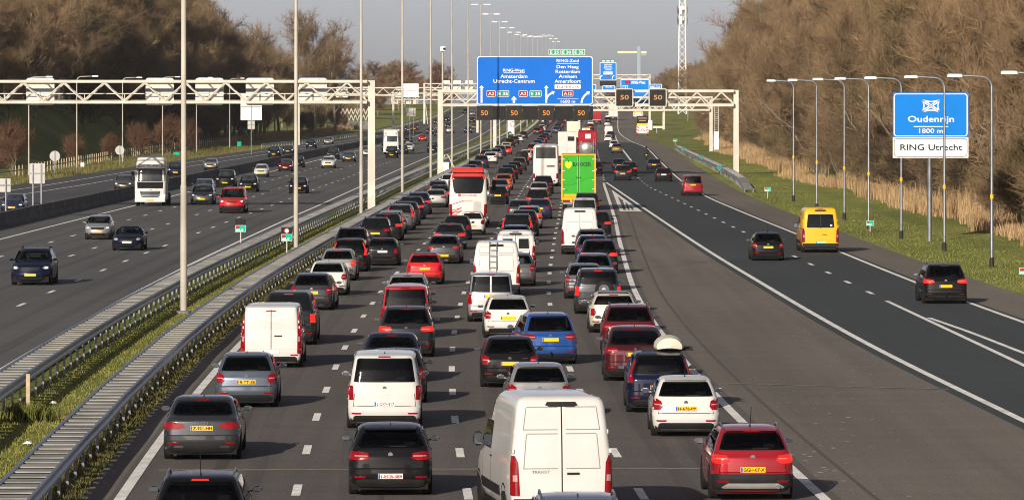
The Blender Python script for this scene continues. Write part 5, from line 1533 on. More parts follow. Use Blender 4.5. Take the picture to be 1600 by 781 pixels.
        mc = PM[mirror] if mirror else (pm if typ not in ("panelvan", "highvan", "bigvan", "minibus", "windowvan", "caddy") and tier else TRIM)
        my_ = L_ - T["wsb"] - .35
        def mm():
            a = MB(); k = 1.55 if van else 1.0
            a.lathe([(.02, -.07), (.066*k, -.05), (.074*k, 0), (.06*k, .05), (.02, .085)], 10, 'y', (s*(h+.07), my_, b+.10*k))
            for i, (x, y, z) in enumerate(a.v): a.v[i] = (s*(h+.07) + (x - s*(h+.07))*(1.45 if not van else 1.0), y, b+.10*k + (z - b-.10*k)*(.85 if not van else 1.35))
            a.box(min(s*(h-.06), s*(h+.06)), max(s*(h-.06), s*(h+.06)), my_-.02, my_+.04, b+.05, b+.08); return a.mesh("mirror", 50)
        mo = obj("mirror", ck("mir%d" % s, mm), mc, o)
        if tier == 2: obj("mirror_glass", ck("mg%d" % s, lambda: MB().prism([(s*(h+.07) + x, b+.10*(1.55 if van else 1) + z) for x, z in rrect(.17, .085 if not van else .22, .03, 3)], my_-.078, my_-.070).mesh("mirror_glass")), MGLASS, mo)
    # plates
    pc = {"y": PLATE_Y, "w": PLATE_W, "b": PLATE_B}[plate]
    pz = T["plate"]
    po = obj("licence_plate", ck("pl", lambda: sh.rear([(pz-.055, -.26, .26), (pz+.055, -.26, .26)], .022, 2).mesh("licence_plate")), pc, o)
    if tier == 2:
        obj("plate_band", ck("pb", lambda: sh.rear([(pz-.05, -.255, -.215), (pz+.05, -.255, -.215)], .026, 1).mesh("plate_band")), EUBLUE, po)
        if ptxt: letter(ptxt, -.20, .24, pz-.036, .072, sh.Yr(0, pz) - .024, SRED if plate == "w" else SBLACK, po, .012)
    obj("front_plate", ck("fp", lambda: sh.front([(.42, -.26, .26), (.53, -.26, .26)], .02, 2).mesh("front_plate")), pc, o)
    gz = T["hood"] - .16
    obj("grille", ck("gr", lambda: sh.front([(gz-.09, -.36, .36), (gz+.05, -.42, .42)], .01, 6).mesh("grille", 40)), TRIM, o)
    obj("air_intake", ck("ai", lambda: sh.front([(.23, -h+.25, h-.25), (.38, -h+.18, h-.18)], .01, 8).mesh("air_intake", 40)), TRIM, o)
    # wheels and arches
    for y in (.86 if not van else 1.15, L_ - .86):
        for s in (-1, 1):
            x = s * (h - .115)
            w = obj("wheel", cached(("wheel", r), lambda: wheel_mesh(r)), TYRE, o, loc=(x, y, r), rot=(0, 0, 0 if s > 0 else PI))
            if tier: obj("rim", cached(("rim", r), lambda: rim_mesh(r)), RIM, w)
            def arch():
                a = MB(); n = 12; vs = []; q = r + .065
                for i in range(n + 1):
                    t = PI * i / n; z = r + q * math.sin(t); yy = y + q * math.cos(t)
                    vs.append((s * (sh.W(yy, min(z, sh.H)) + .004), yy, z))
                lo = [(s * (sh.W(y + q*c, .24) + .004), y + q*c, .24) for c in (-1, 1)]
                vs += lo
                a.add(vs, [tuple(range(n + 1)) + (n + 1, n + 2)]); return a.mesh("wheel_arch")
            if tier: obj("wheel_arch", ck("arch%d_%d" % (s, int(y * 100)), arch), INNER, o)
    if tier >= 1 and typ in ("hatchback", "golfer", "suv", "crossover", "mpv", "gtourer", "bigsuv"):
        zs_ = H_v - .075; ws_ = sh.P(zs_)[2] - .10
        obj("roof_spoiler", ck("spo", lambda: sh.rear([(zs_, -ws_, ws_), (zs_+.045, -ws_+.02, ws_-.02)], .10, 10).mesh("roof_spoiler", 40)), pm, o)
    if typ == "caddy" and colour == "silver": obj("window_pillar", ck("wpil", lambda: sh.rear([(b+.07, -.035, .035), (zt_+.01, -.03, .03)], .022, 2).mesh("window_pillar")), pm, o)
    if tier >= 1:
        z3 = zt_ + .018 if win else H_v - .20
        obj("high_brake_light", ck("hbl", lambda: sh.rear([(z3, -.16, .16), (z3+.03, -.15, .15)], .014, 4).mesh("high_brake_light")), TAILL if lit else TAILM, o)
    if tier == 2:
        for s in (-1, 1):
            rr = [(.40, h-.36, h-.14), (.44, h-.38, h-.12)]
            obj("bumper_reflector", ck("ref%d" % s, lambda: sh.rear(rr if s > 0 else mir(rr), .026 if bumper else .012, 3).mesh("bumper_reflector")), TAILM, o)
        if not van and typ != "panelvan" and "rings" not in extras:
            obj("badge", ck("badge", lambda: MB().lathe([(.05, -.012), (.05, .01)], 14, 'y', (0, sh.Yr(0, b-.06) , b-.06)).mesh("badge")), CHROME, o)
            obj("wiper", ck("wip", lambda: sh.rear([(b+.10, -.02, .34), (b+.12, -.02, .34)], .02, 4).mesh("wiper")), TRIM, o)
            if not T["boot"]:
                zz = .60
                obj("tailgate_seam", ck("seam", lambda: sh.rear([(zz, -h+.17, h-.17), (zz+.012, -h+.17, h-.17)], .003, 8, sh.rear([(zz, -h+.17, -h+.182), (b-.20, -h+.20, -h+.212)], .003, 1, sh.rear([(zz, h-.182, h-.17), (b-.20, h-.212, h-.20)], .003, 1))).mesh("tailgate_seam")), INNER, o)
        for s in (-1, 1):
            def seams():
                a = MB(); y0 = L_ * .5
                for yy in ((y0 - .05, y0 + .95) if not van else (L_ - 2.8, L_ - 1.5)): sh.side([(.34, yy, yy+.012), (b, yy, yy+.012)], s, .002, 1, a)
                sh.side([(b-.10, y0+.05, y0+.22), (b-.075, y0+.05, y0+.22)], s, .02, 2, a); return a.mesh("door_lines")
            obj("door_lines", ck("dl%d" % s, seams), TRIM, o)
    if T.get("rails") and tier:
        for s in (-1, 1):
            x = s * (h - T["tuck"] - .06)
            obj("roof_rail", ck("rail%d" % s, lambda: MB().tube([(x, T["rt"]+.28, H_v-.075), (x, T["rt"]+.42, H_v+.02), (x, L_-T["wst"]-.75, H_v+.03), (x, L_-T["wst"]-.55, H_v-.05)], .022, 6).mesh("roof_rail", 50)), GALV if (len(label or "") % 2) else TRIM, o)
    if tier == 2 and not van and typ not in ("panelvan", "pickup", "caddy", "roadster"):
        obj("roof_antenna", ck("ant", lambda: MB().add([(-.02, T["rt"]+.36, H_v-.03), (.02, T["rt"]+.36, H_v-.03), (.02, T["rt"]+.56, H_v-.015), (-.02, T["rt"]+.56, H_v-.015), (0, T["rt"]+.36, H_v+.055)], [(0,1,4), (1,2,4), (2,3,4), (3,0,4)]).mesh("roof_antenna")), TRIM, o)
    # things a single vehicle shows
    if van or typ == "panelvan":
        if tier >= 1 and win != "bus":
            zt2 = H_v - .14
            obj("door_split", ck("split", lambda: sh.rear([(.50, -.012, .012), (zt2, -.012, .012)], .003, 1).mesh("door_split")), INNER, o)
        if tier >= 1:
            def hinge():
                a = MB()
                for z in (1.45, H_v - .7):
                    for s in (-1, 1): a.cbox((s*(sh.P(z)[2]-.03), sh.Yr(h-.1, z)-.0, z), (.045, .07, .08))
                return a.mesh("hinges")
            obj("hinges", ck("hin", hinge), pm, o)
            obj("door_handle", ck("hdl", lambda: sh.rear([(.99, .10, .34), (1.03, .10, .34)], .03, 2).mesh("door_handle")), TRIM, o)
            if van:
                obj("lamp_housing", ck("lh", lambda: sh.rear([(H_v-.20, -.24, .24), (H_v-.17, -.32, .32), (H_v-.11, -.28, .28)], .03, 6).mesh("lamp_housing")), TRIM, o)
                obj("bumper_step", ck("bs", lambda: MB().bevbox(-h+.05, h-.05, -.06, .10, .33, .52, .03).mesh("bumper_step", 30)), TRIM, o)
                if win != "bus":
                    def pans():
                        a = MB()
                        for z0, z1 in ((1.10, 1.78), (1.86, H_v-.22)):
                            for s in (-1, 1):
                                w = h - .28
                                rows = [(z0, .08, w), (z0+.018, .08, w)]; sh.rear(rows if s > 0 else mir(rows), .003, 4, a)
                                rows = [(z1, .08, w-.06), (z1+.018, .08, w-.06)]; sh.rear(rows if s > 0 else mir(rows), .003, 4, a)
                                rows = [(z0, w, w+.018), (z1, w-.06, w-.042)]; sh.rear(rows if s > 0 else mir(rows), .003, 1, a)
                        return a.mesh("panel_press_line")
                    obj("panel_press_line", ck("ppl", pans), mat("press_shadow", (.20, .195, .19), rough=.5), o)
                for s in (-1, 1):
                    obj("side_strip", ck("ss%d" % s, lambda: sh.side([(.46, 1.7, L_-1.4), (.66, 1.7, L_-1.4)], s, .02, 6).mesh("side_strip")), TRIM, o)
    for e in extras:
        if e == "sunroof": obj("sunroof", ck("sun", lambda: MB().bevbox(-.45, .45, T["rt"]+.75, L_-T["wst"]-.85, H_v-.01, H_v+.008, .01).mesh("sunroof")), GLASS, o)
        if e == "antenna": MB().tube([(0, T["rt"]+.35, H_v-.02), (0, T["rt"]+.02, H_v+.42)], .008, 5).build("whip_antenna", TRIM, o)
        if e == "roofbox":
            a = MB(); a.lathe([(.02, -.95), (.30, -.80), (.36, -.2), (.34, .45), (.22, .85), (.02, 1.0)], 18, 'y'); a.v = [(x * 1.15, y, max(-.05, z * .85)) for x, y, z in a.v]
            rb_ = a.build("roof_box", CREAMBOX, o, 40, loc=(.28, 1.75, H_v + .10)); MB().box(-.75, .65, -.5, -.44, -.10, -.055).build("cross_bar", TRIM, rb_); MB().box(-.75, .65, .44, .5, -.10, -.055).build("cross_bar", TRIM, rb_)
        if e == "spare":
            sp = MB().lathe([(.2, -.10), (.33, -.09), (.35, -.04), (.35, .05), (.3, .09)], 20, 'y', (.22, -.10, .98)).build("spare_wheel", TYRE, o, 35)
            MB().lathe([(.21, -.115), (.17, -.10), (.05, -.12), (.001, -.12)], 16, 'y', (.22, -.10, .98)).build("rim", CHROME, sp, 35)
        if e == "ladder":
            a = MB()
            for x in (-.30, .02): a.tube([(x, sh.Yr(0, 1.25) - .06, 1.15), (x, sh.Yr(0, H_v-.1) - .06, H_v+.02)], .022, 6)
            for i in range(5): a.tube([(-.30, sh.Yr(0, 1.25) - .07, 1.25 + i*.25), (.02, sh.Yr(0, 1.25) - .07, 1.25 + i*.25)], .018, 6)
            a.build("ladder", GALV, o, 50)
        if e == "skid":
            sh.rear([(.27, -.62, .62), (.30, -.66, .66), (.38, -.52, .52)], .032, 8).build("skid_plate", TRIMG, o, 40); MB().lathe([(.05, -.05), (.06, .1)], 12, 'y', (.52, .05, .31)).build("exhaust", CHROME, o)
        if e == "exhausts":
            for s in (-1, 1): sh.rear([(.28, s*(h-.38)-.11, s*(h-.38)+.11), (.36, s*(h-.38)-.11, s*(h-.38)+.11)], .02, 3).build("exhaust", CHROME, o)
        if e == "rings":
            for i in range(4):
                a = MB(); a.tube([(-.105 + .07*i + .045*math.cos(q), sh.Yr(0, b-.05)-.012, b-.06 + .045*math.sin(q)) for q in [2*PI*k/12 for k in range(13)]], .007, 5, False); a.build("ring_badge", CHROME, o)
        if e == "towbar": MB().tube([(0, .2, .33), (0, -.06, .33), (0, -.10, .42)], .028, 6).build("tow_bar", TRIM, o)
        if e == "redbumper": pass
    if text and tier == 2:
        for s_, x0, x1, z, cap, m_ in text: letter(s_, x0, x1, z, cap, sh.Yr((x0+x1)/2, z) - .004, m_, o, .01)
    if roof:
        obj("roof_skin", MB().bevbox(-h+T["tuck"]+.10, h-T["tuck"]-.10, T["rt"]+.25, L_-T["wst"]-.3, H_v-.05, H_v+.012, .05).mesh("roof_skin"), PM[roof], o)
    return o

# ------------------------------------------------------------------ traffic
NOUN = {"hatchback": "hatchback", "golfer": "hatchback", "suv": "SUV", "bigsuv": "large SUV", "crossover": "crossover car", "estate": "estate car", "saloon": "saloon car", "coupesuv": "coupe-backed car",
        "mpv": "people carrier", "gtourer": "tall hatchback", "mini": "small hatchback", "clubman": "estate car", "small": "small car", "roadster": "convertible", "caddy": "small van", "peoplevan": "people van", "panelvan": "panel van",
        "pickup": "pickup", "jeep": "off-road car", "bigvan": "large van", "highvan": "high-roofed van", "minibus": "minibus", "windowvan": "van"}
CAT = {"caddy": "van", "peoplevan": "van", "panelvan": "van", "pickup": "pickup", "bigvan": "van", "highvan": "van", "minibus": "minibus", "windowvan": "van"}
NAME = {"caddy": "small_van", "peoplevan": "people_van", "panelvan": "panel_van", "pickup": "pickup_truck", "bigvan": "large_van", "highvan": "large_van", "minibus": "minibus", "windowvan": "delivery_van"}
ORD = ["", "first", "second", "third", "fourth", "fifth", "sixth", "seventh", "eighth", "ninth", "tenth", "eleventh", "twelfth", "thirteenth", "fourteenth", "fifteenth", "sixteenth", "seventeenth", "eighteenth", "nineteenth", "twentieth"] + ["%dth" % i if i % 10 not in (1, 2, 3) else "%d%s" % (i, {1: "st", 2: "nd", 3: "rd"}[i % 10]) for i in range(21, 80)]
class Lane:
    def __init__(s, group, back=True): s.g = group; s.mark = None; s.n = 0; s.back = back
    def label(s, typ, col, label, mark):
        s.n += 1
        if label is None:
            label = "%s %s, %s in line ahead of the %s" % (col, NOUN[typ], ORD[s.n], s.mark)
        if mark: s.mark = mark; s.n = 0
        return label
def slope(fn, y): return (fn(y + 4) - fn(y - 4)) / 8
def put(lane, typ, col, px, py, label=None, mark=None, yaw=0.0, dx=0.0, loc=None, **kw):
    p = loc if loc is not None else at(px, py)
    label = lane.label(typ, col, label, mark)
    tier = kw.pop("tier", 2 if p.y < 265 else (1 if p.y < 640 else 0))
    T = TYPES[typ]
    if lane.back:
        fn = kw.pop("path", C); a = -math.atan(slope(fn, p.y)) + R(yaw); L0_ = .86 if not T.get("van") else 1.15
        q = p - Vector((-math.sin(a), math.cos(a), 0)) * L0_
    else:
        fn = kw.pop("path", E_); a = PI - math.atan(slope(fn, p.y)) + R(yaw)
        q = p - Vector((-math.sin(a), math.cos(a), 0)) * (T["L"] - .86)
    q.z = zt(p.y)
    return vehicle(typ, col, label, kw.pop("cat", None) or CAT.get(typ, "car"), q, a, lane.g, tier, kw.pop("name", None) or NAME.get(typ, "car"), **kw)
J = "vehicles queuing in the jam"
DT = PLATE_Y
# ---- lane 1, nearest the median, from the camera outwards
A = Lane(J)
put(A, "estate", "black", 314, 868, "black estate car with roof rails and whip antenna, cut off by the bottom picture edge", "black estate car with whip antenna", lit=True, extras=("antenna",))
put(A, "saloon", "dark grey", 317, 716, "dark grey saloon with four-ring badge, wide red lights and twin exhausts", lit=False, extras=("rings", "exhausts"), ptxt="Z-921-HH")
put(A, "hatchback", "blue-grey", 386, 635, "blue-grey hatchback with big red corner lights, right behind the white panel van", ptxt="18-TT-SB")
put(A, "panelvan", "white", 425, 573, "white panel van with split rear doors and no rear window, behind the dark pickup", "white split-door panel van", plate="w")
put(A, "pickup", "anthracite", 452, 538, "dark grey pickup with closed hard top over its load bed", lit=True)
put(A, "hatchback", "dark grey", 489, 484, "dark grey hatchback directly ahead of the hard-top pickup", yaw=-2)
put(A, "hatchback", "white", 513, 461, "white hatchback with black lower bumper, ahead of the dark grey hatchback", "white hatchback with black lower bumper", bumper=None)
put(A, "hatchback", "silver", 529, 438, "silver-white hatchback with arched rear window, ahead of the white hatchback", lit=True)
put(A, "mpv", "black", 547, 424, "black car with a glowing orange corner light, left of the black small hatchback", lit=True)
put(A, "mini", "black", 598, 415, "black small hatchback with round-cornered lights and white plate, beside the orange-lit car", plate="w")
put(A, "suv", "black", 550, 404, "black SUV mostly hidden behind the orange-lit black car")
put(A, "suv", "black", 587, 384, "black SUV with wide dark red lights above the black small hatchback", "wide-lit black SUV")
put(A, "suv", "black", 605, 376, "black SUV with both brake lights burning, left of the two-car gap", lit=True)
put(A, "estate", "silver", 611, 366, lit=True)
for typ, col, px, py, lit in (("bigsuv", "grey", 625, 360, True), ("suv", "anthracite", 634, 353, False), ("suv", "navy", 643, 343, True), ("suv", "dark blue", 654, 335, True)):
    put(A, typ, col, px, py, lit=lit)
put(A, "saloon", "silver", 681, 324, "silver saloon with bright yellow plate just left of the white coach", "silver saloon beside the coach")
for typ, col, px, py, lit in (("hatchback", "anthracite", 687, 317, True), ("estate", "grey", 684, 309, False), ("suv", "white", 703, 299, False), ("hatchback", "dark red", 727, 283, True), ("hatchback", "dark red", 735, 278, True), ("suv", "dark blue", 742, 273, False),
        ("suv", "dark blue", 752, 263, False)):
    put(A, typ, col, px, py, lit=lit)
put(A, "coupesuv", "white", 766, 256, "white coupe-backed car with black rear glass beside the nearest dark cars above the coach", "white coupe-backed car")
for typ, col, px, py in (("suv", "dark blue", 760, 252), ("suv", "silver", 775, 249), ("bigsuv", "dark blue", 781, 245), ("small", "red", 792, 242), ("hatchback", "white", 791, 236), ("suv", "black", 797, 230), ("suv", "anthracite", 804, 226), ("hatchback", "white", 811, 222), ("mpv", "anthracite", 818, 217)):
    put(A, typ, col, px, py, lit=(px % 3 == 0))
FARC = ["black", "dark blue", "anthracite", "silver", "dark blue", "dark red", "grey", "black", "white", "navy", "dark grey", "brown", "anthracite", "blue-grey"]
def far_fill(lane, off, ys_, types=("suv", "hatchback", "mpv", "estate", "suv", "saloon")):
    for i, y in enumerate(ys_):
        x = C(y) + off + random.uniform(-.35, .35)
        put(lane, types[(i * 5 + int(y)) % len(types)], FARC[(i * 3 + int(off * 7)) % len(FARC)], 0, 0, loc=Vector((x, y, zt(y))), lit=(i % 3 == 0))
far_fill(A, -5.8, [1150 + 29 * i for i in range(14)])
# ---- lane 2
B = Lane(J)
put(B, "golfer", "black", 610, 771, "black hatchback with round silver badge and white red-lettered plate at the bottom centre", "black hatchback at the bottom centre", plate="w", ptxt="1-ECB-389", text=(("VW", -.026, .026, .865, .05, CHROME),))
put(B, "peoplevan", "white", 601, 668, "white people van with a broad dark rear window and white plate", "white people van", plate="w", ptxt="2-DXV-817")
put(B, "hatchback", "anthracite", 619, 628, "dark hatchback almost wholly hidden ahead of the white people van")
put(B, "saloon", "navy", 612, 596, "navy saloon with narrow roof just above the white people van")
put(B, "suv", "anthracite", 635, 557, "dark SUV with raised red lights and yellow plate, behind the red people carrier", lit=True)
put(B, "caddy", "red", 634, 527, "bright red boxy people carrier with dark rear window", "bright red boxy people carrier")
put(B, "estate", "dark red", 635, 506, lit=False)
put(B, "estate", "silver", 637, 487, "silver estate car with roof rails between the dark red estate and the red small hatchback")
put(B, "mini", "red", 664, 444, "bright red small hatchback with dark soft roof and yellow plate", "bright red small hatchback", roof="black")
put(B, "golfer", "dark grey", 694, 412, "dark grey hatchback with centred badge, ahead of the bright red small hatchback", yaw=-1)
put(B, "golfer", "anthracite", 703, 390, lit=True)
put(B, "hatchback", "black", 714, 375)
put(B, "small", "white", 738, 367, "small cream-white car directly behind the white coach", "small cream-white car behind the coach")
B.mark = "red-barred white coach"; B.n = 0
for typ, col, px, py in (("hatchback", "black", 778, 319), ("hatchback", "blue-grey", 781, 306), ("crossover", "orange", 787, 297), ("suv", "anthracite", 790, 287), ("suv", "black", 796, 281), ("hatchback", "black", 804, 273), ("mpv", "dark grey", 811, 267), ("caddy", "black", 816, 258), ("hatchback", "white", 822, 250),
        ("suv", "dark red", 832, 241), ("hatchback", "silver", 836, 237), ("suv", "dark blue", 840, 233), ("estate", "dark blue", 844, 228), ("suv", "dark blue", 848, 224), ("estate", "navy", 852, 219), ("suv", "blue-grey", 856, 215)):
    put(B, typ, col, px, py, lit=(py % 2 == 0))
far_fill(B, -1.95, [1170 + 27 * i for i in range(15)])
# ---- lane 3
D = Lane(J)
put(D, "suv", "blue-grey", 903, 925, "blue-grey SUV roof with silver rails at the bottom edge below the large white van", lit=False)
put(D, "bigvan", "white", 866, 812, "large white high-roofed van with closed double rear doors, biggest vehicle in front", "large white high-roofed van", yaw=6,
    text=(("TRANSIT", -.60, -.24, 1.02, .055, TRIMG), ))
put(D, "hatchback", "silver", 841, 655, "silver hatchback whose roof and dark window show just above the large white van", yaw=1)
put(D, "hatchback", "black", 796, 604, "black hatchback with tall red corner lights, right behind the white small hatchback", "black hatchback with tall red corner lights", text=(("SWIFT", .34, .54, .86, .03, CHROME),))
put(D, "hatchback", "white", 793, 527, "white small hatchback between the silver small van and the black hatchback", yaw=1)
put(D, "gtourer", "blue", 856, 568, "bright blue tall hatchback slanting across the lane line", yaw=5, extras=("towbar",))
put(D, "caddy", "silver", 767, 502, "silver small van with two-pane rear doors and yellow plate", "silver small van")
put(D, "highvan", "white", 776, 462, "white high-roofed van with a ladder on its rear door", extras=("ladder",))
put(D, "estate", "grey", 806, 447, "grey estate car half hidden on the right of the ladder van")
put(D, "windowvan", "white", 806, 425, "white van with two small rear door windows, ahead of the ladder van", "two-window white van")
put(D, "suv", "dark blue", 806, 399)
put(D, "bigsuv", "black", 808, 379, "black car with tall red pillar lights and raised brake light, ahead of the two-window van", lit=True)
put(D, "mpv", "black", 819, 369)
put(D, "estate", "silver", 826, 357, lit=True)
put(D, "hatchback", "dark grey", 811, 345)
put(D, "saloon", "dark blue", 843, 342, "dark blue saloon next to the lane dashes, just behind and left of the green lorry", "dark blue saloon")
put(D, "suv", "black", 840, 329, lit=True)
put(D, "estate", "silver", 842, 312)
put(D, "suv", "black", 849, 303, "black SUV tucked between the plain white coach and the green lorry")
D.mark = "plain white coach"; D.n = 0
far_fill(D, 1.9, [580, 604, 628])
D.mark = "white box lorry"; D.n = 0
far_fill(D, 1.9, [700, 728, 755, 790, 830, 870, 915, 950])
D.mark = "cream box lorry"; D.n = 0
far_fill(D, 1.9, [1040, 1075, 1110, 1150, 1200, 1250, 1300, 1360, 1420])
# ---- lane 4
G = Lane(J)
put(G, "crossover", "cherry", 1172, 778, "shiny red crossover with silver roof rails at the bottom right, nearest car of its lane", "shiny red crossover", lit=True, bumper=TRIM, extras=("skid", "antenna"), ptxt="GGH-07-X", path=lambda y: C(y) + .0, text=(("KIA", -.06, .06, .90, .05, CHROME),))
put(G, "hatchback", "white", 1070, 680, "clean white hatchback with black lower bumper panel, ahead of the shiny red crossover", ptxt="H-676-PP", extras=("antenna",), lit=False, yaw=-1)
put(G, "mpv", "navy", 1030, 643, "navy people carrier carrying a cream roof box", extras=("roofbox",), yaw=-1)
put(G, "coupesuv", "maroon", 992, 594, "dark maroon coupe-backed car with smooth black roof, ahead of the roof-box car", roof=None, yaw=-1)
put(G, "suv", "dark red", 982, 553, "metallic red SUV ahead of the maroon coupe-backed car", yaw=-1)
put(G, "clubman", "beige", 958, 519, "pale beige estate with dark roof and upright red lights", "pale beige estate with dark roof", roof="black")
put(G, "jeep", "dark grey", 934, 490, "dark grey off-road car with a spare wheel on its back door", extras=("spare",), plate="w", lit=True)
put(G, "hatchback", "grey", 913, 466, "grey hatchback with a bright round light glinting at its left", lit=False)
put(G, "suv", "blue-grey", 927, 454, lit=True)
put(G, "suv", "black", 936, 427, "black SUV with thin chrome strip, ahead of the blue-grey one", "chrome-strip black SUV", lit=True)
put(G, "estate", "dark blue", 926, 413)
put(G, "estate", "blue-grey", 924, 401)
put(G, "bigvan", "white", 906, 397, "large white van with yellow plate on its lower left, right side of the jam", "large white van on the right of the jam")
put(G, "suv", "black", 932, 372, "black car peeping out to the right of the large white van", lit=True)
put(G, "caddy", "white", 913, 352, "small white van roof showing above the large white van")
put(G, "jeep", "anthracite", 917, 340, "dark off-road car directly behind the green lorry")
G.mark = "green fruit lorry"; G.n = 0
for typ, col, px, py in (("suv", "black", 929, 275), ("saloon", "dark blue", 921, 264), ("estate", "dark blue", 916, 259)): put(G, typ, col, px, py)
G.mark = "silver tank lorry"; G.n = 0
far_fill(G, 5.9, [720, 750, 790, 830, 880, 930, 985])
put(G, "bigvan", "white", 0, 0, "white high van far up the jam just left of the red lorry", "far white high van", loc=Vector((C(1060) + 5.9, 1060, zt(1060))))
far_fill(G, 5.9, [1120, 1170, 1230, 1300, 1380, 1450])
# ---- right-hand lanes, moving
M = "vehicles on the merging lanes at the right"
K = Lane(M)
put(K, "suv", "black", 1475, 474, "black people carrier with roof rails at the far right, nearest on the slip road", path=MD, lit=True, extras=("towbar",))
put(K, "hatchback", "black", 1199, 407, "black hatchback with yellow plate in the left slip lane, left of the yellow minibus", path=MD, tier=2, extras=("antenna",))
put(K, "minibus", "yellow", 1280, 394, "yellow minibus with pale blue plate and broad dark rear window", path=MD, plate="b", tier=2)
put(K, "caddy", "cherry", 1082, 306, "dark red boxy people carrier alone on the slip road ahead of the yellow minibus", path=MD, tier=2)
put(K, "saloon", "black", 1037, 284, "black saloon with chrome strip and white plate in the right slip lane", path=MR, plate="w")
put(K, "saloon", "navy", 1022, 267, "dark blue saloon beside the motorcycle", path=MR)
put(K, "suv", "anthracite", 973, 282, "dark car with yellow plate and tall red lights, nearest of the three merging cars", lit=True, path=C)
put(K, "suv", "black", 983, 276, "black car half hidden on the right behind the nearest merging car", lit=True, path=C)
put(K, "hatchback", "navy", 967, 267, "navy car just ahead of the nearest merging cars, left of the dark line", path=C)
put(K, "suv", "brown", 964, 240, "brown-grey car with yellow plate at the painted line, ahead of the three merging cars", path=C)
put(K, "hatchback", "white", 959, 233, "white car overlapped by the brown-grey car at the painted line", path=C)
put(K, "hatchback", "white", 950, 222, "white car with yellow plate behind the far white panel van", path=C)
put(K, "suv", "dark blue", 954, 217, "dark blue car beside the white car behind the far white panel van", path=C)
put(K, "bigvan", "white", 951, 214, "far white panel van on the right, in front of the merging cars", "far white panel van", path=C)
for i, y in enumerate((1290, 1350, 1420)): put(K, "suv", ["silver", "black", "white"][i], 0, 0, loc=Vector((C(y) + 10.4, y, zt(y))), path=C)
# ---- oncoming
O = Lane("oncoming vehicles on the free-flowing carriageway", False)
def on(typ, col, px, py, label, **kw): return put(O, typ, col, px, py, label, **kw)
on("suv", "navy", 50, 445, "dark blue SUV with headlights on at the far left, nearest oncoming vehicle", hl=True, tier=2, yaw=0)
on("small", "silver", 154, 374, "small silver car with big rounded headlights, left of the navy convertible", hl=True, tier=2)
on("roadster", "navy", 200, 391, "navy convertible with closed black roof and white plate", plate="w", tier=2, roof="black")
on("suv", "grey", 316, 320, "grey SUV left of the red van", hl=True, tier=1)
on("estate", "blue-grey", 317, 306, "blue-grey car half hidden behind the grey SUV", tier=1)
on("bigsuv", "black", 352, 293, "large black car with chrome grille behind the red van's left side", tier=1, hl=True)
on("peoplevan", "red", 363, 333, "red van with black bumper and two people behind its windscreen", hl=True, tier=2, bumper=TRIM)
on("crossover", "black", 388, 300, "black crossover right behind the red van, headlights on", hl=True, tier=1)
on("small", "white", 408, 277, "small white car with red mirrors", tier=1, mirror="red")
on("hatchback", "dark red", 446, 268, "dark red hatchback just left of the second mast", hl=True, tier=1)
on("golfer", "black", 464, 262, "black car half hidden by the second mast, behind the dark red hatchback", tier=1)
on("hatchback", "black", 466, 302, "black hatchback with bright headlights alone in the fast lane beside the second mast", hl=True, tier=1)
on("crossover", "white", 513, 263, "white crossover with black lower grille, midway between the second and third masts", tier=1)
on("suv", "anthracite", 520, 249, "dark grey car right behind the white crossover", tier=1)
on("saloon", "blue-grey", 545, 253, "blue-grey saloon with yellow plate just left of the third mast", tier=1, hl=True)
on("suv", "silver", 573, 245, "silver car half hidden behind the third mast and gantry post", tier=1)
on("jeep", "black", 612, 247, "black off-road car with chrome front just left of the fourth mast, before the orange-striped lorry", tier=1, hl=True)
on("hatchback", "navy", 604, 236, "navy car squeezed between the orange-striped lorry and the black off-road car", tier=1)
on("hatchback", "dark blue", 629, 241, "dark blue car half hidden by the fourth mast", tier=1)
on("golfer", "white", 638, 237, "white car just right of the fourth mast", tier=1)
on("suv", "black", 637, 225, "black car above the white car right of the fourth mast", tier=1)
on("hatchback", "red", 660, 221, "bright red car between the fourth and fifth masts", tier=1, hl=True)
on("jeep", "black", 676, 239, "black off-road car behind the fifth mast and gantry post", tier=1)
for typ, col, px, py, lb in (("suv", "anthracite", 638, 206, "dark car just left of the dark red van far up the opposite road"), ("caddy", "dark red", 648, 204, "dark red van far up the opposite road, before the pale square sign back"), ("suv", "dark blue", 672, 210, "dark blue car left of the fifth mast, above the bright red car"),
        ("golfer", "black", 684, 213, "black car hidden behind the thick median post, right of the fifth mast"), ("hatchback", "white", 703, 208, "white car between the sixth mast and the thick median post"), ("suv", "black", 697, 190, "black car far up the opposite road just right of the thick median post"),
        ("hatchback", "navy", 700, 200, "navy car above the white car left of the sixth mast"), ("suv", "dark blue", 731, 208, "dark blue car with headlights by the seventh mast"), ("golfer", "grey", 742, 202, "grey car right of the seventh mast under the edge of the dark signal strip"),
        ("suv", "navy", 727, 178, "tiny navy car far off left of the seventh mast"), ("hatchback", "silver", 738, 181, "tiny silver car far off right of the seventh mast"), ("suv", "dark blue", 737, 192, "dark blue car right of the seventh mast, left of the first lit signal"), ("hatchback", "anthracite", 683, 194, "dark car between the fifth mast and thick post, farther than its neighbours")):
    on(typ, col, px, py, lb, tier=0, hl=True)
PR = Lane("oncoming vehicles on the parallel road", False)
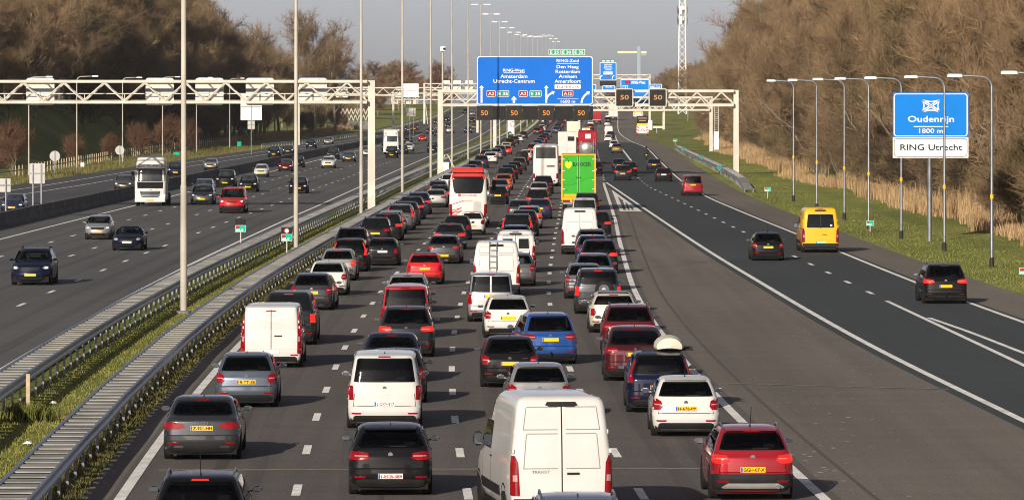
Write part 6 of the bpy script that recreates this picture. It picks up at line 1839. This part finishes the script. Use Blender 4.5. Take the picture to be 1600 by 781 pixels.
for typ, col, px, py, lb in (("hatchback", "dark blue", 20, 334, "dark blue hatchback at the left edge behind the concrete wall"), ("hatchback", "grey", 193, 298, "grey car with headlights on the parallel road, left of the white lorry"), ("suv", "navy", 275, 276, "navy car on the parallel road, just right of the white lorry cab"),
        ("small", "silver", 329, 266, "silver small car on the parallel road behind the concrete wall, right of the nearest mast"), ("suv", "black", 428, 246, "black car on the parallel road, front one of the pair left of the second mast"), ("saloon", "dark blue", 450, 241, "dark blue car on the parallel road partly behind the second mast"),
        ("suv", "navy", 486, 232, "navy car on the parallel road just right of the second mast"), ("estate", "silver", 513, 226, "silver car on the parallel road, farthest of its row")):
    put(PR, typ, col, px, py, lb, hl=True, tier=1)

# ------------------------------------------------------------------ coaches and lorries
def place_back(px, py, wheel_y=1.2):
    p = at(px, py); a = -math.atan(slope(C, p.y)); q = p - Vector((-math.sin(a), math.cos(a), 0)) * wheel_y; q.z = zt(p.y); return q, a
def add_wheels(o, r, pts, w=.30, hub=RIM):
    for x, y in pts:
        me = cached(("bw", r, w), lambda: MB().lathe([(r*.55, -w/2), (r*.95, -w/2), (r, -w/2+.04), (r, w/2-.04), (r*.95, w/2), (r*.55, w/2)], 22, 'x').mesh("wheel", 35))
        k = obj("wheel", me, TYRE, o, loc=(x, y, r), rot=(0, 0, 0 if x > 0 else PI))
        obj("rim", cached(("br", r, w), lambda: MB().lathe([(r*.56, -w*.4), (r*.54, w*.45), (r*.42, w*.35), (r*.2, w*.48), (.001, w*.48)], 16, 'x').mesh("rim", 35)), hub, k)
CW = mat("coach_white", (.50, .49, .465), rough=.35, var=.08, scale=.8, coat=.5)
ORED = mat("coach_red", (.50, .025, .018), rough=.35, var=.06, coat=.5)
# white coach with red roof bar
q, a = place_back(733, 355, 3.0)
t = thing("coach", "white coach with a red roof bar, red line drawing and dark rear window", "coach", q, a, J)
cs = Shell([(.30, .14, 11.9, 1.16), (.45, .03, 12, 1.24), (1.2, 0, 12, 1.27), (2.2, .05, 11.95, 1.26), (3.3, .20, 11.7, 1.20), (3.62, .32, 11.5, 1.10), (3.72, .6, 11.2, .95)], 12, .10, .25, .22, .4, .01)
obj("body", cs.body().mesh("body", 50), CW, t)
cs.rear([(2.30, -.82, .82), (2.42, -.94, .94), (3.10, -1.04, 1.04), (3.40, -1.02, 1.02)], .012, 10).build("rear_window", GLASS, t, 40)
cs.rear([(3.40, -1.06, 1.06), (3.46, -1.08, 1.08), (3.66, -1.0, 1.0)], .03, 12).build("red_roof_bar", ORED, t, 40)
MB().bevbox(-1.05, 1.05, .15, 1.6, 3.68, 3.98, .10).build("roof_unit", ORED, t, 30)
for s in (-1, 1):
    rows = [(.72, 1.03, 1.24), (.76, 1.02, 1.245), (1.56, 1.06, 1.24), (1.6, 1.08, 1.23)]
    cs.rear(rows if s > 0 else mir(rows), .02, 3).build("tail_light", TAILM, t, 40)
    rows = [(3.22, .98, 1.10), (3.44, .98, 1.08)]
    cs.rear(rows if s > 0 else mir(rows), .018, 2).build("red_corner", ORED, t)
    cs.side([(1.75, .9, 11.3), (3.15, 1.1, 11.2)], s, .008, 14).build("side_window", GLASS, t)
    MB().bevbox(s*1.5-.12, s*1.5+.12, 11.7, 11.85, 2.3, 3.0, .04).build("mirror", TRIM, t)
cs.rear([(.98, .34, .86), (1.02, .32, .88), (1.72, .36, .86), (1.78, .40, .82)], .012, 4).build("vent_grille", mat("vent_grey", (.36, .35, .33), rough=.6), t)
cs.rear([(.32, -1.0, 1.0), (.46, -1.06, 1.06)], .02, 10).build("bumper", TRIM, t)
cs.rear([(.56, -.26, .26), (.67, -.26, .26)], .02, 2).build("licence_plate", PLATE_Y, t)
cs.front([(1.2, -1.05, 1.05), (3.2, -1.0, 1.0)], .012, 10).build("windscreen", SCREEN, t)
def rl(b, p, q_, w):
    p, q_ = Vector(p), Vector(q_); d = (q_ - p).normalized(); n_ = Vector((-d.y, d.x)) * w; m = 5
    for i in range(m):
        u, v = p + (q_-p)*i/m, p + (q_-p)*(i+1)/m
        b.add([(k.x, cs.Yr(k.x, k.y) - .014, k.y) for k in (u+n_, u-n_, v-n_, v+n_)], [(0, 1, 2, 3)])
b = MB()
for p_, q_ in (((-1.12, 1.55), (-.30, 1.82)), ((-1.12, 1.16), (-.42, 1.36)), ((-.42, 1.36), (-1.1, 1.0)), ((-1.1, 1.0), (-.40, 1.16)), ((-.40, 1.16), (-1.05, .82)), ((-1.05, .82), (-.70, .88))): rl(b, p_, q_, .022)
rl(b, (-.30, 1.82), (.3, 1.80), .008)
b.build("line_drawing", ORED, t)
lg = cs.rear([(2.10, -.66, -.48), (2.28, -.66, -.48)], .014, 2).build("logo_square", ORED, t)
letter("KRASBUS", -.38, .55, 2.13, .12, cs.Yr(0, 2.15) - .012, mat("pale_red_letter", (.55, .16, .12), rough=.5), t, .01)
add_wheels(t, .50, [(s*1.08, y) for s in (-1, 1) for y in (3.0, 9.4)])
# plain white coach with grey upper half
q, a = place_back(853, 291, 3.0)
t = thing("coach", "plain white coach with a dark grey upper rear, left of the green lorry", "coach", q, a, J)
obj("body", MESH.setdefault("coach2", Shell([(.30, .14, 11.9, 1.16), (.45, .03, 12, 1.24), (1.2, 0, 12, 1.27), (2.6, .05, 11.95, 1.26), (3.9, .14, 11.7, 1.22), (4.05, .32, 11.5, 1.10), (4.12, .6, 11.2, .95)], 12, .08, .25, .20, .4, .01).body().mesh("body", 50)), CW, t)
c2 = Shell([(.30, .14, 11.9, 1.16), (.45, .03, 12, 1.24), (1.2, 0, 12, 1.27), (2.6, .05, 11.95, 1.26), (3.9, .14, 11.7, 1.22), (4.05, .32, 11.5, 1.10), (4.12, .6, 11.2, .95)], 12, .08, .25, .20, .4, .01)
c2.rear([(2.78, -1.18, 1.18), (3.86, -1.13, 1.13)], .012, 10).build("rear_window", mat("coach_grey_glass", (.035, .035, .034), rough=.2, var=.2), t, 40)
c2.rear([(1.95, .1, .85), (2.08, .1, .9)], .014, 5).build("lettering_block", TRIM, t); c2.rear([(3.92, -.6, .6), (4.0, -.55, .55)], .014, 5).build("roof_vent", TRIM, t)
for s in (-1, 1):
    rows = [(.8, 1.03, 1.24), (1.3, 1.04, 1.24)]; c2.rear(rows if s > 0 else mir(rows), .02, 3).build("tail_light", TAILM, t); c2.side([(1.85, .9, 11.3), (3.4, 1.1, 11.2)], s, .008, 14).build("side_window", GLASS, t)
c2.front([(1.2, -1.05, 1.05), (3.6, -1.0, 1.0)], .012, 10).build("windscreen", SCREEN, t)
add_wheels(t, .50, [(s*1.08, y) for s in (-1, 1) for y in (3.0, 9.4)])

ALU = mat("aluminium_panel", (.42, .42, .40), rough=.38, metal=.55, var=.2, scale=.8)
LGREEN = mat("lorry_green", (.030, .28, .022), rough=.4, var=.07, scale=1.2); LYEL = mat("lorry_yellow", (.60, .32, .010), rough=.45, var=.1, scale=2)
LDK = mat("lorry_dark_green", (.010, .06, .012), rough=.5)
def cab(t, y0, w, hh, m, parts=True):
    """tractor cab of a lorry, its front towards +y"""
    s_ = Shell([(.42, y0, y0+2.25, w/2-.08), (.60, y0, y0+2.34, w/2-.01), (1.2, y0, y0+2.36, w/2), (1.95, y0, y0+2.30, w/2), (2.0, y0, y0+2.28, w/2-.005), (2.95, y0, y0+2.10, w/2-.05), (3.12, y0, y0+2.06, w/2-.07), (hh-.30, y0, y0+1.88, w/2-.13), (hh-.08, y0+.05, y0+1.66, w/2-.18), (hh, y0+.25, y0+1.3, w/2-.36)], y0*2+2.3, .0, .10, .08, .22, .0)
    c = obj("cab", s_.body().mesh("cab", 45), m, t)
    return s_, c
# green fruit lorry
q, a = place_back(904, 328, 1.6)
t = thing("lorry", "bright green box lorry with yellow frame, an apple and BAKKER on its doors", "lorry", q, a, J)
w, z0, z1, Lb = 2.66, 1.05, 4.32, 9.2
MB().box(-w/2+.02, w/2-.02, .12, Lb, z0, z1-.02).build("box_body", ALU, t)
b = MB(); b.box(-w/2, -w/2+.12, -.06, .12, z0-.25, z1); b.box(w/2-.12, w/2, -.06, .12, z0-.25, z1); b.box(-w/2+.121, w/2-.121, -.06, .12, z1-.10, z1-.001); b.box(-w/2+.121, w/2-.121, -.06, .12, z0-.249, z0-.06); b.build("rear_frame", LYEL, t)
for s in (-1, 1):
    x0, x1 = sorted((s*.012, s*(w/2-.14)))
    d = MB().bevbox(x0, x1, -.05, .10, z0+.02-.05, z1-.12, .01).build("rear_door", LGREEN, t)
    MB().box(x0+.06 if s < 0 else x0+.16, x1-.16 if s < 0 else x1-.06, -.075, -.05, z0-.03, z0+.20).build("yellow_strip", LYEL, d)
    b = MB()
    for z in (1.6, 2.3, 3.0, 3.9): b.box(s*(w/2-.30), s*(w/2-.02), -.09, -.052, z, z+.06) if s > 0 else b.box(-(w/2-.02), -(w/2-.30), -.09, -.052, z, z+.06)
    b.build("hinges", ALU, d)
    MB().box(s*.12-.06, s*.12+.06, -.10, -.052, 2.48, 2.56).build("handle", TRIM, d)
    b = MB(); b.tube([(s*.06, -.075, z0), (s*.06, -.075, z1-.15)], .018, 5); b.build("locking_bar", ALU, d)
b = MB(); b.lathe([(.02, -.058), (.27, -.056)], 20, 'y', (-.78, 0, 3.52)); b.v = [(x, y, 3.52 + (z-3.52) * 1.02 - .05 * math.cos((x+.78)*11)) for x, y, z in b.v]
ap = b.build("apple_emblem", mat("apple_yellow", (.78, .55, .02), rough=.45, var=.05), t); MB().box(-.80, -.74, -.072, -.056, 3.70, 3.84).build("apple_stalk", LDK, ap)
letter("BAKKER", -.44, .98, 3.38, .30, -.052, LDK, t, .028); letter("BAKKER", -1.06, -.82, 3.95, .06, -.052, LDK, t, .01); letter("FRUIT", -1.06, -.78, 1.5, .06, -.052, LDK, t, .01)
b = MB()
for i in range(24):
    u0, u1 = -1.12 + i*.093, -1.12 + (i+1)*.093; f_ = lambda u: 2.20 + .22*math.sin(u*1.9 - .3) + .1*u
    b.add([(u0, -.054, f_(u0)), (u1, -.054, f_(u1)), (u1, -.054, f_(u1)+.025), (u0, -.054, f_(u0)+.025)], [(0, 1, 2, 3)])
b.build("wavy_line", LDK, t)
MB().box(-1.1, 1.1, .2, Lb, .78, 1.0).build("chassis", INNER, t); MB().bevbox(-1.2, 1.2, -.02, .14, .46, .66, .03).build("bumper", GALV_D, t)
for s in (-1, 1):
    MB().box(s*.92-.24, s*.92+.24, -.05, .0, .64, .80).build("tail_light", TAILM, t); MB().box(s*.55-.09, s*.55+.09, -.05, .0, .64, .80).build("indicator", INDI, t)
MB().box(-.30, .26, -.04, -.0, .50, .62).build("licence_plate", PLATE_Y, t)
for k_ in range(9): MB().box(w/2-.018, w/2+.004, .2 + k_*.98, .26 + k_*.98, z0+.05, z1-.1).build("panel_rib", ALU, t); MB().box(-w/2-.004, -w/2+.018, .2 + k_*.98, .26 + k_*.98, z0+.05, z1-.1).build("panel_rib", ALU, t)
cab(t, Lb+.25, 2.5, 3.4, PM["yellow"]); add_wheels(t, .50, [(s*1.05, y) for s in (-1, 1) for y in (1.6, 2.9, Lb+1.5)])
for s in (-1, 1): MB().box(s*1.25-.015, s*1.25+.015, 3.7, 8.6, .5, 1.0).build("side_guard", LYEL, t)

def box_lorry(label, p, a, w, hh, Lb, m, cabm, panel=None, name="lorry"):
    t = thing(name, label, "lorry", p, a, J)
    b = MB(); b.bevbox(-w/2, w/2, 0, Lb, .95, hh, .05); b.build("box_body", m, t)
    MB().box(-w/2+.05, w/2-.05, -.04, -.005, 1.0, 1.14).build("rear_sill", ALU, t); MB().box(-.012, .012, -.012, -.002, 1.2, hh-.1).build("door_split", TRIM, t)
    if panel: MB().box(panel[0], panel[1], -.03, -.005, panel[2], panel[3]).build("dark_panel", SBLACK, t)
    for s in (-1, 1): MB().box(s*(w/2-.25)-.2, s*(w/2-.25)+.2, -.04, .0, .62, .80).build("tail_light", TAILM, t)
    MB().box(-.26, .26, -.05, -.02, .66, .78).build("licence_plate", PLATE_Y, t); MB().box(-1.0, 1.0, .1, Lb, .6, .93).build("chassis", INNER, t)
    cab(t, Lb+.2, w-.1, min(hh, 3.4), cabm); add_wheels(t, .48, [(s*(w/2-.2), y) for s in (-1, 1) for y in (1.5, Lb+1.4)]); return t
def lane_loc(off, y): return Vector((C(y) + off, y, zt(y))), -math.atan(slope(C, y))
p, a = lane_loc(1.95, 666); p.x = wx(886, 666)
box_lorry("white box lorry with a small dark panel, left of the silver tank lorry", p, a, 2.5, 4.25, 7, CW, PM["white"], (.1, 1.0, 3.0, 3.6))
p, a = lane_loc(1.95, 1010); p.x = wx(895, 1010)
box_lorry("cream box lorry far up the jam under the right lit signals", p, a, 2.5, 4.3, 8, mat("lorry_cream", (.62, .56, .42), rough=.5, var=.06), PM["white"])
p, a = lane_loc(6.0, 1330); p.x = wx(932, 1330)
box_lorry("red lorry far up the jam between the far white vans", p, a, 2.5, 3.9, 7, PM["cherry"], PM["cherry"])
p, a = lane_loc(9.6, 1400); p.x = wx(958, 1400)
box_lorry("white lorry with an orange band, farthest vehicle below the right gantry", p, a, 2.6, 4.0, 8, CW, PM["white"], None)
# silver tank lorry
p, a = lane_loc(5.9, 650); p.x = wx(918, 650)
t = thing("tank_lorry", "silver tank lorry with red top panel, right of the white box lorry", "lorry", p, a, J)
STEEL = mat("polished_tank", (.60, .58, .54), rough=.25, metal=.8, var=.15, scale=.8)
MB().lathe([(.01, -.42), (.55, -.34), (.92, -.16), (1.08, .10), (1.08, 7.9), (.9, 8.2), (.01, 8.4)], 28, 'y', (-.1, .4, 2.12)).build("tank", STEEL, t, 40)
MB().bevbox(-1.26, 1.26, 8.7, 10.6, .6, 4.5, .12).build("cab", PM["cherry"], t, 30); MB().bevbox(-1.26, 1.26, .1, .34, 3.05, 4.35, .06).build("red_panel", PM["cherry"], t, 30)
MB().box(-.30, .40, .06, .098, 3.45, 4.05).build("white_panel", SWHITE, t)
b = MB()
for x in (.78, 1.12): b.tube([(x, -.1, 1.0), (x, -.1, 3.4)], .03, 5)
for i in range(8): b.tube([(.78, -.1, 1.1 + .3*i), (1.12, -.1, 1.1 + .3*i)], .022, 5)
b.build("ladder", GALV, t); MB().bevbox(-1.2, 1.2, -.1, .1, .5, .75, .03).build("bumper", GALV_D, t)
for s in (-1, 1): MB().box(s*.9-.2, s*.9+.2, -.15, -.1, .56, .7).build("tail_light", TAILM, t)
MB().box(-1, 1, .2, 8.6, .75, 1.0).build("chassis", INNER, t)
MB().lathe([(.1, 0), (.16, .05), (.12, .25)], 10, c=(-.2, 9.4, 4.5)).build("beacon", INDI, t)
add_wheels(t, .5, [(s*1.05, y) for s in (-1, 1) for y in (1.6, 2.9, 4.2, 9.8)])

# oncoming lorries (front towards +y of the thing)
def front_lorry(label, px, py, m, sign=None, orange=False, trailer=False, sc_=1.0):
    p = at(px, py); a = PI - math.atan(slope(E_, p.y)); f = Vector((-math.sin(a), math.cos(a), 0))
    q = p - f * (2.6 + 3.6 + (7 if trailer else 0)); q.z = zt(p.y)
    t = thing("lorry", label, "lorry", q, a, "oncoming vehicles on the free-flowing carriageway")
    y0 = 4.2 + (7 if trailer else 0)
    s_, c = cab(t, y0, 2.5, 3.95, m)
    s_.front([(1.98, -1.13, 1.13), (2.06, -1.16, 1.16), (2.86, -1.12, 1.12), (2.92, -1.08, 1.08)], .012, 10).build("windscreen", SCREEN, t, 40)
    MB().bevbox(-1.16, 1.16, y0+2.02, y0+2.36, 2.90, 3.02, .03).build("sun_visor", TRIM if not orange else CW, t)
    s_.front([(1.42, -1.02, 1.02), (1.94, -1.05, 1.05)], .012, 8).build("dark_band", INNER if not orange else CW, t)
    g_ = s_.front([(.72, -.62, .62), (.78, -.74, .74), (1.20, -.80, .80)], .02, 8).build("grille", TRIM if not orange else mat("lorry_orange", (.60, .17, .05), rough=.4), t)
    for i in range(4): s_.front([(.80 + .1*i, -.74, .74), (.83 + .1*i, -.74, .74)], .035, 6).build("grille_bar", GALV if not orange else CW, g_)
    MB().bevbox(-1.22, 1.22, y0+2.0, y0+2.42, .34, .66, .05).build("bumper", CW, t)
    MB().box(-.26, .26, y0+2.43, y0+2.45, .42, .54).build("front_plate", PLATE_Y, t)
    for s in (-1, 1):
        rows = [(.66, .84, 1.18), (.92, .92, 1.2)]
        s_.front(rows if s > 0 else mir(rows), .03, 4).build("headlight", HEADLIT, t, 40)
        MB().bevbox(s*1.42-.10, s*1.42+.10, y0+1.9, y0+2.05, 1.9, 2.75, .04).build("mirror", TRIM, t)
        s_.side([(2.0, y0+1.15, y0+1.95), (2.85, y0+1.15, y0+1.75)], s, .01, 4).build("side_window", GLASS, t)
        rows = [(3.12, .72, 1.0), (3.42, .74, .96)]; s_.front(rows if s > 0 else mir(rows), .02, 3).build("roof_lamp", CLEARL, t)
        MB().box(s*1.1-.12, s*1.1+.12, y0-.7, y0-.1, .5, .95).build("fuel_tank", ALU, t)
    s_.front([(1.25, -.62, .62), (1.40, -.66, .66)], .02, 6).build("badge_strip", GALV if not orange else CW, t)
    if sign:
        b_ = s_.front([(3.16, -.86, .86), (3.36, -.84, .84)], .03, 8).build("name_board", SWHITE, t)
        letter(sign, -.78, .78, 3.20, .12, s_.Yf(0, 3.25) + .04, SBLACK, b_, .01, faces=1); letter("DAF", -.20, .20, 1.27, .09, s_.Yf(0, 1.3) + .03, TRIM, t, .01, faces=1)
    MB().box(-.55, .55, .2, y0, .62, .92).build("chassis", INNER, t)
    if trailer: MB().bevbox(-1.27, 1.27, .0, y0-.4, 1.0, 3.95, .05).build("trailer_box", CW, t)
    add_wheels(t, .50, [(s*1.05, y) for s in (-1, 1) for y in (1.2, y0+1.3)])
    return t
front_lorry("big white lorry cab with a name board over its windscreen and dark grille", 235, 322, CW, "PIETER SMIT")
front_lorry("white lorry with orange grille and box trailer, oncoming beside the fourth mast", 611, 241, CW, None, True, True)

# motorcycle and its rider
p = at(1010, 249); a = -math.atan(slope(MR, p.y))
t = thing("motorcycle", "dark motorcycle with yellow plate on the right slip lane", "motorcycle", p, a)
add_wheels(t, .32, [(0, .35), (0, 1.75)], .14)
MB().lathe([(.05, .2), (.17, .55), (.20, 1.0), (.16, 1.4), (.06, 1.6)], 12, 'y', (0, 0, .72)).build("tank_and_frame", TRIM, t, 40)
for s in (-1, 1): MB().bevbox(s*.34-.13, s*.34+.13, .12, .62, .48, .86, .04).build("pannier", TRIM, t)
MB().box(-.11, .11, -.02, .0, .55, .70).build("licence_plate", PLATE_Y, t); MB().bevbox(-.10, .10, -.01, .06, .76, .84, .02).build("tail_light", TAILM, t)
MB().tube([(-.38, 1.25, 1.10), (-.1, 1.38, 1.02), (.1, 1.38, 1.02), (.38, 1.25, 1.10)], .025, 6).build("handlebar", GALV_D, t); MB().tube([(0, 1.75, .32), (0, 1.40, .98)], .05, 6).build("fork", GALV_D, t)
me = bpy.data.meshes.new("person")
J_ = [(0, .62, .92, .17), (0, .66, 1.18, .17), (0, .76, 1.44, .17), (0, .80, 1.56, .07), (0, .84, 1.66, .10), (0, .86, 1.76, .115), (-.17, .74, 1.40, .08), (-.30, .90, 1.18, .055), (-.36, 1.18, 1.12, .04), (.17, .74, 1.40, .08), (.30, .90, 1.18, .055), (.36, 1.18, 1.12, .04),
      (-.14, .66, .88, .10), (-.24, 1.05, .74, .075), (-.22, .86, .36, .05), (-.22, 1.0, .30, .04), (.14, .66, .88, .10), (.24, 1.05, .74, .075), (.22, .86, .36, .05), (.22, 1.0, .30, .04)]
me.from_pydata([j[:3] for j in J_], [(0,1),(1,2),(2,3),(3,4),(4,5),(2,6),(6,7),(7,8),(2,9),(9,10),(10,11),(0,12),(12,13),(13,14),(14,15),(0,16),(16,17),(17,18),(18,19)], [])
po = bpy.data.objects.new("person", me); COL.objects.link(po)
sk = po.modifiers.new("skin", 'SKIN'); po.modifiers.new("sub", 'SUBSURF').levels = 1
for v, j in zip(me.skin_vertices[0].data, J_): v.radius = (j[3], j[3])
me.skin_vertices[0].data[0].use_root = True
dg = bpy.context.evaluated_depsgraph_get(); m2 = bpy.data.meshes.new_from_object(po.evaluated_get(dg)); bpy.data.objects.remove(po)
m2.name = "person"; m2.materials.clear(); m2.shade_smooth()
po = obj("person", m2, mat("rider_suit", (.02, .02, .022), rough=.7, var=.3), None, loc=p, rot=(0, 0, a))
tag(po, "motorcyclist in dark riding suit and helmet, seated on the motorcycle", "person")
b = MB(); b.lathe([(.02, -.15), (.12, -.11), (.15, 0), (.12, .11), (.02, .15)], 14, c=(0, .86, 1.76)); b.build("helmet", TRIM, po, 50)

# ------------------------------------------------------------------ thin winter haze
hz = MB().box(-1500, 1500, -30, 3300, -3, 75).build("haze", None)
hm = bpy.data.materials.new("haze"); hm.use_nodes = True
hn = hm.node_tree.nodes; hn.remove(hn["Principled BSDF"])
hv = hn.new("ShaderNodeVolumePrincipled")
hv.inputs["Density"].default_value = .00003
hv.inputs["Color"].default_value = (.85, .88, .95, 1)
hm.node_tree.links.new(hv.outputs[0], hn["Material Output"].inputs["Volume"])
hz.data.materials.append(hm); tag(hz, kind='stuff')
